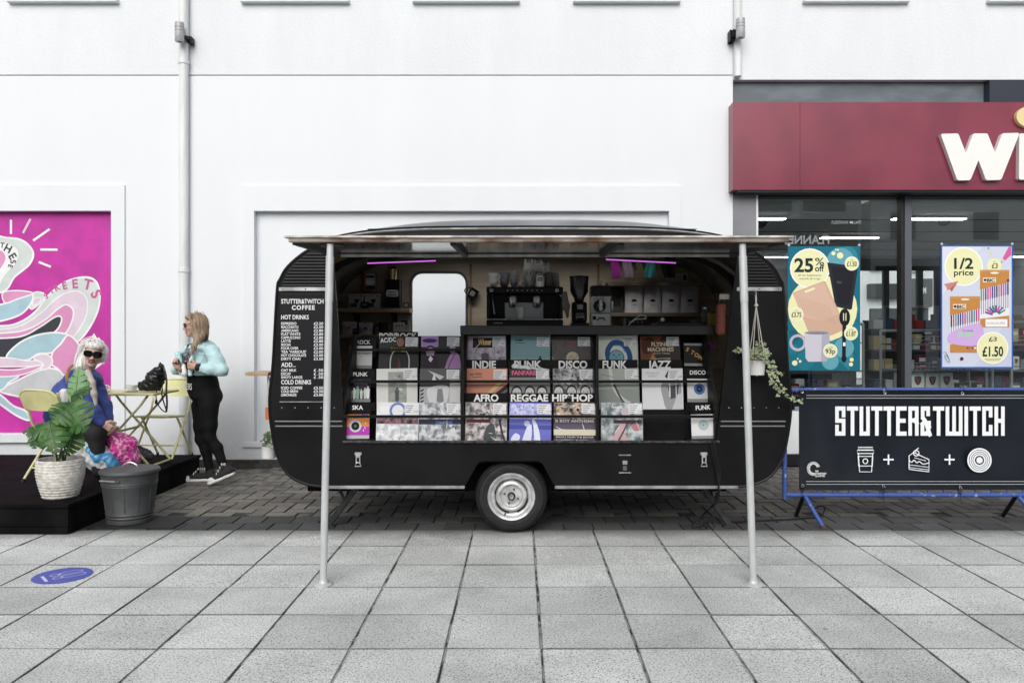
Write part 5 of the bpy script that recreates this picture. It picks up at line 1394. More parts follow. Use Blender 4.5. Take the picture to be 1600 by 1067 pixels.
def a_crowd(p_):
    bg(p_, '1a1b1d'); p_.blob([(.3, .8), (.5, .95), (.8, .9), (.9, .65), (.5, .6)], flat('4b4152'))
    for i, x in enumerate((.18, .32, .46, .62, .78, .9)): figure(p_, x, .16, .40 + .06 * (i % 3), ['c9d6d0', 'e2e5e3', '9db8ae', 'd5d8d6'][i % 4])
    p_.rect(0, 0, 1, .14, flat('85888a'))
def a_hits(p_):
    bg(p_, 'd98e4a', 'b23fb0', .5); p_.text('STAR HITS', .05, .80, .16, flat('6f3d9a'), w=.9, rot=.06, bold=.04); p_.ring(.42, .52, .19, .12, flat('c9cccd')); p_.disc(.42, .52, .17, BLK_); p_.disc(.42, .52, .06, flat('55606a')); p_.rect(0, 0, 1, .14, flat('b9bcbd'))
    for a, b in ((.82, .44), (.76, .34), (.85, .64)): p_.poly([(a, b + .05), (a + .02, b), (a, b - .05), (a - .02, b)], WHT)
def a_stomp(p_):
    bg(p_, '111112'); p_.rect(0, .9, 1, 1, flat('9a9c9b')); gl_ = flat('c9a35e')
    for i, (ch_, x, y) in enumerate((('S', .06, .68), ('T', .26, .56), ('O', .42, .46), ('M', .60, .34), ('P', .80, .24))): p_.text(ch_, x, y, .17, gl_, rot=-.5, bold=.04)
    p_.rect(0, 0, 1, .12, flat('a4a6a5'))
def a_bluedisc(p_): bg(p_, 'd9dbda'); p_.disc(.52, .56, .24, flat('3f6aa8')); p_.disc(.52, .56, .13, flat('1c222c')); p_.ring(.52, .56, .20, .015, flat('6a8fc4')); p_.disc(.52, .56, .03, flat('7c8794')); p_.rect(0, 0, 1, .14, flat('8d9092'))
def a_paledisc(p_): bg(p_, 'dedfde'); p_.disc(.5, .56, .22, flat('aebfc0')); p_.ring(.5, .56, .15, .01, flat('8ba0a2')); p_.disc(.5, .56, .025, BLK_); p_.rect(0, 0, 1, .12, flat('8d9092'))
LP = .318
for px, tier, art, lb, gl_ in (
    (622, 2, a_rock, 'black album sleeve with white band lettering and a figure, below the POP/ROCK card', 0), (688, 2, a_purple, 'dark album sleeve with lilac portraits and a purple oval', 0),
    (760, 2, a_indie, 'silvery lilac album sleeve above the INDIE card', 1), (828, 2, a_teal, 'pale teal album sleeve with small dark figures', 0), (893.5, 2, a_disco, 'black album sleeve with a cream disc above the top DISCO card', 0),
    (966.5, 2, a_curl, 'off-white album sleeve with a blue curled creature', 0), (1033, 2, a_fly, 'brown album sleeve with cream capitals above the JAZZ card', 0),
    (620.5, 1, a_white, 'white album sleeve with a grey photograph in the middle', 0), (687, 1, a_bw, 'black and white album sleeve with a striped edge', 0), (760.5, 1, a_orange, 'salmon orange and black album sleeve above the AFRO card', 0),
    (828, 1, a_three, 'grey album sleeve with three faces in a row and pink lettering', 0), (896, 1, a_faces, 'grey album sleeve with pale faces above the HIP HOP card', 1), (968, 1, a_sweep, 'grey green album sleeve with a pale sweeping curve', 0), (1036, 1, a_torso, 'white album sleeve with a grey torso photograph', 0),
    (620, 0, a_mixed, 'white crinkled album sleeve with a blue ring and coloured band', 1), (687, 0, a_grey, 'grey crinkled album sleeve with a dark blue band', 1), (759, 0, a_afro, 'grey and rose album sleeve on the lowest tier below the AFRO card', 1),
    (828, 0, a_blue, 'violet blue album sleeve with white shapes below the REGGAE card', 1), (898, 0, a_hip, 'brown and cream album sleeve with rows of white lettering', 1), (972, 0, a_play, 'grey green album sleeve with pink limbs at the right of the lowest tier', 1)):
    sleeve(px, tier, LP, art, lb, gloss=gl_)
    if tier == 2 and px in (828, 966.5): sleeve(px + .5, tier, LP, lambda p_: bg(p_, 'cfd1cf'), 'plain white sleeve standing behind the %s' % ('teal figures sleeve' if px == 828 else 'blue curled creature sleeve'), dy=.03, dz=.014, pl=False)
SG = .183
for px, tier, art, lb, dz in ((563, 2, a_card, 'white small single in a clear box below the ROCK card', .055), (560, 1, a_crowd, 'black small single with pale figures below the PUNK card', .055), (558, 0, a_hits, 'orange and pink small single with a record drawing', .045),
                          (1087, 2, a_stomp, 'black small single with gold slanting letters', .075), (1092.5, 1, a_bluedisc, 'white small single with a blue disc below the small DISCO card', .055), (1100, 0, a_paledisc, 'white small single with a pale green disc below the small FUNK card', .045)):
    sleeve(px, tier, SG, art, lb, 'single_sleeve', dz=dz, group='small singles at the ends of the rack')
rp(MB().box((LX0, TY[0] - .005, TZ[0]), (X(585, TY[0]), TY[0] + .06, TZ[0] + .045)).build('single_block', material=black_wood))
for tier in (0, 1, 2):
    for a, b in ((LX0, X(586, TY[tier])), (X(1071, TY[tier]), RX1)):
        if tier or b < 0: rp(MB().box((a, TY[tier] - .004, TZ[tier]), (b, TY[tier] + .06, TZ[tier] + .053)).build('single_block', material=black_wood)) if tier else None
rp(MB().box((X(1071, TY[0]), TY[0] - .005, TZ[0]), (RX1, TY[0] + .06, TZ[0] + .045)).build('single_block', material=black_wood))

# genre cards
def genre(body, px0, px1, py0, py1, Yd, label, tx=None, th=.62, sp=1.0, bold=.035, tilt=0, base=None):
    x0, x1, z0, z1 = X(px0, Yd), X(px1, Yd), Z(py1, Yd), Z(py0, Yd)
    t = empty('genre_card', (x0, Yd, z0 - .05), label=label, cat='divider card', group='genre cards in the record rack')
    MB().box((0, 0, 0), (x1 - x0, .004, z1 - z0 + .05), bev=.001).build('card', t, flat('0d0d0e', .45))
    p_ = Print((0, 0, .05), su=1, sv=1); w, h = x1 - x0, z1 - z0
    a, b = tx or (.15, .85)
    p_.text(body, w * a, h * ((1 - th) / 2 * .9 if base is None else base), h * th, flat('f2f2f2', .5), w=w * (b - a), bold=bold, rot=tilt)
    p_.build('lettering', t)
yT, yM = TY[1] + .03 + .08, TY[0] + .03 + .08
genre('INDIE', 726, 792, 562, 576.5, yT, 'black card lettered INDIE on the upper tier', (.18, .74), .78)
genre('PUNK', 794, 861, 562, 576.5, yT, 'black card lettered PUNK on the upper tier, half covered by a sleeve', (.14, .78), .78)
genre('DISCO', 861, 927, 562, 576.5, yT, 'black card lettered DISCO on the upper tier', (.18, .86), .78)
genre('FUNK', 934, 996, 562, 576.5, yT, 'black card lettered FUNK on the upper tier', (.12, .74), .80)
genre('JAZZ', 999, 1066, 562, 576.5, yT, 'black card lettered JAZZ on the upper tier', (.20, .74), .80)
genre('AFRO', 726, 792, 614, 628.5, yM, 'black card lettered AFRO on the middle tier', (.21, .80), .74)
genre('REGGAE', 794, 862, 614, 628.5, yM, 'black card lettered REGGAE on the middle tier', (.06, .92), .74)
genre('HIP*HOP', 862, 930, 614, 628.5, yM, 'black card lettered HIP HOP on the middle tier', (.01, .95), .74)
genre('POP/ROCK', 590, 653, 518.5, 531, TY[2] + .10, 'black card lettered POP/ROCK behind the top left albums', (.04, .98), .72)
genre('ROCK', 549, 588, 528, 548, TY[2] + .055, 'small black card lettered ROCK', (.22, .76), .30, bold=.02, base=.52)
genre('PUNK', 542, 586, 578, 596, TY[1] + .055, 'small black card lettered PUNK at the left end', (.22, .74), .34, bold=.02, base=.46)
genre('SKA', 540, 580, 631, 650, TY[0] + .055, 'small black card lettered SKA at the left end', (.26, .68), .34, bold=.02, base=.54)
genre('DISCO', 1069, 1113, 574, 591, TY[1] + .055, 'small black card lettered DISCO at the right end', (.20, .76), .36, bold=.02, base=.36)
genre('FUNK', 1080, 1120, 630, 649, TY[0] + .055, 'small black card lettered FUNK at the right end', (.18, .76), .36, bold=.02, tilt=.06, base=.44)
# the crumpled bag lying over the PUNK card
b_ = Body(.012); b_.cone((X(803, 6.1), 6.115, Z(572, 6.1)), (X(858, 6.1), 6.115, Z(578, 6.1)), .020, .006)
cr = link('crumpled_sleeve', b_.mesh('crumpled_sleeve', .004, [mat('pearl_film', (.62, .66, .70), .25, vary=.15, nscale=30)], disp=lambda x, y, z: .004 * np.sin(90 * x + 60 * z) * np.sin(140 * z)))
tag(cr, 'crumpled clear plastic sleeve lying over the upper PUNK card', 'sleeve')
# ---------------------------------------------------------------- inside the caravan
CT = Z(508.5, 6.15) - .005                                   # counter top height
steel = mat('brushed_steel', (.55, .55, .55), .28, .85, vary=.1, nscale=12)
blackp = mat('black_plastic', (.008, .008, .009), .35, spec=.3)
white_c = mat('white_ceramic', (.74, .74, .73), .25)
paper = mat('paper_cup', (.70, .69, .67), .6)
def S(px, py, Yd, cx, cz): return (X(px, Yd) - cx, Z(py, Yd) - cz)
# espresso machine
EY = 6.32
ex0, ex1 = X(760, EY), X(880, EY); ez1 = Z(448, EY)
em = empty('espresso_machine', ((ex0 + ex1) / 2, EY + .2, CT), label='black two group espresso machine with cups on its top', cat='coffee machine')
w = (ex1 - ex0) / 2; hgt = ez1 - CT
MB().box((-w, -.2, hgt - .055), (w, .22, hgt), bev=.008).build('top_housing', em, blackp)
MB().box((-w, -.02, .05), (w, .22, hgt - .056), bev=.006).build('rear_body', em, blackp)
MB().box((-w, -.2, 0), (w, .22, .055), bev=.008).build('drip_tray', em, blackp)
MB().box((-w + .004, -.205, .052), (w - .004, -.198, .060)).build('tray_edge', em, steel)
for s_ in (-1, 1): MB().box((s_ * w - (.03 if s_ > 0 else 0), -.16, .062), (s_ * w + (.03 if s_ < 0 else 0), -.021, hgt - .057), bev=.004).build('side_cheek', em, blackp)
MB().box((-w + .145, -.034, .066), (w - .155, -.0215, .20), bev=.003).build('splash_panel', em, mat('polished_panel', (.66, .66, .65), .22, .4))
for x_ in (-.10, .10):
    g_ = empty('group_head', (x_, -.10, .20)); g_.parent = em
    MB().lathe([(.032, -.01), (.036, 0), (.038, .035), (.034, .05)], n=20).build('group_collar', g_, steel)
    MB().lathe([(.022, -.045), (.030, -.035), (.033, -.011)], n=18).build('filter_basket', g_, steel)
    MB().cyl((0, -.03, -.02), (.008, -.12, -.035), .012, .014, n=10).build('handle', g_, blackp)
for i, x_ in enumerate(range(8)): MB().lathe([(0, .2075), (.004, .207), (.005, .2005)], c=(-.14 + i * .04, 0, hgt - .03), axis='-Y', n=8).build('button', em, flat((.6, .6, .6), .4))
for x_ in (-w + .04, w - .05): MB().lathe([(.006, .212), (.015, .211), (.017, .201)], c=(x_, 0, hgt - .028), axis='-Y', n=16).build('knob', em, steel)
MB().tube([(-w + .045, -.14, hgt - .06), (-w + .05, -.18, .22), (-w + .065, -.19, .10)], .005).build('steam_wand', em, steel)
MB().tube([(w - .04, -.14, hgt - .06), (w - .02, -.2, .25), (w + .03, -.21, .20)], .005).build('steam_wand', em, steel)
MB().lathe([(.030, .0365), (.030, .036), (0.031, .0345)], c=(-.0, 0, .175), axis='-Y', n=18).build('gauge', em, flat((.08, .08, .08), .3))
p_ = Print((-w + .06, -.2005, .022)); p_.stroke([(0, .005), (.07, .005)], .006, flat((.5, .5, .5))); p_.build('badge', em)
# cups on the machine
def cup_stack(px, ptop, n_, r, Yd, label, h0=None, m_=None):
    zb_ = h0 if h0 is not None else ez1 + .001
    t = empty('paper_cup_stack', (X(px, Yd), Yd, zb_), label=label, cat='cup stack', group='stacks of paper cups on the espresso machine')
    H_ = Z(ptop, Yd) - zb_
    MB().lathe([(r, 0), (r + .002, .004), (r * .86, .085), (r * .84, .09), (0, .09)], n=20).build('cup', t, m_ or paper)
    k_ = max(0, int((H_ - .09) / .012))
    for i in range(k_):
        z_ = .012 * (i + 1)
        MB().lathe([(r, z_), (r + .003, z_ + .002), (r + .003, z_ + .006), (r * .985, z_ + .009)], n=20).build('cup', t, m_ or paper)
    z_ = .012 * k_
    MB().lathe([(r * .995, z_ + .008), (r * .80, z_ + .085), (r * .78, z_ + .088), (0, z_ + .088)], n=20).build('cup', t, m_ or paper)
    if m_ is None:
        for q in (H_ * .42, H_ * .84):
            pp = Print((-.018, -r - .002, q)); pp.rect(0, 0, .036, .026, flat('2a2a2a')); [pp.stroke([(.005, z_), (.031, z_)], .004, flat('d8d8d4')) for z_ in (.008, .017)]; pp.build('stamp', t)
cup_stack(826, 404, 9, .042, 6.45, 'tall stack of white paper cups above the machine, left of the three')
cup_stack(840.5, 404, 9, .040, 6.50, 'tall stack of white paper cups above the machine, middle of the three')
cup_stack(852, 408, 8, .036, 6.58, 'stack of small white paper cups at the back of the machine top')
cup_stack(843.5, 427.5, 4, .035, 6.36, 'short stack of white paper cups in front of the tall ones')
cup_stack(858, 424, 3, .034, 6.40, 'short stack of brown paper cups on the machine', m_=mat('brown_cup', (.12, .085, .07), .6))
cup_stack(868, 426, 4, .033, 6.50, 'short stack of grey lids at the right of the machine top', m_=mat('grey_lid', (.32, .32, .32), .5))
def china(px, Yd, r, h_, n_, label, tilt=0, m_=None):
    t = empty('coffee_cup', (X(px, Yd), Yd, ez1 + .001), random.uniform(0, 6), label, 'cup', 'cups on the espresso machine')
    for i in range(n_):
        z_ = i * h_ * .62
        MB().lathe([(r * .5, z_), (r * .55, z_ + .004), (r * .85, z_ + h_ * .4), (r, z_ + h_), (r * .96, z_ + h_), (r * .8, z_ + h_ * .45), (0, z_ + h_ * .2)], n=20).build('bowl', t, m_ or white_c)
        MB().tube([(r * .8, 0, z_ + h_ * .3), (r * 1.35, 0, z_ + h_ * .4), (r * 1.4, 0, z_ + h_ * .75), (r * .95, 0, z_ + h_ * .85)], .005).build('handle', t, m_ or white_c)
gc = mat('grey_ceramic', (.32, .32, .33), .3)
china(771, 6.40, .042, .07, 2, 'white china cups stacked at the left end of the machine top')
china(788, 6.45, .046, .075, 2, 'grey china cups stacked beside the white ones', m_=gc)
china(803, 6.42, .034, .06, 3, 'small grey cups stacked left of the paper cups', m_=gc)
china(813, 6.36, .028, .04, 1, 'single small grey cup on the machine top', m_=gc)
t = empty('paper_cup', (X(813.5, 6.24), 6.24, CT + .062), label='small grey paper cup standing under the left group head', cat='cup')
MB().lathe([(.024, 0), (.034, .085), (.036, .088), (.032, .088), (.023, .004), (0, .004)], n=18).build('cup', t, mat('grey_cup', (.33, .33, .33), .5))
# grinders
GY_ = 6.36
t = empty('coffee_grinder', (X(905.5, GY_), GY_, CT), label='tall black coffee grinder with a clear hopper', cat='grinder')
hh = Z(430, GY_) - CT
MB().box((-.07, -.09, 0), (.07, .12, .03), bev=.006).build('base', t, blackp)
MB().box((-.06, -.02, .03), (.06, .11, hh * .48), bev=.012).build('body', t, blackp)
MB().box((-.045, -.06, hh * .30), (.045, -.021, hh * .46), bev=.01).build('head', t, blackp)
MB().lathe([(.035, hh * .48), (.045, hh * .56), (.072, hh * .68), (.078, hh * .95), (.07, hh * .96)], c=(0, .04, 0), n=24).build('hopper', t, mat('smoked_hopper', (.02, .018, .017), .12))
MB().lathe([(.08, hh * .955), (.08, hh * .985), (.02, hh * .99), (.02, hh), (0, hh)], c=(0, .04, 0), n=24).build('hopper_lid', t, blackp)
MB().box((-.022, -.064, hh * .33), (.022, -.0605, hh * .42)).build('display', t, flat((.25, .25, .25), .3))
MB().box((-.035, -.075, .06), (.035, -.021, hh * .26), bev=.006).build('portafilter_rest', t, mat('grinder_grey', (.10, .10, .105), .4))
MB().tube([(-.03, -.085, .05), (-.03, -.1, .075), (.03, -.1, .075), (.03, -.085, .05)], .006).build('fork', t, steel)
t = empty('filter_grinder', (X(938, GY_), GY_, CT), label='silver and black box shaped grinder beside the tall black one', cat='grinder')
hh = Z(447, GY_) - CT
silver = mat('silver_paint', (.62, .62, .62), .35, .3)
MB().box((-.08, -.07, 0), (.08, .12, hh * .32), bev=.008).build('base', t, silver)
MB().box((-.08, -.02, hh * .32), (.08, .12, hh * .72), bev=.004).build('body', t, silver)
MB().box((-.08, -.07, hh * .72), (.08, .12, hh), bev=.008).build('head', t, blackp)
MB().box((-.078, -.073, hh * .70), (.078, -.068, hh * .735)).build('trim', t, steel)
MB().lathe([(.045, .01), (.050, .012), (.050, .03), (.02, .032)], c=(-.01, -.022, hh * .5), axis='-Y', n=24).build('dial', t, blackp)
MB().cyl((0, -.05, hh * .38), (0, -.05, hh * .66), .018, n=14).build('spout', t, steel)
MB().box((-.068, -.0725, hh * .16), (-.042, -.0705, hh * .25)).build('switch', t, blackp)
MB().tube([(-.03, -.074, hh * .14), (-.02, -.085, hh * .2), (.02, -.085, hh * .2), (.03, -.074, hh * .14)], .005).build('fork', t, blackp)
MB().lathe([(.014, hh), (.008, hh + .015), (.016, hh + .035), (.012, hh + .05), (0, hh + .054)], c=(-.0, .0, 0), n=14).build('knob', t, steel)
MB().cyl((.095, -.03, hh * .4), (.095, -.03, hh * .62), .009, n=10).build('lever', t, steel)
# back wall shelves
SYB = 7.735
def shelf(px0, px1, ptop, pbot, label, m_, brk=()):
    y0 = 7.50
    t = empty('wall_shelf', (X((px0 + px1) / 2, y0), y0, Z(pbot, y0)), label=label, cat='shelf')
    cx_ = X((px0 + px1) / 2, y0)
    MB().box((X(px0, y0) - cx_, 0, 0), (X(px1, y0) - cx_, SYB - y0, Z(ptop, y0) - Z(pbot, y0)), bev=.003).build('board', t, m_)
    for b in brk:
        x_ = X(b, y0) - cx_
        k_ = MB(); k_.box((x_ - .018, SYB - y0 - .012, -.16), (x_ + .018, SYB - y0, -.001)); k_.box((x_ - .018, .03, -.014), (x_ + .018, SYB - y0 - .013, -.001))
        k_.prism([(SYB - y0 - .013, -.15), (SYB - y0 - .03, -.15), (.04, -.03), (.06, -.0145)], x_ - .008, x_ + .008, None, 'YZ')
        k_.build('bracket', t, flat((.012, .012, .012), .5))
    return Z(ptop, y0)
pine = mat('pine_board', (.52, .38, .25), .55, nscale=4, col2=(.40, .27, .16), stretch=(1, 6, 6))
z1 = shelf(524, 640, 481.5, 488, 'upper pine shelf at the left of the caravan window', pine, (552, 612))
z2 = shelf(524, 592, 522.5, 528, 'lower pine shelf at the left of the caravan', pine)
z3 = shelf(950, 1100, 440.5, 446.5, 'upper wooden shelf at the right inside the caravan', mat('dull_board', (.20, .155, .11), .6))
z4 = shelf(952, 1098, 488.5, 494.5, 'lower wooden shelf carrying the coffee bags', MATS['dull_board'])
def carton(px0, px1, ptop, zb_, Yd, c, label, art=None, d=.09, name='carton', cat='box', group=None):
    x0, x1 = X(px0, Yd), X(px1, Yd); h_ = Z(ptop, Yd) - zb_
    t = empty(name, ((x0 + x1) / 2, Yd, zb_ + .001), random.uniform(-.04, .04), label, cat, group); w_ = x1 - x0
    MB().box((-w_ / 2, 0, 0), (w_ / 2, d, h_), bev=.003).build('box', t, c if not isinstance(c, str) else flat(c, .5))
    if art:
        pp = Print((-w_ / 2, 0, 0), su=w_, sv=h_); art(pp); pp.build('print', t)
    return t
def art_drip(pp):
    pp.rect(.03, .03, .97, .97, flat('b9b8b4')); pp.text('Drip Paper', .08, .82, .09, flat('2b2b2b'), w=.55); pp.disc(.85, .84, .06, flat('2b2b2b')); pp.poly([(.38, .62), (.75, .62), (.66, .36), (.48, .36)], flat('2c2a28')); pp.rect(.15, .08, .6, .34, flat('3a3836'))
carton(544, 567.5, 459, z1, 7.53, 'c4c3bf', 'left of the two white filter paper cartons on the upper shelf', art_drip)
carton(570, 593.5, 459, z1, 7.53, 'c4c3bf', 'right of the two white filter paper cartons on the upper shelf', art_drip)
carton(563.5, 576, 472, z1, 7.505, '1c1c1c', 'tiny black packet in front of the filter cartons', lambda pp: pp.rect(.2, .4, .8, .7, flat('8a8a86')), d=.02)
carton(565, 587, 427, z1 + .17, 7.60, '7d2130', 'red and white packet standing behind the filter cartons', lambda pp: (pp.rect(.25, .02, .98, .98, flat('b4b3af')), pp.rect(.27, .74, .9, .86, flat('2a2a2a')), pp.blob([(.3, .55), (.6, .62), (.92, .55), (.75, .36), (.45, .36)], flat('e0dfda')), pp.rect(.27, .05, .95, .3, flat('333230'))), d=.06)
carton(563, 589, 459.5, z1, 7.64, '15130f', 'dark box at the back of the upper shelf', d=.08)
carton(602, 624.5, 437, z1, 7.52, '0c0c0d', 'tall black drinks box with a white sticker', lambda pp: (pp.blob([(.08, .42), (.1, .62), (.5, .64), (.85, .62), (.9, .45), (.8, .40), (.2, .40)], flat('d5d5d2')), pp.stroke([(.18, .56), (.78, .56)], .05, BLK_), pp.text('COFFEE', .16, .44, .05, BLK_, w=.62, bold=.03)), d=.14)
carton(630, 639, 473, z1, 7.53, '252525', 'small dark picture block at the end of the upper shelf', lambda pp: pp.rect(.2, .25, .8, .8, flat('a9aaa6')), d=.03)
t = empty('gold_plant_pot', (X(613, 7.6), 7.6, Z(437, 7.52) + .002), label='gold pot with a small dark plant on the black drinks box', cat='plant pot')
MB().lathe([(.038, 0), (.05, .1), (.053, .1), (.053, .104), (.046, .104), (.044, .09), (0, .088)], n=24).build('pot', t, mat('brass', (.55, .42, .2), .3, .9))
lf = MB(); r_ = random.Random(2)
for i in range(26):
    an, el = r_.uniform(0, 6.28), r_.uniform(.3, 1.4); d_ = Vector((math.cos(an) * math.cos(el), math.sin(an) * math.cos(el), math.sin(el))) * r_.uniform(.04, .075)
    n_ = d_.orthogonal().normalized() * .006; b0 = Vector((0, 0, .085))
    lf.add([b0, b0 + d_ * .6 + n_, b0 + d_, b0 + d_ * .6 - n_], [(0, 1, 2, 3)])
tag(lf.build('foliage', t, mat('dark_leaf', (.02, .03, .015), .5)), kind='stuff')
def pouch(px0, px1, ptop, zb_, Yd, c, label, emblem, d=.05, group=None):
    x0, x1 = X(px0, Yd), X(px1, Yd); h_ = Z(ptop, Yd) - zb_; w_ = x1 - x0
    t = empty('coffee_bag', ((x0 + x1) / 2, Yd, zb_ + .001), random.uniform(-.05, .05), label, 'coffee bag', group)
    vs = []; N = 9
    for j in range(N):
        v = j / (N - 1)
        for i in range(N):
            u = i / (N - 1); e = max(0, math.sin(math.pi * u)) ** .5
            th = d * (1 - v) ** .55 * e * .5 + .003
            vs.append(((u - .5) * w_ * (1 - .05 * math.sin(math.pi * v)), -th - .004 * math.sin(9 * u + 7 * v + emblem), v * h_))
    fr = [(j * N + i, j * N + i + 1, (j + 1) * N + i + 1, (j + 1) * N + i) for j in range(N - 1) for i in range(N - 1)]
    m_ = MB(); m_.add(vs, fr, None, True); m_.add([(a, -b * .9 + .002, c_) for a, b, c_ in vs], [f[::-1] for f in fr], None, True)
    m_.build('bag', t, c)
    pp = Print((-w_ / 2, -d * .46 - .006, 0), su=w_, sv=h_)
    cc = flat(['2a2a2c', 'd58a82', '2f3470'][emblem % 3])
    pp.poly([(.5 + .15 * math.cos(R(a)), .42 + .15 * math.sin(R(a)) * w_ / h_) for a in range(0, 181, 15)], cc); pp.stroke([(.36, .31), (.64, .31)], .02, cc); pp.build('emblem', t)
    MB().box((-w_ / 2, -.006, h_ * .9), (w_ / 2, -.0045, h_ * .905)).build('seal_line', t, flat('6c6b68'))
kraft = mat('grey_pouch', (.56, .55, .55), .5, vary=.08, nscale=10)
for i, (a, b) in enumerate(((976, 1004.5), (1005.5, 1033), (1034, 1062.5), (1063, 1092))):
    pouch(a, b, 448, z4, 7.62, kraft, ['grey coffee bag with a dark half moon, nearest the silver grinder', 'second grey coffee bag from the silver grinder', 'third grey coffee bag from the silver grinder', 'grey coffee bag at the right end of the row of four'][i], 0, group='grey coffee bags on the shelf')
wp = mat('white_pouch', (.62, .62, .61), .45, vary=.05)
pouch(534, 558, 502.5, z2, 7.57, wp, 'white coffee bag with a pink half moon on the lower shelf', 1)
pouch(560.5, 583, 504, z2, 7.57, wp, 'white coffee bag with a dark blue half moon on the lower shelf', 2)
carton(551, 561, 513.5, z2, 7.52, '26262a', 'little dark card in front of the white coffee bags', lambda pp: (pp.disc(.3, .6, .14, flat('b9b9b9')), pp.disc(.65, .65, .14, flat('9a9a9a'))), d=.01)
carton(620.5, 641.5, 490.5, Z(545, 7.6), 7.70, 'c9c8c2', 'white paper notice with a brown block beside the window', lambda pp: pp.rect(.3, .68, .78, .82, flat('8a5a38')), d=.006, name='paper_notice', cat='notice')
carton(614, 632, 504, Z(545, 7.5), 7.55, 'bfc0bd', 'small grey picture card in front of the paper notice', lambda pp: (pp.rect(.2, .3, .85, .6, flat('3a3c40')), pp.disc(.3, .88, .05, flat('3a3c40')), pp.disc(.55, .88, .05, flat('3a3c40')), pp.disc(.8, .88, .05, flat('3a3c40'))), d=.005, name='picture_card', cat='card')
t = empty('milk_jug', (X(599, 7.5), 7.55, Z(530, 7.5)), label='dark jug on the left below the upper pine shelf', cat='jug')
MB().lathe([(.05, 0), (.06, .02), (.055, .10), (.045, .13), (.055, .16), (.05, .16), (.04, .13), (0, .02)], n=20).build('vessel', t, flat((.03, .028, .026), .4))
MB().tube([(-.05, 0, .13), (-.1, 0, .12), (-.1, 0, .05), (-.055, 0, .04)], .008).build('handle', t, flat((.02, .02, .02), .4))
# framed board beside the grinder, mug, shirts
t = empty('framed_board', (X(964, 7.68), 7.68, z4 + .001), label='grey board with a dark square left of the coffee bags', cat='board')
MB().box((-.065, 0, 0), (.065, .02, .26), bev=.003).build('board', t, flat('4d4c4a', .6)); pp = Print((-.065, 0, 0), su=.13, sv=.26); pp.rect(.18, .25, .78, .72, flat('332c26')); pp.build('print', t)
t = empty('enamel_mug', (X(1069, 7.6), 7.6, z3 + .001), label='white mug with a black letter B on the right shelf', cat='mug')
MB().lathe([(.038, 0), (.042, .004), (.042, .09), (.044, .093), (.039, .093), (.038, .008), (0, .008)], n=24).build('body', t, mat('enamel_grey', (.6, .6, .59), .35))
MB().tube([(-.04, 0, .075), (-.072, 0, .07), (-.072, 0, .03), (-.04, 0, .02)], .006).build('handle', t, MATS['enamel_grey'])
pp = Print((-.02, -.0432, .02)); pp.text('B', 0, 0, .05, BLK_, w=.035, bold=.05); pp.build('print', t)
t = empty('hanging_mug', (X(734, 7.66), 7.66, Z(466, 7.66)), label='black enamel mug hanging beside the caravan window', cat='mug')
M_ = Matrix.Rotation(R(32), 3, 'Y')
MB().lathe([(.045, 0), (.05, .004), (.05, .10), (.052, .104), (.046, .104), (.045, .01), (0, .01)], n=24, M=M_).build('body', t, mat('black_enamel', (.012, .012, .013), .2))
MB().tube([M_ @ Vector(q) for q in ((-.049, -.0, .085), (-.085, 0, .08), (-.085, 0, .035), (-.049, 0, .02))], .006).build('handle', t, MATS['black_enamel'])
MB().cyl((-.01, .02, .12), (-.01, .085, .12), .006, n=8).build('hook', t, steel)
pp = Print(M_ @ Vector((-.02, -.0525, .03)), u=M_ @ Vector((1, 0, 0)), v=M_ @ Vector((0, 0, 1))); pp.rect(0, 0, .045, .045, flat('8d8d8a')); [pp.stroke([(.008, z_), (.037, z_)], .006, BLK_) for z_ in (.015, .03)]; pp.build('print', t)
for px, w_, c, lb in ((962, 12, '7a1470', 'magenta folded T-shirt hanging under the right pink light'), (981, 13, '6d5f68', 'greyish folded T-shirt hanging beside the magenta one'), (1000, 8, '4c4a30', 'narrow olive folded T-shirt hanging in the middle'), (1016, 15, '2f7474', 'teal folded T-shirt hanging on the right'), (1045, 16, '14141a', 'black folded T-shirt hanging nearest the right end')):
    Yd = 7.35
    x_ = X(px, Yd); hw = w_ / 2 * Yd / F; zt_, zb_ = Z(403, Yd), Z(434, Yd)
    t = empty('folded_shirt', (x_, Yd, zb_), label=lb, cat='shirt', group='folded shirts hung above the right shelf')
    h_ = zt_ - zb_; vs = []
    for j in range(7):
        for i in range(7):
            u, v = i / 6 - .5, j / 6
            vs.append((u * 2 * hw * (1 + .25 * (.5 - abs(v - .5))) + .01 * math.sin(5 * v + px), -.02 - .012 * math.cos(u * 9 + px) - .01 * math.sin(v * 6), v * h_))
    fr = [(j * 7 + i, j * 7 + i + 1, (j + 1) * 7 + i + 1, (j + 1) * 7 + i) for j in range(6) for i in range(6)]
    m_ = MB(); m_.add(vs, fr, None, True); m_.add([(a, .02, c_) for a, b, c_ in vs], [f[::-1] for f in fr], None, True); m_.build('cloth', t, mat('cloth_' + c, c, .9))
    MB().cyl((0, 0, h_), (0, 0, h_ + .03), .004, n=6).build('hook', t, steel)
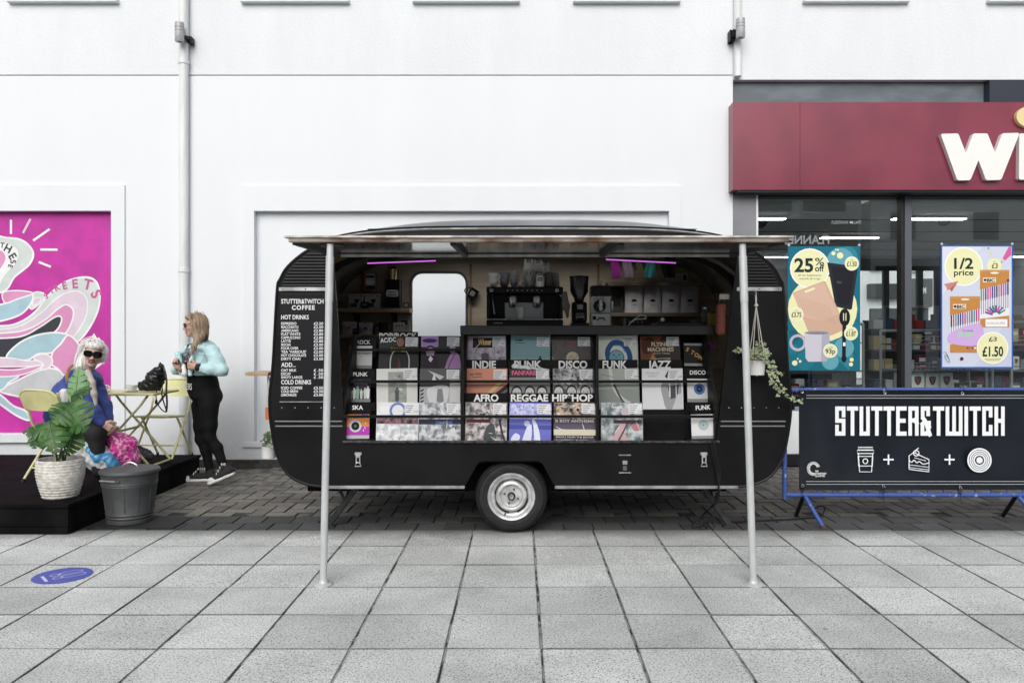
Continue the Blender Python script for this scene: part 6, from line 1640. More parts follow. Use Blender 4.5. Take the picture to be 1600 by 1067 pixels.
# paper strips pasted in the curved corners
def corner_posters(sd, items):
    for k_, (t0, t1, y0_, y1_, c, c2, lb) in enumerate(items):
        n_ = 8; vs = []
        seg = [q for q in inner if (q[0] < 0) == (sd < 0) and 1.55 < q[1] < 2.25]
        seg.sort(key=lambda q: q[1])
        L_ = len(seg) - 1
        for i in range(n_ + 1):
            f_ = (t0 + (t1 - t0) * i / n_) * L_; a = seg[int(f_)]; b = seg[min(int(f_) + 1, L_)]; fr_ = f_ - int(f_)
            q = (a[0] + (b[0] - a[0]) * fr_, a[1] + (b[1] - a[1]) * fr_)
            nx, nz = -sd * .85, -.5
            for y_ in (y0_, y1_): vs.append((CXC + q[0] + nx * .018 * (1 + .2 * k_), y_ + .08 * (i / n_), q[1] + nz * .018 * (1 + .2 * k_)))
        m_ = MB(); m_.add(vs, [(2 * i, 2 * i + 1, 2 * i + 3, 2 * i + 2) for i in range(n_)], flat(c, .6), True)
        o_ = m_.build('pasted_print'); tag(o_, lb, 'poster', 'prints pasted in the curved caravan corners')
corner_posters(-1, [(.15, .95, 6.05, 6.26, 'b9b4a4', 0, 'white pasted print curving up the left corner nearest the opening'), (.05, .9, 6.28, 6.48, '8f7420', 0, 'yellow pasted print curving up the left caravan corner'), (.1, .9, 6.5, 6.8, '1d1d2e', 0, 'dark blue pasted print deep in the left corner')])
corner_posters(1, [(.05, .7, 6.25, 6.42, '3a3a3c', 0, 'dark grey pasted print in the right corner nearest the opening'), (.0, .8, 6.5, 6.62, '8d8b86', 0, 'pale grey pasted print in the right caravan corner'), (.1, .9, 6.66, 6.9, '1a1a1d', 0, 'black pasted print deep in the right corner')])
# turntable, cable, jars, bag at the right end of the counter
t = empty('turntable', (X(1062, 6.4), 6.45, CT), label='low grey turntable on the right of the counter', cat='turntable')
MB().box((-.2, -.14, 0), (.2, .16, .03), bev=.006).build('plinth', t, flat('3b3d40', .4)); MB().lathe([(.13, .031), (.132, .036), (.13, .042), (0, .042)], c=(-.03, .01, 0), n=32).build('platter', t, blackp); MB().tube([(.15, .1, .05), (.14, -.05, .05), (.08, -.09, .046)], .004).build('tone_arm', t, steel)
MB().lathe([(.0, .15), (.016, .15), (.016, .158), (0, .158)], c=(-.16, 0, .055), axis='-Y', n=16).build('dial', t, white_c)
t = empty('black_mixer', (X(992, 6.36), 6.36, CT), label='small black mixer box with a white cable on the counter', cat='mixer')
MB().box((-.08, -.05, 0), (.08, .1, .065), bev=.006).build('case', t, blackp)
for i in range(4): MB().lathe([(.008, .051), (.008, .062), (0, .063)], c=(-.05 + i * .033, 0, .035), axis='-Y', n=10).build('knob', t, flat('77787a', .4))
MB().tube(spline([(-.06, -.06, .01), (-.02, -.07, .05), (.03, -.07, .085), (.08, -.06, .08), (.07, -.07, .06), (.0, -.075, .055), (-.05, -.07, .03)], 6), .005).build('cable', t, flat('d5d5d2', .5))
t = empty('tea_tin', (X(1116, 6.5), 6.5, CT), label='yellow tin at the right end of the counter', cat='tin')
MB().box((-.05, -.04, 0), (.05, .04, .11), bev=.006).build('tin', t, flat('8a7a2a', .45)); MB().box((-.052, -.042, .11), (.052, .042, .125), bev=.004).build('lid', t, flat('4a4636', .4))
t = empty('glass_jar', (X(1106, 6.56), 6.62, CT), label='clear glass jar behind the yellow tin', cat='jar')
MB().lathe([(.035, 0), (.04, .01), (.04, .12), (.03, .14), (.03, .15)], n=20).build('jar', t, flat('55564f', .15)); MB().lathe([(.033, .15), (.033, .165), (0, .166)], n=20).build('lid', t, steel)
Yb = 5.98
t = empty('tote_bag', (X(1129, Yb), Yb + .03, Z(523, Yb)), label='terracotta bag hanging in the right edge of the opening', cat='bag')
MB().box((-.035, -.05, 0), (.03, .05, .235), bev=.015).build('bag', t, mat('terracotta_cloth', (.22, .07, .045), .8)); MB().tube(spline([(-.02, 0, .23), (-.01, 0, .29), (.015, 0, .31), (.025, 0, .23)], 6), .006).build('strap', t, MATS['terracotta_cloth'])
MB().box((-.03, -.055, .27), (.045, -.051, .31)).build('ticket', t, flat('a9aaa5', .6))
# long utensil cloth by the machine
t = empty('bar_cloth', (X(882.5, 6.3), 6.3, CT + .0), label='grey cloth hanging between the espresso machine and the grinder', cat='cloth')
b_ = Body(.015); b_.cone((0, 0, .26), (.012, 0, .16), .022, .032).cone((.012, 0, .16), (.02, 0, .08), .03, .012)
link('cloth', b_.mesh('cloth', .006, [mat('grey_cloth', (.14, .13, .13), .9)], disp=lambda x, y, z: .004 * np.sin(160 * x + 12 * z)), t)
# pink slip and small things on the right
MB_ = MB().box((0, 0, 0), (.05, .03, .035), bev=.004).build('sticker_roll', material=flat('8a2a86', .5)); MB_.location = P(1108, 545, 6.3); tag(MB_, 'small magenta roll at the right end of the top tier', 'roll')
# cables below the rack at the right, outside
t = empty('power_cable', (X(1116, 5.80), 5.82, 0), label='black cables running down the caravan side to the ground at the right', cat='cable')
for i, off in enumerate((0, .012, .026)):
    pts = [(X(1112, 5.82) - X(1116, 5.80) + off, 0, Z(686, 5.82)), (off - .012, -.005, Z(705, 5.82)), (off + .02, -.005, Z(735, 5.82)), (off + .035 - .01 * i, .0, Z(762, 5.82)), (off + .04, .15, .22), (off - .02 * i, .28, .10), (-.08 + .04 * i, .3, .03), (-.11 + .05 * i, .2, .012), (-.06 + .03 * i, .12, .05 + .02 * i), (.0 + .03 * i, .2, .015)]
    MB().tube(spline(pts, 6), .0036, n=6).build('cable', t, flat((.012, .012, .012), .5))
# ---------------------------------------------------------------- deck with its furniture on the left
DZ = .23; DX = -3.378
deck_m = mat('black_deck_paint', (.008, .008, .0085), .8, spec=.04, vary=.35, nscale=4, bump=.06, bscale=25)
scuffs(deck_m, .68, (.03, .03, .031))
t = empty('deck', (-5.4, 7.0, 0), label='low black painted wooden deck in front of the mural', cat='deck')
MB().box((-2.4, -1.15, .20), (5.4 + DX, 1.285, DZ), bev=.004).build('deck_top', t, deck_m)
MB().box((-2.38, -1.138, .06), (5.4 + DX - .012, -1.11, .198), bev=.003).build('front_board', t, deck_m)
MB().box((-2.38, -1.13, 0), (5.4 + DX - .02, -1.10, .057), bev=.003).build('skirting', t, deck_m)
MB().box((5.4 + DX - .035, -1.108, 0), (5.4 + DX - .012, 1.27, .198), bev=.003).build('side_board', t, deck_m)
o = tag(MB().box((-.34, -.18, 0), (.34, .18, .008), bev=.003).build('rubber_mat', material=mat('rubber_mat', (.014, .014, .015), .7, vary=.3, nscale=20), loc=(-3.02, 6.22, .001)), 'flat black mat on the ground under the grey bin', 'mat')
# grey bin
t = empty('dustbin', (-3.125, 6.26, .010), label='dark grey metal bin with a flat lid beside the deck', cat='bin')
bin_m = mat('grey_bin_metal', (.06, .063, .066), .5, .1, vary=.15, nscale=5)
pb = [(.155, 0), (.170, .004), (.172, .03), (.166, .034)]
for z_ in (.05, .075, .30, .315): pb += [(.166 + .12 * z_, z_ - .008), (.170 + .12 * z_, z_), (.166 + .12 * z_, z_ + .008)]
pb += [(.213, .395), (.217, .400), (.213, .403)]
b_ = MB(); nseg = 48; vs = []; fs = []
for r_, z_ in pb:
    for i in range(nseg):
        a = 2 * math.pi * i / nseg; rr = r_ - (.004 if (.09 < z_ < .29 and i % 4 < 2) else 0)
        vs.append((rr * math.cos(a), rr * math.sin(a), z_))
for zz in (.10, .28):
    pass
N_ = len(pb)
for j in range(N_ - 1):
    for i in range(nseg): fs.append((j * nseg + i, j * nseg + (i + 1) % nseg, (j + 1) * nseg + (i + 1) % nseg, (j + 1) * nseg + i))
fs.append(tuple(range(nseg))[::-1])
b_.add(vs, fs, None, True).build('drum', t, bin_m)
for i in range(12):
    a = 2 * math.pi * (i + .5) / 12; d_ = Vector((math.cos(a), math.sin(a), 0))
    MB().tube([d_ * .1765 + Vector((0, 0, .10)), d_ * .1985 + Vector((0, 0, .28))], .005, n=6).build('rib', t, bin_m)
MB().lathe([(.220, .392), (.224, .396), (.224, .412), (.218, .420), (.15, .428), (0, .432)], n=48).build('lid', t, bin_m)
hm = mat('handle_steel', (.6, .6, .6), .3, .8)
MB().tube(spline([(-.06, 0, .426), (-.055, 0, .445), (-.03, 0, .462), (0, 0, .468), (.03, 0, .462), (.055, 0, .445), (.06, 0, .426)], 4), .006).build('lid_handle', t, hm)
for s_, q in ((-1, 255), (1, 75)):
    d_ = Vector((math.cos(R(q)), math.sin(R(q)), 0)); e_ = Vector((-d_.y, d_.x, 0))
    MB().tube([d_ * .205 + e_ * a + Vector((0, 0, z_)) + d_ * o_ for a, z_, o_ in ((-.075, .355, 0), (-.07, .358, .03), (.07, .358, .03), (.075, .355, 0))], .007).build('side_handle', t, hm)
# woven pot and monstera
POT = Vector((X(94.5, 6.13), 6.13, DZ))
t = empty('monstera_plant', POT, label='monstera with large split leaves in a white woven pot on the deck', cat='plant')
basket = mat('white_basket', (.62, .60, .55), .7, vary=.15, nscale=30)
b_ = MB(); nu, nv = 64, 40; vs = []; fs = []
for j in range(nv + 1):
    v = j / nv; z_ = v * .295; r0 = .118 + .048 * math.sin(min(v * 1.25, 1) * math.pi / 2)
    for i in range(nu):
        a = 2 * math.pi * i / nu
        row = int(v * 13); ph = (row % 2) * .5; f_ = (i / nu * 26 + ph) % 1; g_ = (v * 13) % 1
        bump = .010 * math.sin(math.pi * f_) ** .8 * math.sin(math.pi * g_) ** .8
        vs.append(((r0 + bump) * math.cos(a), (r0 + bump) * math.sin(a), z_))
for j in range(nv):
    for i in range(nu): fs.append((j * nu + i, j * nu + (i + 1) % nu, (j + 1) * nu + (i + 1) % nu, (j + 1) * nu + i))
fs.append(tuple(range(nu))[::-1])
pot = b_.add(vs, fs, None, True).build('pot', t, basket)
MB().lathe([(.168, .285), (.172, .292), (.168, .300), (.156, .300), (.152, .26), (0, .26)], n=40).build('pot_rim', t, basket)
MB().lathe([(.15, .262), (0, .27)], n=30).build('soil', t, flat((.03, .022, .016), .95))
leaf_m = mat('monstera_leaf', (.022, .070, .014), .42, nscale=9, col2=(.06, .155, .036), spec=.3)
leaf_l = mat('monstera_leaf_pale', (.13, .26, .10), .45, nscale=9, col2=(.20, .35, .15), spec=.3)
vein_m = mat('leaf_vein', (.10, .17, .06), .5)
def monstera_leaf(base, tip, wid, nrm, m_, parent, splits=6, droop=.15):
    base, tip, nrm = Vector(base), Vector(tip), Vector(nrm).normalized()
    d = (tip - base); L = d.length; d.normalize(); s = d.cross(nrm).normalized(); n = s.cross(d).normalized()
    def pt(u, w_):                                           # u along, w_ across (-1..1 of half width)
        return base + d * (u * L) + s * (w_ * wid / 2) + n * (-droop * L * (u - .35) ** 2 * 1.4 - .18 * wid * w_ * w_ + .012 * math.sin(u * 22) * abs(w_))
    mb_ = MB()
    def width(u): return math.sin(math.pi * min(max(u * .86 + .10, 0), 1)) ** .75 * (1 - .35 * u ** 3)
    for sg in (-1, 1):
        for k_ in range(splits):
            u0, u1 = k_ / splits, (k_ + 1) / splits
            g = .012 if 0 < k_ else 0
            e0, e1 = u0 + .10 + g, min(u1 + .10 - g, 1.02)   # lobes sweep forward
            w0, w1 = width(min(e0, 1)), width(min(e1, .985))
            if k_ == splits - 1: w1 = .10; e1 = 1.0
            if k_ == 0: e0 = -.06; w0 = .45
            a0, a1 = u0, u1
            row = []
            for q in (0, .35, .6, .8, 1.0):
                gap = g * 1.1 * (q - .3) if q > .3 else 0
                ua = a0 + (e0 - a0) * q + (gap if k_ else 0); ub = a1 + (e1 - a1) * q - (gap if k_ < splits - 1 else 0)
                wa = w0 * q; wb_ = w1 * q
                row.append((pt(ua, sg * wa), pt((ua + ub) / 2, sg * (wa + wb_) / 2 * 1.04), pt(ub, sg * wb_)))
            vs = [p for r3 in row for p in r3]; fs = []
            for i in range(len(row) - 1):
                for j in range(2):
                    q = (i * 3 + j, i * 3 + j + 1, i * 3 + j + 4, i * 3 + j + 3); fs.append(q if sg < 0 else q[::-1])
            mb_.add(vs, fs, m_, True)
    mb_.tube([pt(u / 10, 0) + n * .002 for u in range(11)], [.0045 * (1 - u / 13) for u in range(11)], n=5, material=vein_m)
    return mb_.build('leaf', parent, angle=70)
def LP_(px, py, dy): return P(px, py, 6.13 + dy) - POT
camd = Vector((POT.x, POT.y, 0)).normalized() * -1
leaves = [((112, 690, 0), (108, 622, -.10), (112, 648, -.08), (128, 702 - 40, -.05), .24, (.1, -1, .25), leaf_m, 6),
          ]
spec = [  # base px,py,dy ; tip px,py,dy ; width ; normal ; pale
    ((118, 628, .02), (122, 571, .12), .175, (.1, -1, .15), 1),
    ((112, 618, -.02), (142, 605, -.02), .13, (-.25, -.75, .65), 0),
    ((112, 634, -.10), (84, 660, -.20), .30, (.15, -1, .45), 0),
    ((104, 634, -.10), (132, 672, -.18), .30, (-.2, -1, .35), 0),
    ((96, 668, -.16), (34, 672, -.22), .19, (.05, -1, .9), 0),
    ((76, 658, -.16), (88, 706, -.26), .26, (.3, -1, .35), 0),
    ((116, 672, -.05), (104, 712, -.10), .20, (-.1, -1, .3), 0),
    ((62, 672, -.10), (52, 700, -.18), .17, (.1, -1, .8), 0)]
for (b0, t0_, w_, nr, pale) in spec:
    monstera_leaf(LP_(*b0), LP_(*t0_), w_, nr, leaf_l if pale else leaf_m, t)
    B_ = LP_(*b0); root = Vector((random.uniform(-.03, .03), random.uniform(-.03, .03), .26))
    MB().tube(spline([root, root * .5 + B_ * .5 + Vector((random.uniform(-.02, .02), .02, .05)), B_], 6), .006, n=6).build('stalk', t, mat('stalk_green', (.06, .10, .035), .5))
# folding chairs
yel = mat('pale_yellow_paint', (.62, .60, .30), .42, vary=.06, nscale=8)
foot_m = flat((.02, .02, .02), .6)
def folding_chair(loc, rz, label):
    c = empty('folding_chair', loc, rz, label, 'chair', 'pale yellow folding chairs on the deck')
    w_ = .205                                                 # chair faces -Y in its own axes
    for s_ in (-1, 1):
        x_ = s_ * w_
        MB().tube([(x_, -.21, .012), (x_, .13, .50), (x_, .20, .78)], .0115, n=8).build('front_leg', c, yel)      # runs on up into the back
        MB().tube([(x_ * .93, .22, .012), (x_ * .93, -.08, .44)], .0115, n=8).build('rear_leg', c, yel)
        for y_, z_, xx in ((-.21, 0, x_), (.22, 0, x_ * .93)): MB().cyl((xx, y_, 0), (xx, y_ - .008 * (1 if y_ > 0 else -1), .03), .014, n=10).build('foot', c, foot_m)
    for y_, z_, q in ((-.115, .15, 1), (.15, .115, .93)): MB().cyl((-w_ * q, y_, z_), (w_ * q, y_, z_), .007, n=8).build('stretcher', c, yel)
    vs = []; nx, ny = 9, 9
    for j in range(ny):
        for i in range(nx):
            u, v = i / (nx - 1) * 2 - 1, j / (ny - 1) * 2 - 1
            sq = math.sqrt(1 - .18 * v * v), math.sqrt(1 - .18 * u * u)
            vs.append((u * .195 * sq[0], -.03 + v * .19 * sq[1], .445 - .010 * (1 - u * u) * (1 - v * v) + .012 * v * -1))
    f_ = [(j * nx + i, j * nx + i + 1, (j + 1) * nx + i + 1, (j + 1) * nx + i) for j in range(ny - 1) for i in range(nx - 1)]
    m_ = MB(); m_.add(vs, f_, None, True); m_.add([(a, b, c_ - .018) for a, b, c_ in vs], [q[::-1] for q in f_], None, True)
    ring = [i for i in range(nx)] + [j * nx + nx - 1 for j in range(1, ny)] + [(ny - 1) * nx + i for i in range(nx - 2, -1, -1)] + [j * nx for j in range(ny - 2, 0, -1)]
    k_ = len(vs); m_.add(vs + [(a, b, c_ - .018) for a, b, c_ in vs], [(ring[i], k_ + ring[i], k_ + ring[(i + 1) % len(ring)], ring[(i + 1) % len(ring)]) for i in range(len(ring))])
    m_.build('seat', c, yel)
    vs = []; nx, ny = 13, 6                                   # pressed steel back rest, bowed
    for j in range(ny):
        for i in range(nx):
            u, v = i / (nx - 1) * 2 - 1, j / (ny - 1)
            top = .80 - .05 * abs(u) ** 5; bot = .62 + .01 * u * u
            vs.append((u * .222, .175 + .035 * (1 - u * u) + .05 * v, bot + (top - bot) * v))
    f_ = [(j * nx + i, j * nx + i + 1, (j + 1) * nx + i + 1, (j + 1) * nx + i) for j in range(ny - 1) for i in range(nx - 1)]
    m_ = MB(); m_.add(vs, f_, None, True); m_.add([(a, b + .006, c_) for a, b, c_ in vs], [q[::-1] for q in f_], None, True)
    m_.build('backrest', c, yel)
    MB().tube([vs[0 * nx + 0], vs[3 * nx], vs[(ny - 1) * nx]] + [vs[(ny - 1) * nx + i] for i in range(1, nx)] + [vs[3 * nx + nx - 1], vs[nx - 1]], .010, n=8).build('back_frame', c, yel)
    return c
folding_chair((-4.02, 6.86, DZ), R(158), 'pale yellow folding chair under the seated woman')
folding_chair((-3.66, 8.02, DZ), R(-6), 'empty pale yellow folding chair by the wall behind the backpack')
# folding table
TT = Vector((X(203, 7.66), 7.66, DZ))
t = empty('folding_table', TT, label='pale yellow folding table with two white cups and a black backpack', cat='table')
th = .715
MB().box((-.365, -.28, th - .022), (.365, .28, th), bev=.006).build('table_top', t, yel)
for y_ in (-.22, .22):
    MB().tube([(-.27, y_, th - .025), (-.20, y_, th - .12), (.30, y_, .015)], .012, n=8).build('leg', t, yel)
    MB().tube([(.27, y_ * .9, th - .025), (.20, y_ * .9, th - .12), (-.32, y_ * .9, .015)], .012, n=8).build('leg', t, yel)
for x_, z_, q in ((.30, .015, 1), (-.32, .015, .9), (-.02, .345, 1)): MB().cyl((x_, -.22 * q, z_), (x_, .22 * q, z_), .012, n=8).build('crossbar', t, yel)
MB().tube([(-.36, -.2, .33), (-.05, -.2, .33), (0, -.2, .36)], .009, n=8).build('stay', t, yel)
for x_, s_ in ((.30, 1), (-.32, .9)):
    for y_ in (-.22, .22): MB().cyl((x_, y_ * s_, 0), (x_, y_ * s_, .022), .016, n=10).build('foot', t, foot_m)
for px, yy, lb in ((160.5, 7.52, 'white cup and saucer beside the seated woman'), (205.5, 7.62, 'white cup and saucer left of the black backpack')):
    t = empty('cup_and_saucer', (X(px, yy), yy, DZ + th + .001), label=lb, cat='cup', group='cups on the yellow table')
    MB().lathe([(.04, 0), (.072, .010), (.075, .012), (.070, .014), (.03, .005), (0, .005)], n=28).build('saucer', t, white_c)
    MB().lathe([(.026, .006), (.030, .010), (.048, .035), (.054, .066), (.051, .066), (.044, .036), (0, .014)], n=28).build('cup', t, white_c)
    MB().tube([(.046, 0, .03), (.07, 0, .035), (.074, 0, .052), (.05, 0, .058)], .005).build('handle', t, white_c)
# backpack on the table
Yk = 7.60
def K(px, py, dy=0): return tuple(P(px, py, Yk + dy))
BPK = P(240, 611, Yk)
t = empty('backpack', BPK, label='shiny black backpack leaning on the yellow table', cat='backpack')
def KL(px, py, dy=0): return tuple(P(px, py, Yk + dy) - BPK)
b_ = Body(.05)
b_.cone(KL(252, 572), KL(243, 590), .026, .075).cone(KL(243, 590), KL(236, 600), .075, .065).cone(KL(222, 603), KL(245, 602), .045, .05)
pleat = lambda x, y, z: .006 * np.sin(70 * x + 60 * z) * np.sin(35 * z - 50 * y + 2) + .003 * np.sin(150 * z + 60 * x)
bagm = mat('black_nylon', (.007, .007, .008), .28, bump=.3, bscale=35, spec=.35)
link('bag', b_.mesh('bag', .007, [bagm], disp=pleat, cut=lambda x, y, z: -(z - .002)), t)
MB().tube(spline([KL(250, 567, -.02), KL(256, 575, -.06), KL(260, 592, -.08), KL(260, 612, -.10), KL(261, 630, -.31 + .2), KL(260, 643, -.12)], 6), .009, n=6).build('strap', t, bagm)
MB().tube(spline([KL(245, 607, -.1), KL(244, 622, -.11), KL(247, 632, -.11), KL(254, 641, -.11), KL(260, 643, -.12), KL(257, 632, -.11), KL(253, 618, -.11), KL(254, 606, -.09)], 6), .006, n=6).build('loose_strap', t, bagm)
MB().box((-.012, -.006, -.02), (.012, .006, .02), M=Matrix.Translation(KL(244, 628, -.112)), bev=.003).build('buckle', t, blackp)
# bags on the deck
def lump(name, pts, mats, label, cat, h_=.009, k=.05, disp=None):
    base = P(*pts[0][0]); base.z = DZ
    b = Body(k)
    for (a, ra), (c, rc), lab in pts[1:]:
        b.cone(tuple(P(*a) - base), tuple(P(*c) - base), ra, rc, lab)
    t_ = empty(name, base, label=label, cat=cat)
    link('bag', b.mesh(name, h_, mats, disp=disp, cut=lambda x, y, z: -(z - .004)), t_)
    return t_, base
crump = lambda x, y, z: .006 * np.sin(48 * x + 30 * z) * np.sin(40 * z - 30 * y) + .0022 * np.sin(95 * x - 70 * z + 40 * y)
pinkm = mat('pink_pattern_bag', (.55, .03, .26), .35, nscale=38, col2=(.72, .35, .52), lo=.50, hi=.58, bump=.3, bscale=30, detail=2)
t, b0 = lump('pink_carrier_bag', [((190, 720, 7.02),), ((172, 676, 6.95), .035), ((188, 695, 7.0), .09), 0] if False else [((190, 720, 7.02),), (((176, 680, 7.0), .035), ((190, 700, 7.02), .105), 0), (((192, 700, 7.02), .10), ((200, 716, 7.04), .11), 0), (((176, 682, 7.0), .05), ((202, 690, 7.04), .055), 0)],
             [pinkm], 'magenta patterned carrier bag held by the seated woman', 'bag', disp=crump)
MB().tube(spline([tuple(P(168, 672, 6.96) - b0), tuple(P(174, 680, 6.94) - b0), tuple(P(186, 690, 6.92) - b0)], 6), .006, n=6).build('handle', t, flat('e0b6cc', .4))
whb = mat('white_plastic_bag', (.66, .67, .69), .3, bump=.3, bscale=28)
blb = mat('blue_bag_print', (.05, .26, .50), .3, bump=.3, bscale=28)
t, b0 = lump('white_carrier_bag', [((155, 735, 6.92),), (((136, 690, 6.9), .05), ((150, 712, 6.92), .11), 0), (((150, 712, 6.92), .11), ((168, 728, 6.92), .10), 0), (((122, 706, 6.9), .04), ((140, 708, 6.92), .07), 0), (((144, 703, 6.84), .035), ((155, 716, 6.86), .055), 1), (((170, 716, 6.86), .04), ((178, 726, 6.87), .05), 1)],
             [whb, blb], 'white plastic carrier bag with blue print on the deck', 'bag', disp=crump)
t, b0 = lump('dark_net_bag', [((224, 716, 7.75),), (((214, 700, 7.72), .03), ((224, 708, 7.75), .06), 0), (((218, 712, 7.75), .045), ((236, 712, 7.75), .03), 0)], [mat('dark_net', (.035, .03, .04), .6, nscale=60, col2=(.12, .11, .12), lo=.5, hi=.56)], 'crumpled dark bag on the deck under the table', 'bag', disp=crump)
# blue round floor sticker
t = empty('floor_sticker', (-2.85, 4.867, .0012), 0, 'round blue distancing sticker on the paving', 'sticker')
blue = mat('sticker_blue', (.075, .10, .46), .45, vary=.1, nscale=20)
a_ = R(42)
MB().lathe([(.168, 0), (.168, .0012), (0, .0012)], n=48).build('disc', t, blue)
u_ = Vector((math.cos(a_), math.sin(a_), 0)); v_ = Vector((-math.sin(a_), math.cos(a_), 0))
pp = Print((0, 0, .0012), u=u_, v=v_)
sw = flat('c9d3ee', .5)
pp.stroke([(-.10, -.075), (-.10, .06)], .018, sw)
for s_ in (-1, 1):
    y_ = s_ * .032
    pp.curve([(-.06, y_ + s_ * .005), (-.045, y_ + s_ * .026), (-.02, y_ + s_ * .022), (-.012, y_), (-.02, y_ - s_ * .018), (-.045, y_ - s_ * .018)], .006, sw, True)
    pp.curve([(.0, y_ - s_ * .018), (.0, y_ + s_ * .022), (.06, y_ + s_ * .034), (.11, y_ + s_ * .022), (.12, y_), (.10, y_ - s_ * .02), (.05, y_ - s_ * .02)], .006, sw, True)
pp.build('print', t)
# ---------------------------------------------------------------- people
skin = mat('skin', (.50, .30, .23), .5, vary=.08, nscale=30)
skin2 = mat('skin_pale', (.56, .37, .31), .5, vary=.08, nscale=30)
lips = flat('8a5450', .45)
def hand(b, w, d, side, n, lab, s=1.0, curl=.9):
    """Five fingers curled from a palm: w wrist, d hand direction, side towards the thumb, n back of the hand."""
    w, d, side, n = (np.array(q, float) for q in (w, d, side, n))
    d /= np.linalg.norm(d); side -= d * side.dot(d); side /= np.linalg.norm(side); n = np.cross(d, side) * (1 if np.dot(np.cross(d, side), n) > 0 else -1)
    b.cone(w, w + d * .03 * s, .024 * s, .028 * s, lab, .012); 
    for q in (-.024, -.008, .008, .024): b.cone(w + d * .03 * s + side * q * s * .8, w + d * .085 * s + side * q * s, .015 * s, .0125 * s, lab, .010)
    for q, L in ((.027, .070), (.009, .080), (-.009, .074), (-.026, .058)):
        k0 = w + d * .086 * s + side * q * s
        a1, a2, a3 = curl * .75, curl * 1.7, curl * 2.4
        def dr(a): return d * math.cos(a) - n * math.sin(a)
        k1 = k0 + dr(a1) * L * .45 * s; k2 = k1 + dr(a2) * L * .32 * s; k3 = k2 + dr(a3) * L * .26 * s
        b.chain([k0, k1, k2, k3], [.0105 * s, .0098 * s, .009 * s, .008 * s], lab, .004)
    k0 = w + d * .028 * s + side * .024 * s; k1 = k0 + (d * .6 + side * .75 - n * .25) * .034 * s; k2 = k1 + (d * .85 + side * .1 - n * .5) * .030 * s; k3 = k2 + (d * .8 - side * .15 - n * .6) * .022 * s
    b.chain([k0, k1, k2, k3], [.016 * s, .0135 * s, .012 * s, .009 * s], lab, .006)
def rotm(fwd, up=(0, 0, 1)):
    f_ = Vector(fwd).normalized(); u = Vector(up); l_ = u.cross(f_).normalized(); u = f_.cross(l_)
    return Matrix((f_, l_, u)).transposed().to_4x4()          # columns: forward, left, up
def head_prims(b, c, M, lab_s, lab_l, s=1.0):
    """skull, jaw, nose, lips, ears about the centre c; M columns forward, left, up."""
    M3 = np.array(M.to_3x3()); c = np.array(c)
    def q(f_, l_, u): return c + M3 @ (np.array((f_, l_, u)) * s)
    b.ell(q(-.012, 0, .020), np.array((.092, .072, .098)) * s, lab_s, .02, M)
    b.ell(q(.030, 0, -.045), np.array((.058, .052, .062)) * s, lab_s, .03, M)
    b.ell(q(.060, 0, -.088), np.array((.022, .026, .018)) * s, lab_s, .03, M)          # chin
    b.cone(q(.080, 0, .015), q(.104, 0, -.028), .008 * s, .0125 * s, lab_s, .012)     # nose
    for sg in (-1, 1):
        b.ell(q(.094, sg * .011, -.031), np.array((.009, .009, .007)) * s, lab_s, .008, M)
        b.ell(q(.060, sg * .036, -.018), np.array((.022, .020, .020)) * s, lab_s, .025, M)    # cheeks
        b.ell(q(-.006, sg * .072, -.008), np.array((.018, .008, .030)) * s, lab_s, .008, M)   # ears
        b.ell(q(.074, sg * .030, .014), np.array((.012, .016, .008)) * s, lab_s, .01, M)
    b.ell(q(.086, 0, -.056), np.array((.009, .024, .0045)) * s, lab_l, .004, M); b.ell(q(.083, 0, -.065), np.array((.010, .020, .006)) * s, lab_l, .004, M)
def sunglasses(parent, c, M, s=1.0, big=False):
    M3 = M.to_3x3(); c = Vector(c)
    def q(f_, l_, u): return c + M3 @ (Vector((f_, l_, u)) * s)
    g = MB(); lens = flat((.006, .005, .006), .08); fr = flat((.02, .014, .012), .3)
    hw, hh = (.034, .026) if big else (.032, .020)
    for sg in (-1, 1):
        pts = []; n_ = 16
        for i in range(n_):
            a = 2 * math.pi * i / n_; ca, sa = math.cos(a), math.sin(a)
            l_ = sg * .035 + hw * math.copysign(abs(ca) ** .75, ca); u = .010 + hh * math.copysign(abs(sa) ** .8, sa)
            pts.append(q(.104 - 4.5 * l_ * l_ * .9, l_, u))
        g.add([q(.108 - .006, sg * .035, .010)] + pts, [(0, 1 + i, 1 + (i + 1) % n_) for i in range(n_)], lens, True)
        g.tube(pts, .0035 * s, n=5, material=fr, closed=True)
        g.tube([q(.088, sg * .066, .018), q(.05, sg * .076, .018), q(-.01, sg * .080, .012)], .004 * s, n=5, material=fr)
    g.tube([q(.106, -.008, .016), q(.109, 0, .019), q(.106, .008, .016)], .003 * s, n=5, material=fr)
    return g.build('sunglasses', parent)
def hair_disp(axis=2, amp=.0018, fr=(150, 130)): return lambda x, y, z: amp * np.sin(fr[0] * x + fr[1] * y + 14 * z) + amp * .6 * np.sin(fr[1] * 1.9 * y - fr[0] * 1.7 * x + 20 * z)

# ---- the standing woman
SY = 7.95
SB = Vector((X(322, SY), SY, 0))
def J(px, py, dy=0): return np.array(P(px, py, SY + dy) - SB)
w1 = empty('person', SB, label='woman standing in a mint jacket, black leggings and canvas shoes', cat='person')
HM = rotm((-.93, -.34, -.05))
hc = J(304.5, 509, -.02)
blk_top = mat('black_jersey', (.007, .007, .008), .85, spec=.15); legg = mat('black_leggings', (.006, .006, .0068), .8, spec=.15)
b = Body(.035)
head_prims(b, hc, HM, 0, 1, 1.0)
b.cone(hc + (.02, 0, -.05), J(313, 537, .0), .052, .056, 0, .03)
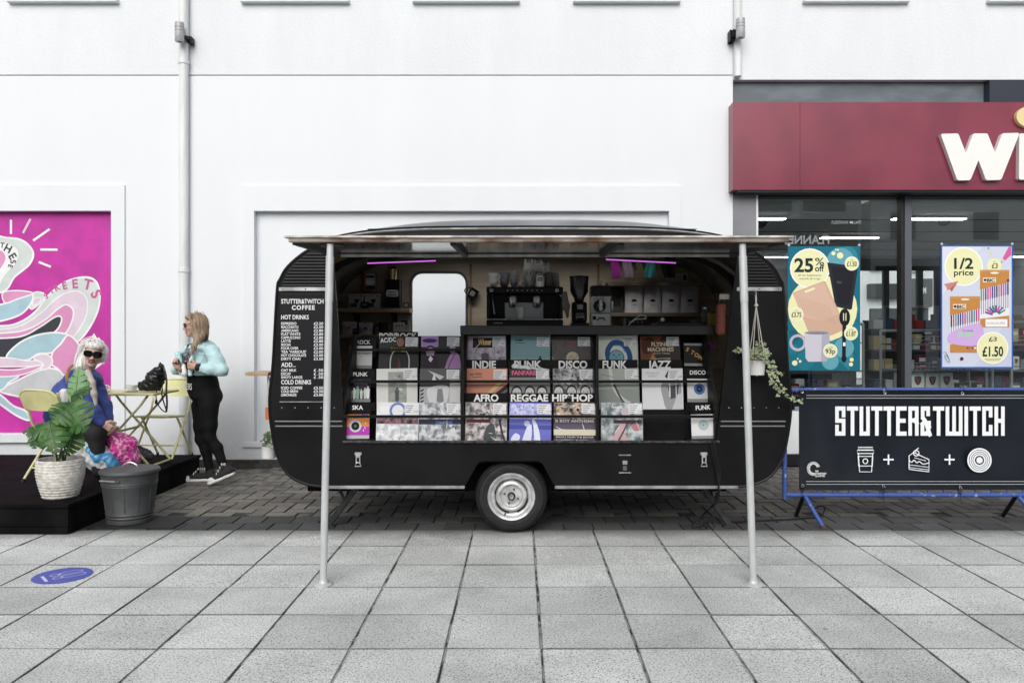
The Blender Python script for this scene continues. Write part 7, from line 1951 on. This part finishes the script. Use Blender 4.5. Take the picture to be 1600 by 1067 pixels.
# torso in the black top
b.cone(J(314, 553, .0), J(317, 585, 0), .125, .13, 2, .06); b.ell(J(317, 603, 0), (.160, .145, .13), 2, .06); b.ell(J(306, 575, -.02), (.10, .12, .10), 2, .06)
b.ell(J(319, 617, 0), (.135, .145, .085), 2, .05)
# legs
for hp, kn, an, sg in (((327, 634, -.075), (328, 684, -.10), (352, 734, -.12), 1), ((314, 634, .075), (314, 686, .07), (329, 741, .07), -1)):
    A, K_, N_ = J(*hp), J(*kn), J(*an)
    b.cone(A, A * .4 + K_ * .6, .096, .069, 3, .05); b.cone(A * .4 + K_ * .6, K_, .069, .056, 3, .04)
    calf = K_ * .68 + N_ * .32 + np.array((.018, .01, 0)); b.cone(K_, calf, .054, .054, 3, .03); b.cone(calf, N_, .054, .037, 3, .03)
b.ell(J(331, 620, 0), (.10, .145, .09), 3, .05)
# arms, bare only at the hands
shN, elN, wrN = J(331, 549, -.15), J(346, 579, -.20), J(309, 574, -.26)
shF, elF, wrF = J(297, 549, .13), J(279, 578, .08), J(279, 574, -.06)
b.chain([shN, elN, wrN], [.055, .045, .03], 2, .03); b.chain([shF, elF, wrF], [.055, .045, .03], 2, .03)
hand(b, wrN, (-1, .05, .18), (-.2, -.2, 1), (.1, -1, .1), 0, 1.0, 1.0)
hand(b, J(281, 577, -.09), (-.55, -.3, .75), (-.3, .2, .6), (-.8, -.6, 0), 0, .95, 1.05)
link('body', b.mesh('person', .0075, [skin, lips, blk_top, legg]), w1)
# jacket
mint = mat('mint_satin', (.43, .62, .64), .5, vary=.10, nscale=7, bump=.15, bscale=18)
jb = Body(.03)
jb.cone(J(316, 550, 0), J(318, 580, 0), .135, .145, 0, .05); jb.ell(J(317, 543, 0), (.13, .175, .06), 0, .04)
jb.chain([shN, shN * .5 + elN * .5, elN], [.070, .066, .062], 0, .04); jb.chain([elN, elN * .55 + wrN * .45, wrN * .8 + elN * .2], [.062, .056, .044], 0, .03)
jb.chain([shF, elF, wrF * .85 + elF * .15], [.070, .060, .042], 0, .04)
jb.cone(J(281, 553, .02), J(284, 588, -.05), .025, .022, 0, .02); jb.cone(J(284, 551, -.02), J(296, 545, -.05), .022, .03, 0, .03)     # the open front held out
jb.cone(J(276, 551, .06), J(280, 572, -.02), .020, .020, 0, .02); jb.cone(J(300, 552, -.15), J(297, 586, -.22), .024, .020, 0, .03)
def fold(x, y, z):                                            # creases: narrow ridges running round the sleeves and across the body
    a = 1 - np.abs(np.sin(19 * x + 27 * z + 9 * y + 1.6 * np.sin(11 * x - 7 * z + 5 * y))); b_ = 1 - np.abs(np.sin(31 * z - 22 * x + 15 * y + 1.8 * np.sin(13 * z + 9 * y)))
    return -.0055 * a ** 4 - .0045 * b_ ** 5 + .0015 * np.sin(45 * x + 30 * z)
hem = float(J(300, 586)[2])
cx_in = J(300, 560, -.1)
def jcut(x, y, z):
    # hem, and the open front over the chest
    d1 = hem - z + .10 * np.clip(-(x - J(306, 0)[0]), -.3, .1) * 0
    e = np.sqrt(((x - J(298, 0)[0]) / .055) ** 2 + ((y + .115) / .10) ** 2 + ((z - float(J(300, 566)[2])) / .19) ** 2)
    return np.maximum(d1, (1 - e) * .04)
link('jacket', jb.mesh('jacket', .0075, [mint], disp=fold, cut=jcut), w1)
cuff = Body(.01); cuff.cone(wrN * .80 + elN * .20, wrN * .98 + elN * .02, .040, .037, 0); cuff.cone(wrF * .86 + elF * .14, wrF, .038, .035, 0)
cuff.chain([J(324, 521, .02), J(322, 528, -.10), J(306, 536, -.13), J(294, 540, -.09)], [.018, .020, .017, .012], 0, .01)
link('ribbed_cuffs', cuff.mesh('cuffs', .007, [mat('black_rib', (.010, .010, .011), .8)]), w1)
sc = Body(.02); sc.chain([J(300, 546, -.12), J(296, 556, -.16), J(290, 566, -.18)], [.03, .028, .018], 0); sc.chain([J(287, 572, -.17), J(288, 584, -.19), J(290, 592, -.18)], [.020, .022, .012], 1)
link('scarf', sc.mesh('scarf', .007, [mat('floral_scarf', (.02, .018, .03), .8, nscale=60, col2=(.30, .22, .26), lo=.52, hi=.58), mat('white_tissue', (.7, .7, .68), .8)], disp=fold), w1)
# hair: long, ash blonde, one lock over the shoulder
hb = Body(.03); M3 = np.array(HM.to_3x3())
def hq(f_, l_, u): return hc + M3 @ np.array((f_, l_, u))
hb.ell(hq(-.030, 0, .034), (.098, .092, .098), 0, .03, HM); hb.ell(hq(.040, 0, .088), (.05, .060, .030), 0, .03, HM)
hb.cone(hq(-.055, .03, .0), hq(-.055, .05, -.12), .075, .055, 0); hb.cone(hq(.0, .080, .04), hq(.01, .085, -.06), .025, .028, 0, .03); hb.cone(hq(-.02, -.07, .02), hq(-.05, -.06, -.13), .035, .03, 0)
lock = [hq(.005, .082, -.05), J(309, 530, -.13), J(303, 542, -.17), J(299, 550, -.19)]
hb.chain(lock, [.030, .034, .028, .012], 0, .02); hb.cone(hq(-.05, .06, -.08), J(314, 527, -.11), .05, .035, 0)
hairm = mat('ash_blonde_hair', (.20, .135, .085), .5, nscale=22, col2=(.36, .26, .17), lo=.35, hi=.65, stretch=(4, 4, .6))
def hcut(x, y, z):                                            # keep the face clear
    d = np.stack((x - hc[0], y - hc[1], z - hc[2]), -1) @ M3
    f_, l_, u = d[..., 0], d[..., 1], d[..., 2]
    return np.minimum(np.minimum(f_ - .025 + .35 * np.clip(u - .05, 0, 1) * 0, .068 - np.abs(l_)), .058 - u)
link('hair', hb.mesh('hair', .006, [hairm], disp=hair_disp(), cut=hcut), w1)
def strands(parent, q_, paths, m_, n_, seed):
    r2 = np.random.default_rng(seed); mb_ = MB()
    for i in range(n_):
        pth = paths[i % len(paths)]; j0 = r2.normal(0, .016, 3)
        pts = [np.array(p_) + j0 * (.6 + .5 * k_ / len(pth)) + r2.normal(0, .004, 3) for k_, p_ in enumerate(pth)]
        sp = spline(pts, 5); mb_.tube(sp, [.0032 * (1 - .75 * k_ / len(sp)) for k_ in range(len(sp))], n=4)
    tag(mb_.build('hair_strands', parent, m_), kind='stuff')
strands(w1, hq, [[hq(.03, .03, .125), hq(.03, .085, .07), hq(.015, .105, -.02), J(308, 530, -.14), J(303, 543, -.18), J(299, 553, -.20)],
                 [hq(-.02, .02, .135), hq(-.04, .09, .07), hq(-.04, .105, -.03), J(312, 528, -.13), J(308, 540, -.16)],
                 [hq(-.06, .02, .12), hq(-.115, .05, .05), hq(-.115, .06, -.05), hq(-.10, .08, -.15)]], hairm, 84, 3)
sunglasses(w1, Vector(hc), HM)
bn = np.array((-.55, -.835, 0)); bu = np.array((.835, -.55, 0)); bo = J(317, 607, 0) + bn * .168 - bu * .06
pp = Print(bo, u=bu, v=(0, 0, 1)); pp.text('BERS', 0, 0, .062, flat('c9c9c9', .7), w=.125, bold=.02)
pp.build('lettering', w1)
# canvas shoes
shoe_w = mat('shoe_white', (.72, .72, .70), .5); shoe_b = mat('shoe_canvas', (.014, .014, .016), .8)
def shoe(heel, toe, ank, tilt):
    heel, toe, ank = (np.array(q, float) for q in (heel, toe, ank))
    s_ = Body(.02); d = toe - heel; up_ = np.array((0, 0, 1.0))
    s_.cone(heel + up_ * .050, heel * .45 + toe * .55 + up_ * .045, .036, .040, 0); s_.cone(heel * .45 + toe * .55 + up_ * .045, toe * .93 + heel * .07 + up_ * .034, .040, .032, 0)
    s_.cone(heel + d * .12 + up_ * .06, ank + up_ * .03, .042, .047, 0)
    s_.ell(toe * .96 + heel * .04 + up_ * .034, (.042, .038, .028), 1, .01)
    link('shoe', s_.mesh('shoe', .006, [shoe_b, shoe_w]), w1)
    q = Body(.012); q.cone(heel + up_ * .018, heel * .45 + toe * .55 + up_ * .018, .040, .046, 0); q.cone(heel * .45 + toe * .55 + up_ * .018, toe + up_ * .018, .046, .040, 0)
    dn = d / np.linalg.norm(d); sl = dn[2] / max(1e-6, math.hypot(dn[0], dn[1]))
    def pl(x, y, z):
        t_ = ((x - heel[0]) * dn[0] + (y - heel[1]) * dn[1]) / (dn[0] ** 2 + dn[1] ** 2)
        zz = heel[2] + t_ * dn[2]; return np.maximum(zz + .002 - z, z - zz - .032)
    link('shoe_sole', q.mesh('shoe_sole', .006, [shoe_w], cut=pl), w1)
    lc = MB(); sd = np.cross(dn, up_); sd /= np.linalg.norm(sd)
    for i in range(6):
        f_ = .74 - i * .085; c_ = heel + d * f_ + up_ * (.082 + .030 * i * (.55 + .12 * i)); c_[2] = min(c_[2], ank[2] + .07)
        lc.tube([c_ - sd * .026 - up_ * .008, c_ + up_ * .006, c_ + sd * .026 - up_ * .008], .005, n=5)
    lc.build('laces', w1, shoe_w)
shoe(J(361, 743, -.12) + (0, 0, 0), J(330, 756, -.19), J(352, 735, -.12), 1)
fh, ft = J(333, 750, .06), J(292, 752, .02); fh[2] = ft[2] = .0
shoe(fh, ft, J(329, 742, .07), 0)

# ---- the seated woman
QY = 6.95
QB = Vector((X(112, QY), QY, DZ))
def Q(px, py, dy=0): return np.array(P(px, py, QY + dy) - QB)
w2 = empty('person', QB, label='white haired woman in a blue jacket seated, holding a pink bag', cat='person')
bluej = mat('blue_jacket', (.035, .065, .27), .6, vary=.12, nscale=9, bump=.12, bscale=25)
HM2 = rotm((.42, -.90, -.10), (.18, 0, 1))
hc2 = Q(146, 553, -.02)
b = Body(.035)
head_prims(b, hc2, HM2, 0, 1, 1.03)
nk = Q(134, 583, .03); b.cone(hc2 + (-.02, .02, -.05), nk, .050, .056, 0, .03)
# trousers and legs hidden behind the bags
hip = Q(104, 668, .06)
for dy, kx in ((-.09, 150), (.12, 158)):
    kn, an, to = Q(kx, 676, dy), Q(kx + 4, 738, dy), Q(kx + 22, 743, dy)
    an[2] = .075; to[2] = .045
    b.chain([hip + (0, dy, 0), kn, an], [.105, .075, .05], 3, .04); b.chain([an, to], [.045, .038], 3, .02)
b.ell(hip + np.array((-.02, 0, 0)), (.17, .17, .11), 3, .05)
# arms
sN, eN, wN = Q(118, 600, -.13), Q(146, 643, -.14), Q(160, 660, -.12)
sF, eF, wF = Q(146, 595, .16), Q(162, 636, .12), Q(170, 660, .02)
b.chain([sN, eN, wN], [.05, .04, .028], 2, .03); b.chain([sF, eF, wF], [.05, .04, .028], 2, .03)
hand(b, wN, (.75, .1, -.6), (.5, -.2, .8), (.4, -.8, .4), 0, .98, .7)
hand(b, wF, (.5, -.2, -.8), (.6, -.5, .3), (.5, -.2, .7), 0, .95, .8)
b.cone(Q(104, 640, .05), Q(124, 600, .03), .14, .13, 2, .05)
link('body', b.mesh('person_seated', .008, [skin2, lips, bluej, mat('dark_trousers', (.012, .012, .014), .8)]), w2)
jb = Body(.04)
jb.cone(Q(98, 646, .05), Q(112, 618, .04), .150, .150, 0, .06); jb.cone(Q(112, 618, .04), Q(130, 594, .03), .150, .12, 0, .06)
jb.ell(Q(130, 590, .03), (.13, .17, .065), 0, .05)
jb.chain([sN, eN * .5 + sN * .5, eN], [.074, .068, .062], 0, .04); jb.chain([eN, wN * .9 + eN * .1], [.060, .044], 0, .03)
jb.chain([sF, eF, wF * .85 + eF * .15], [.080, .066, .044], 0, .04)
link('jacket', jb.mesh('jacket_blue', .008, [bluej], disp=fold), w2)
scf = Body(.02); scf.chain([Q(137, 582, -.12), Q(144, 598, -.17), Q(147, 615, -.17), Q(150, 632, -.16)], [.028, .026, .024, .016], 0)
link('scarf', scf.mesh('scarf2', .007, [mat('beige_scarf', (.45, .40, .36), .85)]), w2)
hb = Body(.03); M3b = np.array(HM2.to_3x3())
def hq2(f_, l_, u): return hc2 + M3b @ (np.array((f_, l_, u)) * 1.03)
hb.ell(hq2(-.028, 0, .036), (.103, .094, .104), 0, .03, HM2); hb.ell(hq2(.045, .0, .080), (.05, .068, .032), 0, .03, HM2)
hb.cone(hq2(-.02, -.085, .04), hq2(.0, -.085, -.12), .035, .038, 0); hb.cone(hq2(-.05, -.05, .0), hq2(-.04, -.07, -.14), .06, .05, 0); hb.cone(hq2(-.02, .080, .04), hq2(-.02, .075, -.05), .022, .020, 0)
def hcut2(x, y, z):
    d = np.stack((x - hc2[0], y - hc2[1], z - hc2[2]), -1) @ M3b / 1.03
    return np.minimum(np.minimum(d[..., 0] - .022, .066 - np.abs(d[..., 1])), .052 - d[..., 2])
link('hair', hb.mesh('hair2', .006, [mat('white_hair', (.84, .83, .80), .6, vary=.08, nscale=24, stretch=(4, 4, .6))], disp=hair_disp(), cut=hcut2), w2)
strands(w2, hq2, [[hq2(.04, -.02, .125), hq2(.03, -.085, .07), hq2(.012, -.115, -.02), hq2(.005, -.115, -.12), hq2(.0, -.10, -.17)],
                  [hq2(.05, .02, .12), hq2(.03, .08, .07), hq2(.01, .098, -.01), hq2(.0, .09, -.07)], [hq2(-.02, -.02, .14), hq2(-.05, -.1, .07), hq2(-.06, -.115, -.05), hq2(-.05, -.11, -.16)],
                  [hq2(.02, 0, .135), hq2(.075, .02, .105), hq2(.095, .03, .07)], [hq2(.02, -.02, .135), hq2(.075, -.03, .105), hq2(.09, -.045, .065)]], MATS['white_hair'], 60, 5)
sunglasses(w2, Vector(hc2), HM2, 1.03, True)
# shoulder bag on her back
sbg = P(101, 619, QY - .16)
t = empty('shoulder_bag', sbg, label='white shoulder bag with tan straps on the seated woman', cat='bag')
MB().box((-.035, -.04, -.07), (.04, .03, .065), bev=.02).build('bag', t, mat('white_leather', (.66, .66, .66), .5))
for o_ in (0, .03): MB().tube(spline([tuple(P(108 + o_ * 90, 612, QY - .18) - sbg), tuple(P(104 + o_ * 60, 590, QY - .17) - sbg), tuple(P(108 + o_ * 50, 575, QY - .12) - sbg), tuple(P(118 + o_ * 40, 568, QY - .02) - sbg)], 6), .010, n=6).build('strap', t, mat('tan_leather', (.30, .15, .06), .5))
# ---------------------------------------------------------------- menu board on the caravan side
MYb = CY0 - .012
x0, x1, z0, z1 = X(437.5, MYb), X(512, MYb), Z(627, MYb), Z(463, MYb)
t = empty('menu_board', (x0, MYb, z0), label='black drinks menu board with white lettering on the caravan', cat='menu board')
w, h = x1 - x0, z1 - z0
MB().box((0, 0, 0), (w, .006, h), bev=.001).build('board', t, mat('menu_black', (.008, .0085, .011), .4, spec=.25))
MB().box((-.002, -.006, -.006), (w + .002, .006, -.0005)).build('bottom_clip', t, alu)
MB().box((0, -.006, h + .0005), (w, .006, h + .028), bev=.002).build('top_clip', t, black_sat)
pp = Print((0, -.0002, h + .004)); pp.text('A', w / 2, 0, .02, flat('b0b0b0'), align='C'); pp.build('mark', t)
mk = flat('e2e4e6', .55)
pp = Print((0, 0, h), su=w / 395, sv=-h / 990)               # drawn in the board's own units
pp.text('STUTTER&TWITCH', 10, 68, -42, mk, w=350, bold=.018); pp.text('COFFEE', 98, 126, -40, mk, w=190, bold=.03, spacing=1.2)
pp.text('HOT DRINKS', 10, 216, -40, mk, w=228, bold=.018)
rows = [('ESPRESSO', '\u00a32.20'), ('MACCHIATO', '\u00a32.50'), ('AMERICANO', '\u00a32.80'), ('FLAT WHITE', '\u00a32.80'), ('CAPPUCCINO', '\u00a32.80'), ('LATTE', '\u00a32.80'), ('MOCHA', '\u00a33.00'), ('POUR OVER', '\u00a33.00'), ("TEA 'VARIOUS'", '\u00a32.00'), ('HOT CHOCOLATE', '\u00a33.00'), ('DIRTY CHAI', '\u00a33.50')]
def rows_at(rows, y0):
    for i, (a, b) in enumerate(rows):
        y = y0 + i * 33.3
        pp.text(a, 10, y, -24, mk, w=15.9 * len(a), bold=.018); pp.text(b, 358, y, -24, mk, w=78, align='R', bold=.018)
rows_at(rows, 268)
pp.text('ADD...', 10, 665, -40, mk, w=120, bold=.018)
rows_at([('OAT MILK', '\u00a3 .50'), ('DECAF', '\u00a3 .50'), ('SHOT/ LARGE', '\u00a3 .50')], 708)
pp.text('COLD DRINKS', 10, 828, -40, mk, w=248, bold=.018)
rows_at([('ICED COFFEE', '\u00a33.50'), ('COLD BREW', '\u00a33.50'), ('LEMONADE', '\u00a33.00')], 874)
pp.build('lettering', t)

# ---------------------------------------------------------------- hanging plants
rope = mat('cotton_rope', (.60, .57, .50), .9)
ivy_m = mat('ivy_leaf', (.13, .20, .09), .5, nscale=120, col2=(.42, .46, .30), lo=.42, hi=.58)
def ivy_leaf(mb, p, d, n, s_):
    d = d.normalized(); w_ = d.cross(n).normalized(); n2 = w_.cross(d)
    o = [(0, 0), (.35, -.15), (.55, .25), (.28, .45), (0, 1), (-.28, .45), (-.55, .25), (-.35, -.15)]
    mb.add([p + d * (b * s_) + w_ * (a * s_) - n2 * (.18 * s_ * (abs(a) + b * b)) for a, b in o], [(0, 1, 2, 3), (0, 3, 4, 5), (0, 5, 6, 7)])
HY = 5.745
hk = P(1181, 459, HY)
t = empty('hanging_ivy', hk, label='variegated ivy in a white pot hanging in a rope hanger', cat='plant')
MB().tube([(0, .09, .0), (0, .0, .012), (0, -.012, 0), (0, -.002, -.014)], .005).build('hook', t, steel)
def L_(px, py, dy=0): return P(px, py, HY + dy) - hk
MB().cyl((0, 0, -.005), L_(1181.5, 477), .006, n=8).build('rope_top', t, rope)
MB().ell(L_(1181.5, 477), (.015, .015, .012), material=rope).build('knot', t)
for i in range(4):
    a = R(45 + 90 * i); e = L_(1182.5, 566) + Vector((math.cos(a) * .068, math.sin(a) * .068, 0))
    MB().tube([L_(1181.5, 478), e, L_(1182.5, 588)], .0032, n=6).build('rope', t, rope)
MB().lathe([(.050, 0), (.054, .004), (.062, .105), (.064, .108), (.058, .108), (.055, .09), (0, .088)], c=L_(1182.5, 586), n=28).build('pot', t, mat('white_pot', (.70, .70, .69), .4))
MB().lathe([(.062, .109), (.066, .111), (.066, .125), (.06, .127), (.055, .11)], c=L_(1182.5, 586), n=28).build('inner_pot', t, mat('terracotta', (.36, .16, .10), .8))
fo = MB(); r_ = random.Random(11); stems = []
c0 = L_(1183, 561)
for i in range(44):
    an, el = r_.uniform(0, 6.28), r_.uniform(-.1, 1.2); L = r_.uniform(.06, .16)
    d = Vector((math.cos(an) * math.cos(el), math.sin(an) * math.cos(el), math.sin(el)))
    stems.append([c0, c0 + d * L * .6 + Vector((0, 0, .02)), c0 + d * L - Vector((0, 0, .02))])
trail = [L_(1184, 556), L_(1197, 560, -.03), L_(1204, 575, -.04), L_(1212, 590, -.05), L_(1222, 605, -.05), L_(1234, 620, -.04), L_(1246, 624, -.03), L_(1256, 630, -.02)]
stems += [trail, [L_(1184, 556), L_(1200, 570, -.06), L_(1206, 592, -.07), L_(1214, 604, -.07), L_(1217, 618, -.07)], [L_(1184, 556), L_(1206, 566, -.02), L_(1214, 580, -.02), L_(1226, 583, -.02)], [L_(1178, 556), L_(1160, 548, -.03), L_(1153, 546, -.03), L_(1150, 552, -.03)]]
sm = MB()
for st in stems:
    sp = spline(st, 5); sm.tube(sp, .0018, n=4)
    n_ = max(4, int(sum((Vector(a) - Vector(b)).length for a, b in zip(sp, sp[1:])) / .013))
    for q in range(n_):
        p = Vector(sp[int(q / n_ * (len(sp) - 1))])
        d = Vector((r_.uniform(-1, 1), r_.uniform(-1.2, .4), r_.uniform(-1, .5)))
        ivy_leaf(fo, p + Vector((r_.uniform(-.012, .012), r_.uniform(-.012, .012), r_.uniform(-.012, .012))), d, Vector((r_.uniform(-.4, .4), -1, r_.uniform(.2, 1))), r_.uniform(.018, .034))
sm.build('stems', t, mat('ivy_stem', (.16, .15, .08), .7)); tag(fo.build('ivy_foliage', t, ivy_m), kind='stuff')

WYl = 6.55
t = empty('wall_ledge', P(408, 583, WYl), label='small wooden ledge fixed to the left end of the caravan', cat='ledge')
MB().box((X(392.5, WYl) - X(408, WYl), -.15, -.014), (X(428, WYl) - X(408, WYl), .15, .014), bev=.003).build('board', t, mat('ledge_wood', (.40, .28, .18), .6, vary=.15, nscale=8))
MB().cyl((.06, 0, -.016), (.09, 0, -.16), .008, n=6).build('brace', t, steel)
hk = P(418, 586, WYl)
t = empty('hanging_pot', hk, label='small green plant in a white pot hanging at the left end', cat='plant')
def L2(px, py, dy=0): return P(px, py, WYl + dy) - hk
for dx in (-6, 6): MB().tube([(0, 0, 0), L2(419 + dx * .7, 690)], .0025, n=5).build('cord', t, rope)
MB().box(L2(417, 650) - Vector((.012, .01, .03)), L2(421, 640) + Vector((.01, .01, .02)), bev=.004).build('tag', t, mat('orange_tag', (.50, .14, .05), .7))
MB().lathe([(.050, 0), (.054, .004), (.060, .10), (.062, .103), (.056, .103), (.052, .085), (0, .083)], c=L2(420, 716), n=26).build('pot', t, MATS['white_pot'])
fo = MB(); c0 = L2(420, 694)
for i in range(150):
    an, el, L = r_.uniform(0, 6.28), r_.uniform(-.2, 1.5), r_.uniform(.02, .095)
    d = Vector((math.cos(an) * math.cos(el) * .85, math.sin(an) * math.cos(el) * .85, math.sin(el) * 1.1)); p = c0 + d * L
    ivy_leaf(fo, p, d + Vector((0, 0, .3)), Vector((r_.uniform(-.4, .4), -1, .6)), r_.uniform(.012, .022))
tag(fo.build('plant_foliage', t, mat('small_green_leaf', (.05, .095, .035), .5, nscale=90, col2=(.14, .20, .09))), kind='stuff')

# ---------------------------------------------------------------- barrier and banner
BY = 6.23
bx0, bx1 = X(1226, BY), X(1226, BY) + 2.28
zt_, zb_ = Z(609, BY), Z(773, BY)
barr_m = mat('blue_barrier_paint', (.045, .095, .34), .4, nscale=26, col2=(.42, .43, .45), lo=.66, hi=.70, detail=3)
t = empty('crowd_barrier', ((bx0 + bx1) / 2, BY, 0), label='blue metal crowd barrier carrying the coffee banner', cat='barrier')
cx_ = (bx0 + bx1) / 2; hw = (bx1 - bx0) / 2; rr = .018
zl = Z(779, BY)
MB().tube(spline([(-hw, 0, zt_ - .16), (-hw, 0, zt_ - .05), (-hw + .025, 0, zt_ - .012), (-hw + .08, 0, zt_), (0, 0, zt_), (hw - .08, 0, zt_), (hw - .025, 0, zt_ - .012), (hw, 0, zt_ - .05), (hw, 0, zt_ - .16)], 5), rr, n=12).build('top_rail', t, barr_m)
for s_ in (-1, 1): MB().cyl((s_ * hw, 0, zl), (s_ * hw, 0, zt_ - .15), rr, n=12).build('end_post', t, barr_m)
MB().cyl((-hw + .012, 0, zb_), (hw - .012, 0, zb_), rr, n=12).build('bottom_rail', t, barr_m)
nb = 17
for i in range(nb):
    x_ = -hw + .13 + (2 * hw - .26) * i / (nb - 1)
    MB().cyl((x_, 0, zb_), (x_, 0, zt_), .006, n=8).build('bar', t, barr_m)
for px in (1257, 1590):
    x_ = X(px, BY) - cx_
    ft = empty('foot', (x_, 0, zb_)); ft.parent = t
    MB().tube([(0, -.02, -.012), (.075, -.19, -zb_ + .014)], .017, n=10).build('foot_tube', ft, barr_m)
    MB().cyl((.072, -.187, -zb_ + .026), (.077, -.195, -zb_ + .001), .020, n=10).build('foot_cap', ft, mat('rust_cap', (.09, .04, .025), .8))
    MB().tube([(0, .02, -.012), (.0, .19, -zb_ + .014)], .017, n=10).build('foot_tube', ft, blackp)
nY = BY - .026
X0b, X1b, z0b, z1b = X(1248, nY), bx1 - .03, Z(765, nY), Z(609.5, nY)
t = empty('banner', (X0b, nY, z0b), label='black vinyl banner with large white capitals and cup, cake and record drawings', cat='banner')
w, h = X1b - X0b, z1b - z0b
ban_m = mat('black_banner_vinyl', (.008, .011, .017), .30, spec=.45, vary=.2, nscale=2.0, bump=.03, bscale=5)
def wav(x, z): return .006 * math.sin(3.1 * x + 2.0 * z) + .010 * math.exp(-((x - .12 - .25 * (h - z)) / .06) ** 2) * .6 + .004 * math.sin(9 * z + 1.5 * x)
nx, nz = 70, 24; vs = []
for j in range(nz + 1):
    for i in range(nx + 1):
        a, b = w * i / nx, h * j / nz
        vs.append((a, -wav(a, b), b))
f_ = [(j * (nx + 1) + i, j * (nx + 1) + i + 1, (j + 1) * (nx + 1) + i + 1, (j + 1) * (nx + 1) + i) for j in range(nz) for i in range(nx)]
MB().add(vs, f_, None, True).build('sheet', t, ban_m)
kpx = nY / F
def U(px): return X(px, nY) - X0b
def V(py): return Z(py, nY) - z0b
bw_ = flat('e8ebee', .5)
pp = Print((0, -.018, 0), step=.0001)
block_text(pp, 'STUTTER&TWITCH', U(1303.5), V(680), U(1567) - U(1303.5), V(634.5) - V(680), bw_, wt=1.5, gap=.8)
for py in (617.3, 621.5, 751, 755.4): pp.stroke([(U(1258), V(py)), (w - .06, V(py))], .0045, flat('aeb3b8', .5))
s_ = .0075
def PX(q): return [(U(a), V(b)) for a, b in q]
for q in ([(1339, 698), (1361.5, 698), (1361.5, 702), (1339, 702)], [(1337.5, 702.5), (1363, 702.5), (1363, 707.5), (1337.5, 707.5)], [(1338.5, 712), (1362, 712), (1361, 727), (1339.5, 727)]): pp.stroke(PX(q), s_, bw_, True)
pp.stroke(PX([(1339.3, 708), (1341, 736), (1359.8, 736), (1361.3, 708)]), s_, bw_)
pp.ring(U(1350), V(719.5), .019, s_, bw_)
for cx2 in (1386, 1481): pp.stroke([(U(cx2 - 8), V(717)), (U(cx2 + 8), V(717))], .013, bw_); pp.stroke([(U(cx2), V(709)), (U(cx2), V(725))], .013, bw_)
pp.stroke(PX([(1418, 732), (1418, 711), (1425, 706), (1449, 717), (1449, 736), (1418, 732)]), s_, bw_); pp.curve(PX([(1418, 718), (1422, 721), (1426, 718), (1430, 722), (1434, 720), (1440, 724), (1449, 722)]), s_, bw_)
for d in (725, 729): pp.stroke(PX([(1418, d), (1449, d + 4)]), .005, bw_)
pp.stroke(PX([(1426, 714), (1444, 719)]), .005, bw_)
pp.ring(U(1429), V(707), .022, s_, bw_); pp.curve(PX([(1428, 706), (1429, 702), (1433, 699)]), .006, bw_)
pp.disc(U(1527.5), V(718), 19 * kpx, bw_, 40)
for r2 in (16, 13, 10.2): pp.ring(U(1527.5), V(718), r2 * kpx, .0045, ban_m, 40)
pp.disc(U(1527.5), V(718), 7.2 * kpx, ban_m); pp.disc(U(1527.5), V(718), 5 * kpx, bw_)
for i in range(26):
    a = R(20 + i * 10.5); pp.stroke([(U(1269) + 5.5 * kpx * math.cos(a), V(731) + 6.5 * kpx * math.sin(a)), (U(1269) + 10.5 * kpx * math.cos(a), V(731) + 11 * kpx * math.sin(a))], .0045, bw_)
for i, tx in enumerate(('THE', 'STAMFORD', 'QUARTER')): pp.text(tx, U(1271.5), V(737.5 + i * 3.6 - 1.2), .013, bw_, w=(.026, .088, .078)[i], bold=.03)
pp.build('print', t)
for px, py in ((1252, 611.5), (1381, 613), (1502, 614), (1253, 758), (1379, 759), (1499, 761)):
    e = empty('eyelet', (U(px), -.017, V(py))); e.parent = t
    MB().tube([(.010 * math.cos(a), 0, .010 * math.sin(a)) for a in np.linspace(0, 2 * math.pi, 14, endpoint=False)], .003, n=5, closed=True).build('ring', e, steel)
    up_ = 1 if py < 650 else -1
    MB().tube(spline([(0, -.004, 0), (.006, -.01, up_ * .02), (.0, .0, up_ * .055), (.004, .05, up_ * .03), (0, .004, .002)], 4), .0022, n=5).build('cable_tie', e, blackp)
    if up_ < 0: MB().tube([(0, -.004, 0), (-.004, -.006, -.07), (.004, -.004, -.13)], .0022, n=5).build('cable_tie', e, blackp)
# loose cable coil on the ground behind the barrier
o = MB().tube(spline([(X(1270, 6.4), 6.42, .06), (X(1282, 6.4), 6.4, .10), (X(1290, 6.4), 6.42, .07), (X(1280, 6.4), 6.38, .012), (X(1262, 6.4), 6.36, .012), (X(1230, 6.3), 6.3, .012), (X(1180, 6.2), 6.25, .012), (X(1140, 6.1), 6.2, .012)], 8), .006, n=6).build('cable_coil', material=flat((.012, .012, .012), .5))
tag(o, 'loose black cable lying on the paving under the barrier', 'cable')
